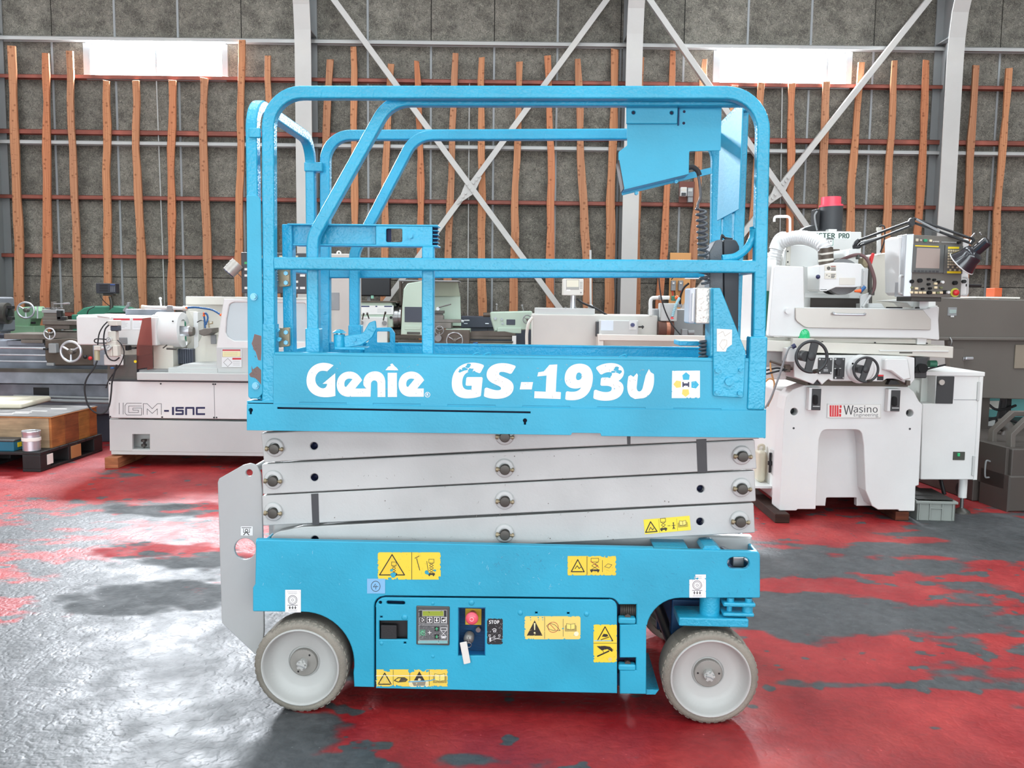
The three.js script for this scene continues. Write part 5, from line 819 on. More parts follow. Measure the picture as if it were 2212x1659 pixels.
  t.add('guard_lever', [cylBetween(t.p3(360, 753, -0.1), t.p3(381, 754, -0.1), 0.008), cylBetween(t.p3(352, 752, -0.11), t.p3(361, 745, -0.11), 0.005)], MAT.darkSteel);
  t.add('slide_bellows', [...Array(9)].map((_, i) => t.bx(374 + i * 4.8, 754, 378.4 + i * 4.8, 786, -0.3, 0.24, 0.004)), MAT.slate);
  t.add('back_shield', t.bx(402, 644, 720, 806, -0.55, 0.05, 0.008), C); t.add('shield_lip', t.bx(401, 642, 716, 660, -0.5, 0.04, 0.006), C);
  t.add('tailstock_body', [t.ex([[428, 740], [436, 724], [448, 722], [470, 722], [470, 785], [418, 785], [420, 754], [428, 748]], -0.35, 0.15, { bevel: 0.006 })], C);
  t.add('tool_turret', [t.ex([[430, 713], [441, 710], [458, 709], [458, 718], [448, 724], [440, 726], [430, 722]], -0.2, 0.16, { bevel: 0.004 })], MAT.ironGrey);
  t.add('slide_cap', t.bx(455, 724, 466, 743, -0.33, 0.03, 0.003), MAT.midGrey);
  t.add('chip_tray', [t.bx(363, 795, 470, 808, -0.02, 0.6, 0.004), t.ex([[374, 797], [395, 787], [470, 786], [470, 796]], -0.05, 0.4, { bevel: 0.003 })], G);
  t.add('tray_front', t.bx(295, 807, 760, 824, 0.04, 0.06, 0.006), G);
  t.add('tray_floor', t.bx(300, 800, 480, 807, -0.05, 0.7, 0.004), MAT.midGrey);
  // sliding door with a round cornered window
  const door = t.add('sliding_door', t.ex([[469, 808], [467.5, 750], [473.5, 708], [483, 645], [714, 648], [714, 812]], -0.03, 0.03, { bevel: 0.006, holes: [[[487, 718, 6], [489, 690, 6], [495, 657, 8], [505, 653, 4], [660, 655, 6], [662, 738, 6], [505, 736, 12], [492, 728, 6]]] }), W);
  part(door, 'door_window', t.ex([[484, 736], [484, 650], [664, 652], [664, 742]], -0.045, 0.006, { bevel: 0 }), mat([206, 212, 216], 0.08, 0, { transmission: 0.6, thickness: 0 }));
  part(door, 'door_lower_sheet', t.bx(468, 752, 714, 808, -0.028, 0.004, 0.001), G);
  decal(t, door, 'warning_label', [479, 754, 522, 793], -0.0235, (c) => { c.fillStyle = '#dfe2e2'; c.fillRect(479, 754, 43, 39); c.fillStyle = '#c8343c'; c.fillRect(480.5, 755, 39, 3); c.fillStyle = '#e7dfae'; c.fillRect(480.5, 759, 39, 12); c.strokeStyle = '#777'; c.lineWidth = 0.5; c.strokeRect(480.5, 755, 39, 16); c.fillStyle = '#b9b48e'; for (const y of [762, 766]) c.fillRect(483, y, 30, 0.8); strokePoly(c, [[483, 783], [492, 774], [501, 783], [492, 792]], '#666', 0.7, true); c.fillStyle = '#c8343c'; c.fillRect(502, 773, 19, 4); c.fillStyle = '#aaa'; for (const y of [780, 784, 788]) c.fillRect(503, y, 15, 0.8); });
  // control panel above the door, work lamp
  const cp = t.add('control_panel', t.bx(521, 546, 664, 634, 0.02, 0.12, 0.006), MAT.darkGrey);
  decal(t, cp, 'panel_face', [523, 548, 662, 632], 0.0212, (c) => { c.fillStyle = '#3b3d42'; c.fillRect(523, 548, 139, 84); c.fillStyle = '#e8e6e0'; for (let y = 0; y < 6; y++) { c.fillStyle = ['#c9c4a0', '#3fa060', '#e6e6e2', '#e6e6e2', '#dcdcd4', '#e6e6e2'][y]; for (let x = 0; x < 9; x++) if ((x * 3 + y) % 4) c.fillRect(528 + x * 15, 552 + y * 13.5, 11, 5); } c.fillStyle = '#c43c3c'; c.fillRect(637, 567, 6, 6); for (let i = 0; i < 22; i++) { c.fillStyle = '#a9abad'; c.fillRect(594, 566 + i * 1.9, 7, 0.8); } }, { res: 3 });
  const lampA = t.p3(514, 568, 0.03), lampB = t.p3(494, 589, 0.05);
  const wl = t.add('work_lamp', [cylBetween(lampA, lampB, 0.052, { n: 24 }), cylBetween(lampA.clone().lerp(lampB, 0.2), lampA.clone().lerp(lampB, 0.3), 0.055, { n: 24 }), cylBetween(lampA.clone().lerp(lampB, 0.6), lampA.clone().lerp(lampB, 0.7), 0.055, { n: 24 })], MAT.brushed, null, 'round silver work lamp'); part(wl, 'lamp_glass', cylBetween(lampB, lampB.clone().add(lampB.clone().sub(lampA).setLength(0.006)), 0.046, { n: 24 }), mat([70, 72, 110], 0.1)); part(wl, 'lamp_bracket', tube([t.p3(522, 600, 0.0), t.p3(510, 585, 0.05), t.p3(500, 566, 0.06), t.p3(487, 575, 0.06)], 0.003), MAT.steel);
  t.add('machine_column', [t.bx(714, 548, 757, 755, -0.1, 0.5, 0.01)], mat([206, 202, 196], 0.45, 0, { map: softWear })); t.add('column_recess', t.bx(715, 632, 733, 670, -0.095, 0.02, 0.003), MAT.midGrey); t.add('lifting_eye', new THREE.TorusGeometry(0.014, 0.006, 8, 18).translate(...t.p3(732, 547, -0.2).toArray()), W);
  // tube light and coolant hoses
  const tl = t.add('tube_light', cylBetween(t.p3(307, 663.5, -0.15), t.p3(404, 666.5, -0.15), 0.014, { n: 14 }), MAT.white, null, 'white tubular machine light'); part(tl, 'tube_cap', cylBetween(t.p3(396, 666, -0.15), t.p3(405, 666.5, -0.15), 0.019), C); part(tl, 'tube_cap', cylBetween(t.p3(306, 663.5, -0.15), t.p3(313, 664, -0.15), 0.017), C); part(tl, 'tube_clamp', t.bx(360, 660, 372, 672, -0.13, 0.03, 0.004), MAT.midGrey);
  t.add('knob_rod', [cylBetween(t.p3(348.5, 664, -0.2), t.p3(346.5, 646, -0.2), 0.007), new THREE.SphereGeometry(0.012, 12, 8).translate(...t.p3(346.5, 645, -0.2).toArray())], MAT.white);
  const loc = (pts, n, ends) => { const cv = new THREE.CatmullRomCurve3(pts.map(([x, y, z]) => t.p3(x, y, z))), b = []; for (let i = 0; i <= n; i++) b.push(new THREE.SphereGeometry(0.0085, 8, 6).translate(...cv.getPointAt(i / n).toArray())); const h = t.add('coolant_hose', b, MAT.hoseBlue, null, 'jointed blue coolant hose'); for (const u of ends) part(h, 'hose_nozzle', new THREE.SphereGeometry(0.011, 8, 6).translate(...cv.getPointAt(u).toArray()), MAT.orange); return h; };
  loc([[403, 665, -0.14], [420, 664, -0.14], [440, 666, -0.14], [460, 670, -0.12], [477, 680, -0.1]], 26, [0, 1]); loc([[443, 707, -0.2], [442, 692, -0.2], [441, 677, -0.2], [446, 678, -0.19], [449, 686, -0.19], [445, 700, -0.19]], 20, [0.42, 0.5]);
  t.add('coolant_tap', [cylBetween(t.p3(452, 708, -0.2), t.p3(450, 692, -0.2), 0.006), cylBetween(t.p3(449, 700, -0.2), t.p3(459, 698, -0.2), 0.006), cylBetween(t.p3(459, 700, -0.2), t.p3(459, 694, -0.2), 0.005)], MAT.tan);
  t.add('coolant_pipe', tube([t.p3(426, 696, -0.3), t.p3(434, 692, -0.28), t.p3(441, 693, -0.26)], 0.004), MAT.black);
  // air preparation unit with gauges on the front
  const au = t.sub('air_unit'); au.userData.label = 'white air regulator unit with gauges and black hoses';
  const blk = (n, x0, y0, x1, y1, z, d, m = C) => part(au, n, t.bx(x0, y0, x1, y1, z, d, 0.006), m);
  blk('valve_head', 232, 692, 253, 704, 0.1, 0.08); blk('valve_coil', 238, 704, 255, 715, 0.09, 0.06, MAT.slate); blk('valve_body', 233, 715, 250, 736, 0.09, 0.06); blk('regulator', 229, 736, 250, 750, 0.1, 0.07); blk('filter_bowl', 243, 746, 254, 770, 0.11, 0.06); blk('regulator', 230, 752, 243, 770, 0.1, 0.06); blk('filter_head', 202, 747, 217, 757, 0.1, 0.05); blk('mounting_plate', 224, 766, 265, 789, 0.02, 0.02, MAT.white);
  part(au, 'filter_glass', cylBetween(t.p3(209.5, 757, 0.08), t.p3(210, 778, 0.08), 0.02, { n: 18 }), mat([214, 208, 176], 0.2, 0, { transmission: 0.4, thickness: 0 })); part(au, 'connecting_pipe', cylBetween(t.p3(215, 752, 0.08), t.p3(232, 752, 0.08), 0.012), MAT.white);
  for (const [x, y, r] of [[234, 734, 4.5], [233, 751, 5.5]]) { const g = part(au, 'pressure_gauge', t.cyl(x, y, 0.125, r, 0.03), MAT.white); part(g, 'gauge_rim', new THREE.TorusGeometry(t.px(r, 0.12), 0.0022, 6, 22).translate(...t.p3(x, y, 0.126).toArray()), MAT.midGrey); part(g, 'gauge_needle', cylBetween(t.p3(x - 1.6, y + 1.6, 0.128), t.p3(x + 2.6, y - 2.2, 0.128), 0.0014, { n: 5 }), MAT.black); }
  const hose = (pts, r = 0.0065) => t.add('air_hose', tube(pts.map(([x, y, z]) => t.p3(x, y, z)), r, { seg: 60, n: 8 }), MAT.rubber, null, 'black looping air hose');
  hose([[210, 779, 0.1], [203, 795, 0.12], [189, 815, 0.14], [183, 834, 0.15], [185, 858, 0.15], [193, 880, 0.15], [210, 893, 0.14], [226, 891, 0.12], [236, 876, 0.1], [240, 850, 0.1], [242, 826, 0.1], [247, 806, 0.1], [252, 788, 0.1]]);
  hose([[232, 695, 0.12], [222, 706, 0.14], [214, 722, 0.14], [211, 745, 0.12]], 0.005); hose([[235, 702, 0.13], [227, 712, 0.15], [224, 735, 0.15], [228, 760, 0.14], [236, 775, 0.13], [248, 779, 0.13], [258, 772, 0.12]], 0.0055); hose([[254, 735, 0.1], [263, 745, 0.12], [268, 762, 0.12], [262, 782, 0.11], [250, 800, 0.1], [236, 820, 0.1], [229, 838, 0.08]], 0.0045); hose([[230, 733, 0.13], [208, 732, 0.15], [204, 738, 0.15], [212, 741, 0.14], [230, 741, 0.13]], 0.0045);
  t.add('blue_coupling', t.bx(238, 793, 245, 797, 0.12, 0.02, 0.004), MAT.hoseBlue); t.add('blow_gun_handle', [cylBetween(t.p3(212, 682, 0.06), t.p3(238, 686, 0.08), 0.012, { r2: 0.007 })], MAT.white);
}
const woodTexBlock = dataTex(256, 256, [0.5, 0.12], (u, v) => { const s = fbm(N1, u * 3, v * 40, 3), q = fbm(N2, u * 5, v * 5, 3); return [clamp8(150 + 70 * (s - 0.5) + 60 * (q - 0.5)), clamp8(92 + 60 * (s - 0.5) + 40 * (q - 0.5)), clamp8(58 + 40 * (s - 0.5) + 30 * (q - 0.5))]; }, true);
const timber = mat([255, 255, 255], 0.8, 0, { map: woodTexBlock }), darkTimber = mat([150, 130, 120], 0.85, 0, { map: woodTexBlock });
{
  const f = new Thing('helper'); scene.remove(f.g); names.delete('helper');
  const blockAt = (px, py, w, h, d, m, label, group) => { const p = f.floor(px, py); return thing('timber_block', box(p.x, 0, p.z - d, p.x + w, h, p.z, 0.006), m, label, 'block', group); };
  blockAt(226, 1012, 0.105, 0.086, 0.55, timber, 'reddish timber block under the left end of the white lathe');
  thing('timber_block', box(-1.75, 0, -7.35, -1.62, 0.086, -6.8, 0.006), darkTimber, 'dark timber block under the right end of the white lathe, seen behind the lift bracket', 'block');
}
// ---------------------------------------------------------------- grey engine lathe behind it
{
  const t = new Thing('grey_lathe', 'long blue-grey engine lathe with two chrome handwheels behind the pallet', 'lathe', [-4.0, 0, -7.9]);
  const G = MAT.blueGrey, I = MAT.ironGrey;
  t.add('headstock', [t.bx(-240, 640, -34, 718, -0.05, 0.5, 0.02)], mat([104, 108, 114], 0.45, 0, { map: softWear }));
  const ck = t.add('chuck', cylBetween(t.p3(0, 677, -0.3), t.p3(18, 677, -0.3), 0.1, { n: 28 }), MAT.darkSteel); part(ck, 'chuck_jaw', [t.bx(14, 660, 26, 667, -0.26, 0.05, 0.004), t.bx(14, 684, 26, 691, -0.26, 0.05, 0.004)], MAT.black); part(ck, 'chuck_bore', cylBetween(t.p3(17, 677, -0.3), t.p3(22, 677, -0.3), 0.05), MAT.black);
  t.add('bed_way', t.bx(8, 722, 240, 734, 0.0, 0.4, 0.006), I); t.add('bed_body', [t.bx(-120, 736, 240, 800, -0.06, 0.45, 0.01)], G); t.add('bed_rib', t.bx(15, 736, 95, 746, -0.03, 0.2, 0.004), G); t.add('clamp_bar', t.bx(45, 734, 92, 741, 0.02, 0.04, 0.004), I);
  for (const [y, r] of [[752, 0.011], [767, 0.009], [781, 0.009]]) t.add('feed_rod', cylBetween(t.p3(-120, y - 2, 0.02), t.p3(240, y + 2, 0.02), r, { n: 12 }), MAT.chrome);
  t.add('chip_pan', [t.bx(-120, 802, 250, 829, 0.12, 0.7, 0.006)], G); t.add('pan_rim', t.bx(-120, 796, 250, 804, 0.13, 0.02, 0.003), MAT.darkSteel);
  t.add('cabinet_base', t.bx(-120, 830, 250, 892, 0.02, 0.5, 0.006), G); t.add('base_port', [t.bx(72, 837, 106, 855, 0.022, 0.004, 0.001)], MAT.black);
  t.add('base_plinth', box(t.at(-120, 890, 0)[0], 0, -0.45, t.at(250, 890, 0)[0], t.at(100, 888, 0)[1], -0.02, 0.006), MAT.slate);
  t.add('foot_bar', cylBetween(t.p3(30, 855, 0.1), t.p3(250, 861, 0.1), 0.011), MAT.midGrey); t.add('foot_bar', cylBetween(t.p3(10, 863, 0.12), t.p3(250, 869, 0.12), 0.016), MAT.midGrey);
  t.add('apron', [t.ex([[96, 734], [150, 730], [240, 742], [240, 790], [104, 790], [97, 775]], 0.08, 0.18, { bevel: 0.01 })], MAT.brownIron); t.add('apron_end', t.bx(200, 746, 240, 790, 0.1, 0.15, 0.01), G);
  t.add('apron_foot', t.bx(100, 784, 116, 790, 0.1, 0.06, 0.004), MAT.midGrey); t.add('gear_box', t.bx(104, 742, 121, 763, 0.13, 0.06, 0.008), MAT.midGrey); t.add('box_shaft', cylBetween(t.p3(94, 754, 0.1), t.p3(104, 754, 0.1), 0.01), MAT.black);
  for (const [x, y, m] of [[184, 771, MAT.black], [195, 774, MAT.red]]) t.add('apron_knob', new THREE.SphereGeometry(0.018, 12, 10).translate(...t.p3(x, y, 0.12).toArray()), m);
  handwheel(t, 'small_handwheel', 107, 721, 0.2, 13, MAT.chrome); handwheel(t, 'large_handwheel', 153, 759.5, 0.24, 24, MAT.chrome);
  t.add('saddle', t.bx(96, 718, 240, 732, 0.04, 0.4, 0.006), I); t.add('cross_slide', [t.bx(91, 692, 166, 702, 0.06, 0.3, 0.006), t.bx(96, 702, 150, 711, 0.03, 0.3, 0.006)], I); t.add('compound_slide', [t.bx(91, 684, 130, 693, 0.05, 0.14, 0.004), t.bx(94, 676, 126, 685, 0.04, 0.12, 0.004)], I); t.add('tool_block', [t.bx(90, 669, 123, 676, 0.05, 0.14, 0.003)], MAT.midGrey);
  for (let i = 0; i < 7; i++) t.add('tool_bolt', t.cyl(93 + i * 6.5, 666, 0.04, 1.7, 0.03, { n: 8 }), MAT.steel);
  t.add('tool_post_column', [t.bx(110, 652, 117, 669, 0, 0.05, 0.004)], I); t.add('clamp_lever', [cylBetween(t.p3(116, 656, 0.02), t.p3(138, 656, 0.06), 0.004), cylBetween(t.p3(138, 656, 0.06), t.p3(150, 655, 0.08), 0.008)], MAT.chrome); t.add('chuck_guard_bracket', [t.bx(122, 671, 131, 690, 0.06, 0.05, 0.004), t.bx(123, 684, 138, 692, 0.06, 0.05, 0.004)], MAT.black);
}
{
  const t = new Thing('green_lathe_tailstock', 'pale green lathe tailstock with a chrome handwheel behind the grey lathe', 'tailstock', [-4.2, 0, -8.85]);
  t.add('tailstock_body', [t.ex([[29, 674], [40, 664], [70, 662], [82, 672], [82, 688], [66, 690], [62, 705], [66, 725], [26, 725], [30, 700]], 0, 0.22, { bevel: 0.01 })], MAT.green); t.add('tailstock_base', t.bx(22, 704, 74, 724, 0.02, 0.26, 0.006), MAT.green);
  t.add('machine_bed', box(t.at(0, 720, 0)[0] - 0.4, 0, -0.4, t.at(110, 720, 0)[0], t.at(50, 723, 0)[1], -0.02, 0.01), MAT.slate);
  handwheel(t, 'handwheel', 55.5, 670, 0.12, 18.5, MAT.chrome, null, 3, 0.15); t.add('lock_lever', [cylBetween(t.p3(58, 655, 0), t.p3(62, 643, 0), 0.006), new THREE.SphereGeometry(0.014, 10, 8).translate(...t.p3(63, 642, 0).toArray())], MAT.darkSteel); t.add('quill_lock', cylBetween(t.p3(81, 662, 0), t.p3(81, 688, 0), 0.008), MAT.chrome); t.add('clamp_handle', [t.bx(66, 695, 74, 700, 0.05, 0.03, 0.004)], MAT.black);
}
{
  const t = new Thing('green_machine', 'deep green machine with sloping covers behind the white lathe headstock', 'machine', [-3.9, 0, -8.85]);
  t.add('sloping_cover', t.ex([[165, 676], [180, 665], [200, 661], [240, 661], [262, 668], [262, 684], [165, 684]], 0, 0.4, { bevel: 0.012 }), MAT.deepGreen); t.add('cover_front', t.bx(154, 680, 250, 692, 0.06, 0.5, 0.01), MAT.deepGreen); t.add('column_arm', t.ex([[228, 676], [246, 662], [268, 664], [276, 676]], 0.1, 0.2, { bevel: 0.008 }), MAT.deepGreen);
  t.add('machine_body', box(t.at(154, 690, 0)[0], 0, -0.5, t.at(276, 690, 0)[0] + 0.6, t.at(200, 690, 0)[1], 0.0, 0.02), MAT.deepGreen); t.add('work_table', t.bx(225, 677, 272, 684, 0.14, 0.3, 0.006), MAT.ironGrey); t.add('table_fitting', [cylBetween(t.p3(268, 672, 0.1), t.p3(277, 660, 0.1), 0.016), t.bx(274, 653, 279, 661, 0.1, 0.04, 0.004)], MAT.midGrey); t.add('control_cable', tube([t.p3(188, 679, 0.1), t.p3(192, 669, 0.1), t.p3(204, 662, 0.05)], 0.005), MAT.black);
  const d = t.add('readout_stand', [tube([t.p3(240, 676, 0.02), t.p3(241, 655, 0.02), t.p3(238, 640, 0.02)], 0.018, { seg: 12 }), t.bx(222, 634, 245, 639, 0.04, 0.06, 0.004)], MAT.darkSteel); part(d, 'stand_cable', tube([t.p3(214, 634, 0.02), t.p3(224, 650, 0.04), t.p3(238, 662, 0.04)], 0.004), MAT.black);
}
{
  const t = new Thing('digital_readout', 'black digital readout box with keypad on the green machine stand', 'readout', [-3.9, 0, -8.8]);
  const b = t.at(228, 636, 0); t.add('readout_case', t.bx(207, 612, 250.5, 634, 0.05, 0.08, 0.006), mat([44, 46, 54], 0.4));
  decal(t, null, 'readout_face', [208, 613, 250, 633], 0.0505, (c) => { c.fillStyle = '#2c2e36'; c.fillRect(208, 613, 42, 20); c.fillStyle = '#1a1b20'; for (const y of [615, 620.5, 626]) c.fillRect(215, y, 18, 4); c.fillStyle = '#3d5a9a'; c.fillRect(238, 614, 10, 2); c.fillStyle = '#7c8088'; for (let i = 0; i < 4; i++) for (let j = 0; j < 3; j++) c.fillRect(238.5 + j * 3.6, 619 + i * 3, 2.4, 1.8); });
}
// ---------------------------------------------------------------- pallet with crate, case and tin
{
  const f = new Thing('helper2'); scene.remove(f.g); names.delete('helper2');
  const A = f.floor(88, 1020), Bp = f.floor(222, 974), ang = Math.atan2(-(Bp.z - A.z), Bp.x - A.x), len = A.distanceTo(Bp) , turn = ang - Math.PI / 2;
  // local axes: +x to the right along the front edge, -z along the right side away from the camera; the front right corner at the origin
  const pal = new Thing('pallet', 'black plastic pallet with brown tape and a white tag', 'pallet', [A.x, 0, A.z], turn);
  const H = 0.15, Wd = 1.1, Dp = len, P = mat([44, 45, 48], 0.55, 0, { map: grimy, bumpMap: castBump, bumpScale: 0.0006 });
  for (let i = 0; i < 7; i++) pal.add('deck_slat', box(-Wd, H - 0.022, -Dp + (i * Dp) / 7 + 0.004, 0, H, -Dp + ((i + 1) * Dp) / 7 - 0.004, 0.004), P);
  for (const x of [-Wd, -Wd / 2 - 0.07, -0.14]) for (const z of [-Dp, -Dp / 2 - 0.07, -0.14]) pal.add('pallet_foot', box(x, 0.02, z, x + 0.14, H - 0.021, z + 0.14, 0.006), P);
  for (const x of [-Wd, -Wd / 2 - 0.07, -0.14]) pal.add('bottom_runner', box(x, 0, -Dp, x + 0.14, 0.022, 0, 0.004), P);
  pal.add('brown_tape', box(-0.001, 0.025, -Dp * 0.62, 0.003, 0.125, -Dp * 0.46, 0), mat([196, 146, 92], 0.6)); pal.add('white_tag', box(-0.001, 0.04, -0.17, 0.003, 0.118, -0.09, 0), MAT.paper);
  const crate = new Thing('wooden_crate', 'low wooden crate with a grey felt top on the black pallet', 'crate', pal.g.localToWorld(V(-0.02, 0, -0.2)).setY(H).toArray(), turn);
  const plyTex = dataTex(512, 256, [0.9, 0.45], (u, v) => { const s = fbm(N1, u * 4, v * 34, 4), q = fbm(N3, u * 7, v * 7, 4); return [clamp8(168 + 50 * (s - 0.5) + 70 * (q - 0.5)), clamp8(142 + 42 * (s - 0.5) + 60 * (q - 0.5)), clamp8(112 + 34 * (s - 0.5) + 46 * (q - 0.5))]; }, true);
  const ply = mat([255, 255, 255], 0.8, 0, { map: plyTex }), brown = [[255, 190, 130], [220, 150, 110], [255, 206, 130], [240, 170, 110]].map((c) => mat(c, 0.7, 0, { map: plyTex }));
  const cw = 0.95, cd = Dp - 0.24, ch = 0.235;
  crate.add('front_board', box(-cw, 0, -0.02, -0.02, ch, 0, 0.003), ply);
  let z = -0.0; [0.28, 0.3, 0.24, 0.18].forEach((k, i) => { const d = cd * k; crate.add('side_board', box(-0.02, 0, z - d + 0.002, 0, ch, z - 0.002, 0.003), brown[i]); z -= d; });
  crate.add('back_board', box(-cw, 0, -cd, -0.02, ch, -cd + 0.02, 0.003), ply); crate.add('side_board', box(-cw, 0, -cd, -cw + 0.02, ch, 0, 0.003), ply); crate.add('crate_bottom', box(-cw + 0.02, 0, -cd + 0.02, -0.02, 0.02, -0.02, 0.002), ply);
  crate.add('lid_board', box(-cw - 0.004, ch, -cd - 0.004, 0.006, ch + 0.008, 0.006, 0.002), brown[0]); crate.add('felt_top', box(-cw, ch + 0.008, -cd, 0, ch + 0.013, 0, 0.001), mat([132, 132, 134], 0.85, 0, { map: grimy }));
  for (const [x, zz] of [[-0.4, -0.15], [-0.34, -0.3], [-0.42, -0.22], [-0.26, -0.45], [-0.5, -0.1]]) crate.add('felt_patch', box(x, ch + 0.0131, zz - 0.02, x + 0.13, ch + 0.0142, zz, 0), MAT.paper);
  const wrap = new Thing('wrapped_pad', 'cream plastic wrapped pad lying behind the crate top at the left edge', 'pad', pal.g.localToWorld(V(-0.62, 0, -Dp + 0.1)).setY(H + ch + 0.014).toArray(), turn + 0.1);
  wrap.add('pad_body', [box(-0.4, 0, -0.3, 0.1, 0.05, 0.25, 0.02)], mat([228, 220, 198], 0.35)); wrap.add('pad_edge', box(-0.4, 0.01, 0.25, -0.1, 0.04, 0.28, 0.01), mat([130, 92, 84], 0.6));
  const cz = new Thing('blue_case', 'flat teal blue case with a yellow sticker on the pallet front', 'case', pal.g.localToWorld(V(-0.22, 0, -0.03)).setY(H).toArray(), turn);
  cz.add('case_body', box(-0.6, 0, -0.15, 0, 0.072, 0, 0.005), mat([40, 116, 142], 0.45, 0, { map: softWear })); cz.add('case_lid', box(-0.602, 0.072, -0.152, 0.002, 0.086, 0.002, 0.004), mat([92, 96, 100], 0.5, 0, { map: grimy })); cz.add('yellow_sticker', box(0.0, 0.025, -0.1, 0.003, 0.06, -0.05, 0), MAT.yellow);
  const c0 = pal.g.localToWorld(V(-0.11, 0, -0.08)).setY(H), tin = new Thing('steel_tin', 'ribbed steel tin with a white band on the pallet corner', 'tin', c0.toArray(), 0);
  const prof = [[0, 0], [0.062, 0], [0.064, 0.006]]; for (let i = 0; i < 12; i++) prof.push([i % 2 ? 0.064 : 0.062, 0.01 + i * 0.011]); prof.push([0.066, 0.148], [0.066, 0.156], [0.06, 0.156], [0.06, 0.15]);
  tin.add('tin_body', lathe(prof, [0, 0, 0], 'y', 32), MAT.chrome); tin.add('tin_lid', cylBetween(V(0, 0.15, 0), V(0, 0.152, 0), 0.06, { n: 28 }), MAT.steel); tin.add('white_band', lathe([[0.066, 0.078], [0.068, 0.08], [0.068, 0.104], [0.066, 0.106]], [0, 0, 0], 'y', 32), MAT.paper);
}
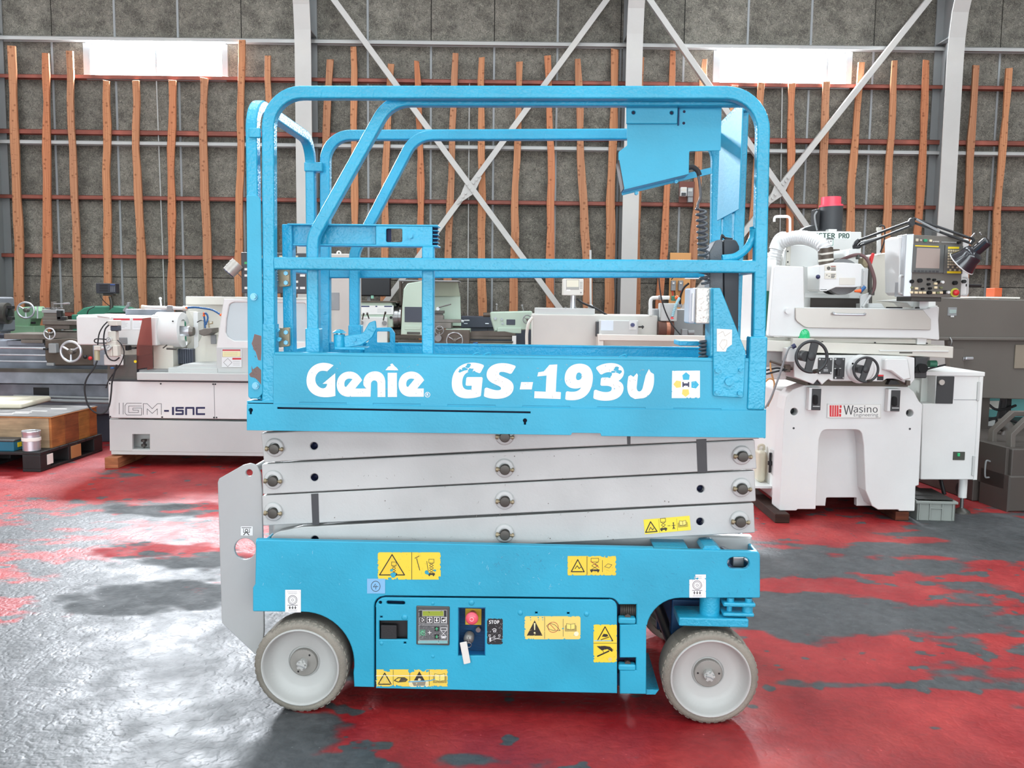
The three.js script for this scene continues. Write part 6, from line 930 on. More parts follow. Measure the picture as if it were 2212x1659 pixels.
// ---------------------------------------------------------------- machines seen through the guardrails
{
  const t = new Thing('mint_lathe', 'mint green engine lathe with a tall chuck guard behind the lift', 'lathe', [-0.8, 0, -8.3]);
  const G = MAT.mint, I = MAT.ironGrey;
  const hs = t.add('headstock', t.ex([[700, 652, 6], [845, 652, 5], [849, 660, 3], [849, 706], [836, 712], [836, 752], [700, 752]], 0, 0.4, { bevel: 0.012 }), G);
  part(hs, 'gear_cover', t.bx(700, 684, 837, 752, 0.03, 0.1, 0.008), MAT.white); part(hs, 'name_strip', t.bx(772, 660, 848, 679, 0.006, 0.01, 0.003), MAT.white);
  decal(t, hs, 'name_plate', [774, 660, 850, 679], 0.0075, (c) => { c.fillStyle = '#eef0ee'; c.fillRect(774, 660, 76, 19); c.fillStyle = '#37406a'; for (const [a, b] of [[779, 798], [811, 815], [830, 847]]) c.fillRect(a, 660.6, b - a, 2.6); c.fillStyle = '#c6cccc'; for (let i = 0; i < 4; i++) c.fillRect(815, 667 + i * 2.4, 30, 0.8); });
  for (const [x0, y0, x1, y1] of [[783, 690, 785, 677], [797, 688, 793, 676], [828, 692, 832, 674]]) t.add('speed_lever', [cylBetween(t.p3(x0, y0, 0.08), t.p3(x1, y1, 0.12), 0.006), cylBetween(t.p3(x1, y1 + 4, 0.11), t.p3(x1 + 0.6, y1, 0.12), 0.009)], MAT.darkSteel);
  t.add('speed_dial', [t.cyl(830, 698, 0.05, 5, 0.03), t.cyl(780, 697, 0.05, 4.5, 0.03)], MAT.midGrey); t.add('level_glass', t.cyl(844.5, 686, 0.01, 3, 0.02), MAT.black);
  t.add('tool_shelf', t.bx(770, 650, 858, 653, 0.02, 0.35, 0.003), MAT.brownIron);
  t.add('chuck', [cylBetween(t.p3(851, 684, -0.1), t.p3(862, 684, -0.1), 0.1, { n: 28 }), cylBetween(t.p3(861, 684, -0.1), t.p3(868, 684, -0.1), 0.09, { n: 28 })], MAT.steel); t.add('chuck_backing', t.bx(848, 655, 866, 712, -0.25, 0.06, 0.004), MAT.blackMatt);
  const gd = t.add('chuck_guard', t.ex([[869, 662], [872, 625], [880, 612, 8], [912, 607], [912, 725], [866, 723]], 0.2, 0.03, { bevel: 0.006 }), G); part(gd, 'guard_window', t.bx(874, 663, 914, 696, 0.203, 0.006, 0.002), MAT.slate); part(gd, 'guard_plate', t.bx(874, 704, 909, 712, 0.204, 0.006, 0.002), G); part(gd, 'guard_handle', t.bx(879, 717, 907, 722, 0.22, 0.02, 0.003), MAT.darkSteel);
  part(gd, 'guard_wing', t.ex([[912, 640], [994, 640], [996, 704], [912, 704]], -0.14, 0.02, { bevel: 0.004 }), G); part(gd, 'guard_hood', [t.ex([[912, 608], [988, 608], [994, 640], [912, 640]], -0.02, 0.012, { bevel: 0.003 })], mat([150, 160, 140], 0.5, 0, { map: softWear })); part(gd, 'guard_edge', t.bx(860, 605, 990, 608, 0.12, 0.4, 0.003), MAT.midGrey); part(gd, 'guard_post', t.bx(862, 607, 868, 660, -0.2, 0.04, 0.004), MAT.brownIron);
  t.add('bed', [t.bx(700, 752, 1118, 800, 0.1, 0.4, 0.008)], G); t.add('bed_way', [t.bx(845, 726, 1112, 732, 0.06, 0.3, 0.004), t.ex([[1010, 718], [1090, 716], [1114, 721], [1114, 727], [1010, 727]], 0.05, 0.3, { bevel: 0.004 })], MAT.brownIron); t.add('bed_side', [t.bx(860, 737, 1112, 742, 0.1, 0.2, 0.004), t.bx(860, 744, 1112, 752, 0.1, 0.2, 0.003)], G); t.add('bed_end', t.bx(1106, 726, 1115, 760, 0.12, 0.3, 0.003), MAT.white); t.add('lead_screw', cylBetween(t.p3(845, 736, 0.12), t.p3(1108, 739, 0.12), 0.01), MAT.darkSteel);
  t.add('lathe_base', box(t.at(700, 760, 0)[0], 0, -0.4, t.at(1118, 760, 0)[0], t.at(900, 757, 0)[1], 0.05, 0.01), G);
  t.add('carriage', [t.bx(935, 712, 1014, 752, 0.16, 0.1, 0.008)], MAT.brownIron); t.add('carriage_top', t.bx(962, 711, 1014, 722, 0.14, 0.3, 0.006), G); t.add('cross_slide', [t.bx(933, 697, 975, 710, 0.12, 0.2, 0.006), t.bx(930, 690, 996, 697, 0.1, 0.15, 0.005)], I); t.add('tool_slide', t.bx(935, 681, 958, 691, 0.1, 0.1, 0.004), I); t.add('tool_post', [t.bx(935, 671, 959, 677, 0.1, 0.1, 0.003), t.bx(938, 676, 956, 682, 0.09, 0.08, 0.003)], MAT.darkSteel); t.add('tool_lever', [t.cyl(946, 667, 0.08, 4, 0.06), cylBetween(t.p3(948, 664, 0.08), t.p3(974, 657, 0.12), 0.006)], MAT.steel);
  handwheel(t, 'apron_handwheel', 982, 736, 0.3, 19, MAT.steel); handwheel(t, 'slide_handwheel', 949, 714, 0.3, 10, MAT.steel); t.add('apron_dial', t.cyl(946, 731, 0.24, 7, 0.06), MAT.midGrey); t.add('slide_crank', [cylBetween(t.p3(996, 693, 0.06), t.p3(1002, 694, 0.06), 0.012), cylBetween(t.p3(1003, 692, 0.08), t.p3(1014, 692, 0.1), 0.006)], MAT.chrome); t.add('blue_marker', cylBetween(t.p3(1022, 743, 0.2), t.p3(1032, 741, 0.2), 0.01), MAT.hoseBlue);
  const ts = t.add('tailstock', [t.ex([[1058, 674, 4], [1150, 672, 4], [1152, 712], [1068, 716], [1060, 690]], -0.02, 0.2, { bevel: 0.01 })], G); part(ts, 'tailstock_foot', t.bx(1074, 708, 1126, 720, 0.0, 0.22, 0.006), G); part(ts, 'quill', cylBetween(t.p3(1044, 680, -0.1), t.p3(1062, 680, -0.1), 0.022), MAT.brownIron); part(ts, 'sight_glass', t.bx(1094, 690, 1113, 702, -0.015, 0.01, 0.004), MAT.slate); for (const [x, y0, y1] of [[1073, 670, 658], [1128, 682, 660]]) part(ts, 'lock_lever', [cylBetween(t.p3(x + (y0 > 675 ? 6 : 0), y0, -0.05), t.p3(x, y1, -0.05), 0.005), new THREE.SphereGeometry(0.011, 8, 6).translate(...t.p3(x, y1, -0.05).toArray())], MAT.steel); handwheel(t, 'tailstock_handwheel', 1139, 690, 0.05, 10, MAT.midGrey, ts); part(ts, 'clamp_stud', [t.cyl(1070, 688, 0, 3, 0.02), t.cyl(1084, 690, 0, 2.4, 0.02), t.cyl(1086, 699, 0, 2, 0.02)], MAT.steel);
}
{
  const t = new Thing('slate_cabinet', 'dark slate low cabinet between the mint lathe bed and the grey grinder', 'cabinet', [-0.2, 0, -9.0]);
  t.add('cabinet_body', [t.bx(995, 686, 1155, 760, 0, 0.5, 0.01)], MAT.slate); t.add('cabinet_foot', box(t.at(995, 760, 0)[0], 0, -0.5, t.at(1155, 760, 0)[0], t.at(1080, 758, 0)[1], -0.01, 0.005), MAT.slate); t.add('cabinet_top', t.ex([[996, 683], [1058, 684], [1076, 700], [1076, 708], [996, 708]], 0.03, 0.3, { bevel: 0.006 }), MAT.slate); for (const x of [1002, 1048]) t.add('cabinet_handle', t.bx(x, 698, x + 8, 700, 0.04, 0.02, 0.001), MAT.chrome); t.add('door_gap', t.bx(1053, 700, 1054, 740, 0.001, 0.002, 0), MAT.black);
}
{
  const t = new Thing('black_screen', 'black rectangular screen on a post behind the mint lathe headstock', 'screen', [-1.45, 0, -9.3]);
  t.add('screen_panel', t.bx(776, 596, 842, 638, 0.03, 0.05, 0.005), mat([36, 37, 42], 0.5)); t.add('screen_frame', t.bx(774, 594, 844, 640, 0.0, 0.03, 0.006), mat([28, 28, 32], 0.6)); const [x, y] = t.at(796, 638, 0); t.add('screen_post', [box(x - 0.02, 0, -0.05, x + 0.02, y, -0.02, 0.004)], MAT.midGrey); t.add('status_light', t.bx(801, 638, 807, 645, 0.02, 0.02, 0.002), mat([150, 214, 190], 0.4)); t.add('post_foot', box(x - 0.2, 0, -0.15, x + 0.2, 0.03, 0.1, 0.004), MAT.midGrey);
}
{
  const t = new Thing('cylindrical_grinder', 'light grey cylindrical grinding machine behind the lift platform, with a display on a chrome post', 'grinder', [0.9, 0, -7.5]);
  const G = MAT.lightGrey, C = MAT.cream;
  t.add('machine_body', t.bx(1150, 680, 1420, 790, 0, 0.6, 0.012), mat([214, 213, 208], 0.45, 0, { map: softWear })); t.add('top_box', t.bx(1157, 666, 1285, 681, -0.04, 0.4, 0.006), G); t.add('machine_plinth', box(t.at(1150, 785, 0)[0], 0, -0.6, t.at(1560, 785, 0)[0], t.at(1300, 782, 0)[1], -0.02, 0.01), C);
  t.add('display_post', cylBetween(t.p3(1237.5, 667, -0.1), t.p3(1238, 636, -0.1), 0.023, { n: 18 }), MAT.chrome); const ds = t.add('display_unit', t.bx(1216, 602, 1260.5, 638, -0.04, 0.14, 0.008), C);
  decal(t, ds, 'display_face', [1217, 603, 1260, 637], -0.0392, (c) => { c.fillStyle = '#dcdcd4'; c.fillRect(1217, 603, 43, 34); c.fillStyle = '#e6e4cf'; c.fillRect(1224, 605, 26, 15); c.strokeStyle = '#8e8e88'; c.lineWidth = 0.8; c.strokeRect(1223.5, 604.5, 27, 21); c.fillStyle = '#a7a8a2'; c.fillRect(1224, 620, 26, 5); c.fillStyle = '#f2f2ee'; c.fillRect(1224, 625.5, 8, 3); c.fillStyle = '#8a8b86'; for (let i = 0; i < 5; i++) for (let j = 0; j < 2; j++) c.fillRect(1253 + j * 3, 609 + i * 3.2, 2, 1.8); }); part(ds, 'display_button', t.cyl(1255, 632, -0.035, 1.6, 0.006), MAT.midGrey);
  t.add('display_cable', tube([t.p3(1246, 645, -0.06), t.p3(1258, 654, -0.04), t.p3(1272, 660, -0.04), t.p3(1290, 668, -0.1), t.p3(1310, 680, -0.2)], 0.009), MAT.rubber);
  t.add('conduit', cylBetween(t.p3(1276, 666, -0.2), t.p3(1275.5, 540, -0.2), 0.009, { n: 8 }), MAT.lightGrey); t.add('conduit_base', t.cyl(1276, 662, -0.17, 5, 0.05), MAT.steel);
  for (const x of [1222, 1244]) t.add('top_screw', t.cyl(x, 665, -0.05, 2, 0.02), MAT.midGrey);
  const wh = t.add('work_head', t.bx(1294, 692, 1379, 726, 0.1, 0.3, 0.008), G); part(wh, 'paper_note', t.bx(1298, 692, 1325, 714, 0.102, 0.003, 0.001), mat([216, 226, 236], 0.7)); part(wh, 'knob_plate', t.bx(1359, 692, 1375, 712, 0.103, 0.004, 0.001), MAT.white); part(wh, 'selector_knob', t.cyl(1367, 702, 0.13, 4.2, 0.03), mat([62, 66, 110], 0.4)); part(wh, 'head_side', t.bx(1288, 695, 1294, 727, 0.08, 0.25, 0.003), MAT.darkGrey); part(wh, 'handle_rod', [cylBetween(t.p3(1379, 706, 0.08), t.p3(1391, 706, 0.08), 0.007), cylBetween(t.p3(1388, 703, 0.08), t.p3(1388, 710, 0.08), 0.006)], MAT.black);
  t.add('splash_tray', [t.bx(1294, 724, 1560, 737, 0.28, 0.03, 0.005), t.bx(1294, 723, 1304, 760, 0.27, 0.4, 0.004)], mat([222, 216, 206], 0.45)); t.add('tray_floor', t.bx(1304, 736, 1560, 760, 0.1, 0.2, 0.004), mat([180, 168, 158], 0.5));
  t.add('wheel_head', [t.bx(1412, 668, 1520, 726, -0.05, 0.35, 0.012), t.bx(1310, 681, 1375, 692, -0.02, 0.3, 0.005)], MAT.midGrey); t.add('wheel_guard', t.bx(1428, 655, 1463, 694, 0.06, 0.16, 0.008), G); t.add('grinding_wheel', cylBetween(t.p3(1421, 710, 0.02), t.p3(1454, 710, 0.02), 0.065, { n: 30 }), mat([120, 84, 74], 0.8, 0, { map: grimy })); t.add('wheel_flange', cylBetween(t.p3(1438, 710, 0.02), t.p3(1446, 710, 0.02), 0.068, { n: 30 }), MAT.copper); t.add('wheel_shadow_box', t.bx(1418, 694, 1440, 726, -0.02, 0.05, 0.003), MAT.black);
  t.add('coolant_pipe', tube([t.p3(1406, 680, 0.0), t.p3(1405, 655, 0.0), t.p3(1408, 645, 0.0), t.p3(1418, 643, 0.0), t.p3(1446, 643, 0.0)], 0.016, { seg: 40, n: 12 }), MAT.white); t.add('pipe_valve', [t.bx(1452, 639, 1460, 650, 0.03, 0.05, 0.004)], MAT.deepGreen); t.add('pipe_ring', [cylBetween(t.p3(1422, 643, 0), t.p3(1428, 643, 0), 0.02)], MAT.midGrey); t.add('orange_joint', new THREE.SphereGeometry(0.018, 10, 8).translate(...t.p3(1462, 643, 0.05).toArray()), MAT.orange);
  { const cv = new THREE.CatmullRomCurve3([[1467, 645, 0.08], [1462, 655, 0.1], [1457, 668, 0.1], [1453, 682, 0.1]].map(([x, y, z]) => t.p3(x, y, z))), b = []; for (let i = 0; i < 12; i++) b.push(new THREE.SphereGeometry(0.013, 8, 6).translate(...cv.getPointAt(i / 11).toArray())); const h = t.add('coolant_hose', b, mat([150, 190, 200], 0.4)); part(h, 'hose_nozzle', new THREE.ConeGeometry(0.016, 0.03, 10).translate(...t.p3(1452, 685, 0.1).toArray()), MAT.red); }
  const lamp = t.add('work_lamp', lathe([[0.012, 0.03], [0.03, 0.02], [0.065, 0.0], [0.07, -0.01], [0.066, -0.01], [0.028, 0.014], [0.01, 0.02]].reverse(), t.p3(1497, 600, 0.15).toArray(), 'y', 28), MAT.white, null, 'white dish shaped work lamp'); lamp.position.y = 0; part(lamp, 'lamp_arm', tube([t.p3(1488, 612, 0.12), t.p3(1477, 622, 0.1), t.p3(1470, 640, 0.08), t.p3(1469, 658, 0.05)], 0.009), MAT.black); part(lamp, 'lamp_foot', t.bx(1463, 656, 1474, 664, 0.06, 0.06, 0.006), MAT.midGrey);
  t.add('hanging_cable', tube([t.p3(1420, 560, 0.1), t.p3(1428, 640, 0.12), t.p3(1445, 690, 0.15), t.p3(1472, 726, 0.2)], 0.006, { seg: 40 }), MAT.rubber); t.add('dresser_unit', [t.bx(1473, 711, 1486, 726, 0.1, 0.06, 0.005), cylBetween(t.p3(1486, 718, 0.08), t.p3(1499, 718, 0.08), 0.02)], MAT.midGrey); t.add('hose_loop', tube([t.p3(1138, 748, 0.1), t.p3(1138, 720, 0.1), t.p3(1142, 698, 0.1), t.p3(1150, 686, 0.08)], 0.013), MAT.cream);
}
// switch board and meters fixed to the wall
{
  const t = new Thing('switch_board', 'plywood board with two grey switches fixed to the planks behind the lift', 'board', [1.75, 1.1, WALL_Z + 0.16]);
  t.add('plywood_board', t.bx(1446, 546, 1491, 672, 0.0, 0.02, 0.002), mat([214, 158, 100], 0.7)); for (const x of [1450, 1466]) { t.add('switch_box', t.bx(x, 606, x + 10, 628, 0.05, 0.05, 0.004), MAT.midGrey); t.add('switch_toggle', t.bx(x + 3, 610, x + 7, 614, 0.06, 0.02, 0.002), MAT.white); }
  for (const [x, m] of [[1452, MAT.red], [1457, MAT.black], [1470, MAT.red]]) t.add('switch_wire', tube([t.p3(x, 628, 0.03), t.p3(x + 1, 636, 0.04), t.p3(x - 2, 648, 0.03)], 0.006), m); t.add('switch_wire', tube([t.p3(1450, 604, 0.03), t.p3(1458, 598, 0.05), t.p3(1472, 600, 0.04)], 0.005), MAT.black);
  const o = new Thing('helper3'); scene.remove(o.g); names.delete('helper3');
  [[1470, 404, 1484, 424, 'white electricity meter with a dial, left of the pair on the wall'], [1485, 405, 1498, 425, 'grey electricity meter, right of the pair on the wall']].forEach(([x0, y0, x1, y1, label], i) => {
    const z = WALL_Z + 0.16, p = o.at((x0 + x1) / 2, y1, z), m = new Thing('electric_meter', label, 'meter', [p[0], p[1], z]);
    m.add('meter_case', m.bx(x0, y0, x1, y1, 0.06, 0.07, 0.008), i ? MAT.midGrey : MAT.white); m.add('meter_window', m.bx(x0 + 2, y0 + 2, x1 - 2, y0 + 9, 0.064, 0.006, 0.002), i ? MAT.lightGrey : MAT.cream); m.add('meter_terminal', i ? m.bx(x0 + 1, y1, x1 - 1, y1 + 12, 0.05, 0.06, 0.006) : m.bx(x0 + 2, y0 + 12, x1 - 2, y1 - 1, 0.066, 0.006, 0.002), i ? MAT.midGrey : MAT.darkGrey);
  });
  const z = WALL_Z + 0.14, p = o.at(1484, 440, z), bd = new Thing('meter_board', 'reddish brown wooden board behind the two electricity meters', 'board', [p[0], p[1], z]);
  bd.add('board_panel', bd.bx(1467, 392, 1500, 438, 0.015, 0.02, 0.002), mat([112, 66, 56], 0.7));
}
// ---------------------------------------------------------------- white surface grinding machine, right of the lift
let grinder;
{
  const t = (grinder = new Thing('surface_grinder', 'large white surface grinding machine with two dark handwheels and a corrugated exhaust hose', 'grinder', [2.2, 0, -5.33]));
  const W = MAT.white, C = MAT.cream, G = MAT.lightGrey, K = mat([58, 60, 62], 0.45, 0, { map: softWear });
  const face = [[1683, 1103, 4], [1720, 1103], [1723, 1100], [1762, 1100, 2], [1767, 1000], [1769, 950], [1776, 928, 16], [1861, 928, 16], [1866, 962], [1870, 1060], [1884, 1093], [1897, 1101], [1940, 1101], [1943, 1104], [1976, 1104, 2], [1978, 1050], [1985, 1048], [1993, 874, 2], [1986, 868], [1974, 846, 8], [1962, 836, 8], [1900, 832], [1775, 828], [1738, 832, 10], [1712, 842, 10], [1699, 856, 10], [1694, 885, 8]];
  const base = t.add('base_front', t.ex(face, 0, 0.16, { bevel: 0.012, holes: [circlePx(1715.5, 889.5, 8, 20), circlePx(1965.5, 892.5, 8, 20)] }), W);
  t.add('base_recess', t.ex([[1700, 900], [1960, 900], [1960, 1092], [1851, 1093], [1851, 1075, 3], [1785, 1075, 3], [1783, 1093], [1700, 1092]], -0.13, 0.05, { bevel: 0.004 }), W);
  { const top = t.at(1700, 850, 0)[1], x0 = t.at(1694, 950, 0)[0], x1 = t.at(1990, 950, 0)[0], xr = t.at(1974, 1000, 0)[0], yb = t.at(1690, 1096, 0)[1]; t.add('base_body', [box(x0 + 0.012, yb, -1.4, x0 + 0.06, top, -0.15, 0.012), box(xr - 0.06, yb, -1.4, xr - 0.008, top, -0.15, 0.012), box(x0 + 0.03, yb + 0.1, -1.4, xr - 0.03, top, -1.3, 0.01), box(x0 + 0.03, top - 0.1, -1.38, xr - 0.03, top - 0.01, -0.15, 0.01)], W);
    const nz = -0.16; t.add('side_niche', box(x0 + 0.004, yb + 0.16, nz - 0.14, x0 + 0.013, yb + 0.32, nz - 0.04, 0.004), G); t.add('niche_bolt', [cylBetween(V(x0 - 0.006, yb + 0.17, nz - 0.09), V(x0 - 0.006, yb + 0.3, nz - 0.09), 0.008), cylBetween(V(x0 - 0.006, yb + 0.22, nz - 0.09), V(x0 - 0.006, yb + 0.245, nz - 0.09), 0.016, { n: 6 })], MAT.black);
    t.add('jug_shelf', box(x0 - 0.18, t.at(1650, 1052, -0.3)[1], -0.55, x0 + 0.012, t.at(1650, 1046, -0.3)[1], -0.25, 0.003), W); }
  for (const [x, y] of [[1715.5, 889.5], [1965.5, 892.5]]) part(base, 'hole_sleeve', lathe([[t.px(8.4), 0], [t.px(8.4), -0.06], [0, -0.06]], [...t.at(x, y), -0.012], 'z', 22), MAT.darkGrey);
  for (const x of [1747, 1918]) { const k = x - 1747, s = t.add('switch_box', t.bx(x, 837 + k * 0.02, x + 27, 887 + k * 0.015, 0.05, 0.05, 0.005), W); part(s, 'switch_plate', t.bx(x + 6.5, 839.5 + k * 0.02, x + 26.5, 886 + k * 0.015, 0.053, 0.006, 0.002), K); part(s, 'switch_knob', t.ex([...arcPx(x + 16, 858 + k * 0.02, 4.5, 4.5, 180, 360, 8), ...arcPx(x + 16, 870 + k * 0.02, 4.5, 4.5, 0, 180, 8)], 0.075, 0.025, { bevel: 0.003 }), MAT.blackMatt); part(s, 'switch_legend', t.bx(x + 9, 877 + k * 0.02, x + 24, 879 + k * 0.02, 0.0545, 0.002, 0), MAT.lightGrey); }
  const np = t.add('name_plate', t.bx(1786.5, 872.5, 1903.5, 903, 0.006, 0.006, 0.002), W);
  decal(t, np, 'name_plate_print', [1787, 873, 1903, 902.5], 0.0068, (c) => {
    c.fillStyle = '#e9e9e4'; c.fillRect(1787, 873, 116, 30); c.strokeStyle = '#b7b5ae'; c.lineWidth = 0.6; c.strokeRect(1787.6, 873.6, 114.8, 28.4);
    c.save(); c.transform(1, 0, 0.0, 1, 0, 0); c.fillStyle = '#d8343a'; c.fillRect(1792, 875.5, 19.5, 24.5); c.fillRect(1813.5, 875.5, 4.6, 5.6); c.fillRect(1812.8, 883.3, 4.6, 9); c.fillRect(1812.4, 894, 4.6, 6); c.fillStyle = '#f2efe8'; fillPoly(c, [[1796.6, 875.5], [1797.8, 875.5], [1797.2, 898.5], [1796, 898.5]], '#f2efe8'); fillPoly(c, [[1801.6, 875.5], [1802.8, 875.5], [1802.2, 898.5], [1801, 898.5]], '#f2efe8'); fillPoly(c, [[1806.6, 875.5], [1807.6, 875.5], [1807, 898.5], [1806, 898.5]], '#f2efe8'); c.restore();
    textFit(c, 'W', 1822, 875.5, 1844, 895.5, '$px sans-serif', '#26272a'); textFit(c, 'asino', 1843, 876.5, 1897, 891, '$px sans-serif', '#26272a'); textFit(c, 'Engineering', 1843.5, 893, 1897, 899.5, '$px sans-serif', '#3c3d40');
  }, { res: 8, label: 'name plate print with a red block logo' });
  t.add('rating_label', t.bx(1681, 876, 1691, 903, -0.17, 0.002, 0), MAT.midGrey);
  for (const [x, y] of [[1714.5, 925], [1965.5, 926.5]]) part(base, 'tapped_hole', t.cyl(x, y, 0.001, 2.4, 0.01, { n: 12 }), MAT.darkGrey);
  // saddle with the handwheels and switch plates
  const sad = t.add('saddle', t.ex([[1714, 768, 3], [1900, 768], [1962, 770], [1976, 773, 3], [1976, 820, 2], [1968, 830], [1962, 830], [1946, 822], [1932, 818], [1916, 818], [1906, 824], [1796, 823], [1790, 819], [1786, 822], [1776, 831], [1766, 820], [1757, 830, 2], [1716, 815]], 0.07, 0.5, { bevel: 0.008 }), W);
  part(sad, 'saddle_boss', lathe([[0.088, 0], [0.082, 0.018], [0.07, 0.022], [0, 0.022]].reverse(), [...t.at(1858, 797, 0.07), 0.068], 'z', 30), W); part(sad, 'saddle_hump', t.ex([[1912, 774, 6], [1962, 775, 6], [1968, 818], [1952, 822], [1926, 802, 6], [1912, 800, 4]], 0.12, 0.06, { bevel: 0.015 }), W);
  t.add('slideway_gap', t.bx(1740, 820, 1962, 834, 0.02, 0.5, 0.003), mat([92, 86, 74], 0.5)); for (const [a, b] of [[1750, 1773], [1918, 1946]]) t.add('way_wiper', t.ex([[a, 831], [a + 6, 820], [b - 8, 823], [b, 831]], 0.06, 0.05, { bevel: 0.002 }), MAT.black); t.add('way_roller', t.bx(1958, 822, 1967, 833, 0.09, 0.03, 0.004), MAT.brownIron);
  const wheel2 = (px, py, r, z, tilt) => {
    const w = t.sub('handwheel'), [x, y] = t.at(px, py, z), R = t.px(r, z); w.position.set(x, y, z);
    part(w, 'wheel_rim', new THREE.TorusGeometry(R * 0.91, R * 0.095, 12, 44), K); const sp = extrude([[-R * 0.23, R * 0.88], [R * 0.25, R * 0.88], [R * 0.25, 0], [R * 0.2, -R * 0.9], [-R * 0.24, -R * 0.9], [-R * 0.23, 0]].map(([a, b]) => new THREE.Vector2(a, b)), [], 0.006, 0.014, 0.003); sp.rotateZ(tilt); part(w, 'wheel_spoke', sp, K); part(w, 'wheel_boss', lathe([[0, 0.012], [R * 0.2, 0.012], [R * 0.24, 0.006]].reverse(), [0, 0, 0], 'z', 22), K); part(w, 'wheel_shaft', cylZ(-R * 0.25, 0, -0.008, R * 0.32, 0.09), MAT.black); part(w, 'wheel_grip_socket', cylBetween(V(R * 0.18, -R * 0.88, 0.0), V(R * 0.32, -R * 0.82, 0.02), R * 0.13), MAT.darkSteel);
  };
  wheel2(1753, 770.5, 36.5, 0.24, -0.18); wheel2(1870.5, 798.5, 28.8, 0.21, -0.28);
  const plate = (x0, y0, x1, y1, z) => { const p = t.add('switch_panel', t.bx(x0, y0, x1, y1, z, 0.01, 0.003), K); for (const [a, b] of [[x0 + 3, y0 + 3], [x1 - 3, y0 + 3], [x0 + 3, y1 - 3], [x1 - 3, y1 - 3]]) part(p, 'panel_bolt', t.cyl(a, b, z + 0.006, 2, 0.008, { n: 10 }), MAT.steel); return p; };
  const p1 = plate(1768, 773, 1798, 808, 0.082), p2 = plate(1802, 773, 1825, 819, 0.082); part(p1, 'panel_marks', [t.bx(1776, 776, 1783, 777.4, 0.084, 0.002, 0), t.bx(1784, 785, 1786, 790, 0.084, 0.002, 0), t.bx(1783, 794, 1787, 795.5, 0.084, 0.002, 0), t.bx(1779, 797, 1789, 803, 0.084, 0.002, 0.001)], MAT.midGrey); part(p2, 'panel_knob', t.cyl(1811, 782.5, 0.1, 6, 0.02), MAT.darkGrey); part(p2, 'panel_lever', t.bx(1809, 797, 1814.5, 812, 0.11, 0.03, 0.004), MAT.black); part(p2, 'panel_marks', [t.bx(1802, 795.5, 1806, 797, 0.084, 0.002, 0), t.bx(1813, 795, 1817, 796.5, 0.084, 0.002, 0)], MAT.lightGrey);
  t.add('caution_label', [t.bx(1895, 809.5, 1908.5, 821.5, 0.073, 0.002, 0)], MAT.black); t.add('caution_strip', t.bx(1897, 809.5, 1908.5, 813, 0.0745, 0.002, 0), MAT.red); t.add('saddle_screw', [t.cyl(1842, 785.5, 0.09, 2.2, 0.03, { n: 10 }), t.cyl(1874, 813, 0.08, 1.8, 0.02, { n: 10 })], MAT.black);
  const pump = t.add('oil_pump', t.bx(1977, 772, 2003, 817, 0.05, 0.1, 0.006), K); part(pump, 'pump_knob', [t.cyl(1995, 796, 0.09, 10, 0.05), t.cyl(1984, 800, 0.08, 6, 0.04)], MAT.blackMatt); part(pump, 'pump_pipe', tube([t.p3(2005, 797, 0.0), t.p3(2020, 793, -0.05), t.p3(2042, 788, -0.1)], 0.006), MAT.rubber); part(pump, 'pump_spool', cylBetween(t.p3(2006, 786, -0.05), t.p3(2022, 786, -0.05), 0.022), MAT.deepGreen);
  // table, splash guard and stainless front
  t.add('table', t.ex([[1600, 733], [1760, 739], [2026, 747], [2060, 749, 2], [2059, 774, 2], [1905, 766], [1757, 762], [1600, 757]], 0.02, 0.5, { bevel: 0.006 }), C); t.add('table_slot', t.bx(1943, 760.5, 1971, 763.5, 0.022, 0.004, 0), MAT.darkSteel); for (const x of [1663, 1777, 1891, 2003]) t.add('table_screw', t.cyl(x, 737 + (x - 1663) * 0.014, 0.0, 1.5, 0.012, { n: 8 }), MAT.black);
  t.add('table_rail', t.bx(1640, 731, 2012, 741, -0.03, 0.5, 0.004), C); t.add('table_lip', t.bx(1900, 757, 2050, 759.5, 0.03, 0.02, 0.002), W);
  t.add('under_table', [t.bx(1640, 757, 1712, 800, -0.1, 0.4, 0.006)], G); t.add('under_rail', t.bx(1640, 753, 1700, 758, 0.0, 0.1, 0.002), MAT.slate);
  const sg = t.add('splash_guard', t.ex([[1672, 573, 6], [1736, 576, 3], [1738, 664], [2005, 667], [2010, 664], [2026, 660], [2030, 735, 4], [1990, 731], [1660, 727, 6], [1662, 700]], 0.02, 0.06, { bevel: 0.012 }), W);
  part(sg, 'guard_left_wall', t.bx(1672, 574, 1682, 726, -0.04, 0.55, 0.01), W); part(sg, 'guard_right_wall', t.bx(2004, 662, 2028, 733, -0.04, 0.5, 0.01), W);
  const ss = t.add('stainless_guard', t.ex([[1718, 665], [1994, 669], [2011, 690], [2011, 713, 3], [1740, 708, 18], [1718, 692, 14]], 0.034, 0.012, { bevel: 0.003 }), MAT.brushed, null, 'brushed steel splash panel with a handle'); part(ss, 'panel_handle', tube([t.p3(1801, 676, 0.04), t.p3(1803, 678.5, 0.065), t.p3(1812, 679, 0.07), t.p3(1858, 680, 0.07), t.p3(1867, 680, 0.065), t.p3(1869, 678, 0.04)], 0.007, { seg: 30 }), MAT.chrome);
  t.add('guard_knob', t.cyl(1703, 672, 0.045, 6, 0.03), W);
  { const tp = t.ex([[1655, 628], [1672, 630], [1662, 716], [1650, 714]], -0.09, 0.006, { bevel: 0.001 }); const g = t.add('teal_plate', tp, MAT.deepGreen); for (const [x, y] of [[1668, 633], [1662, 673], [1658, 712]]) part(g, 'plate_screw', t.cyl(x, y, -0.085, 2, 0.006), MAT.white); }
  t.add('left_flank', t.bx(1622, 560, 1676, 735, -0.1, 0.5, 0.012), W);
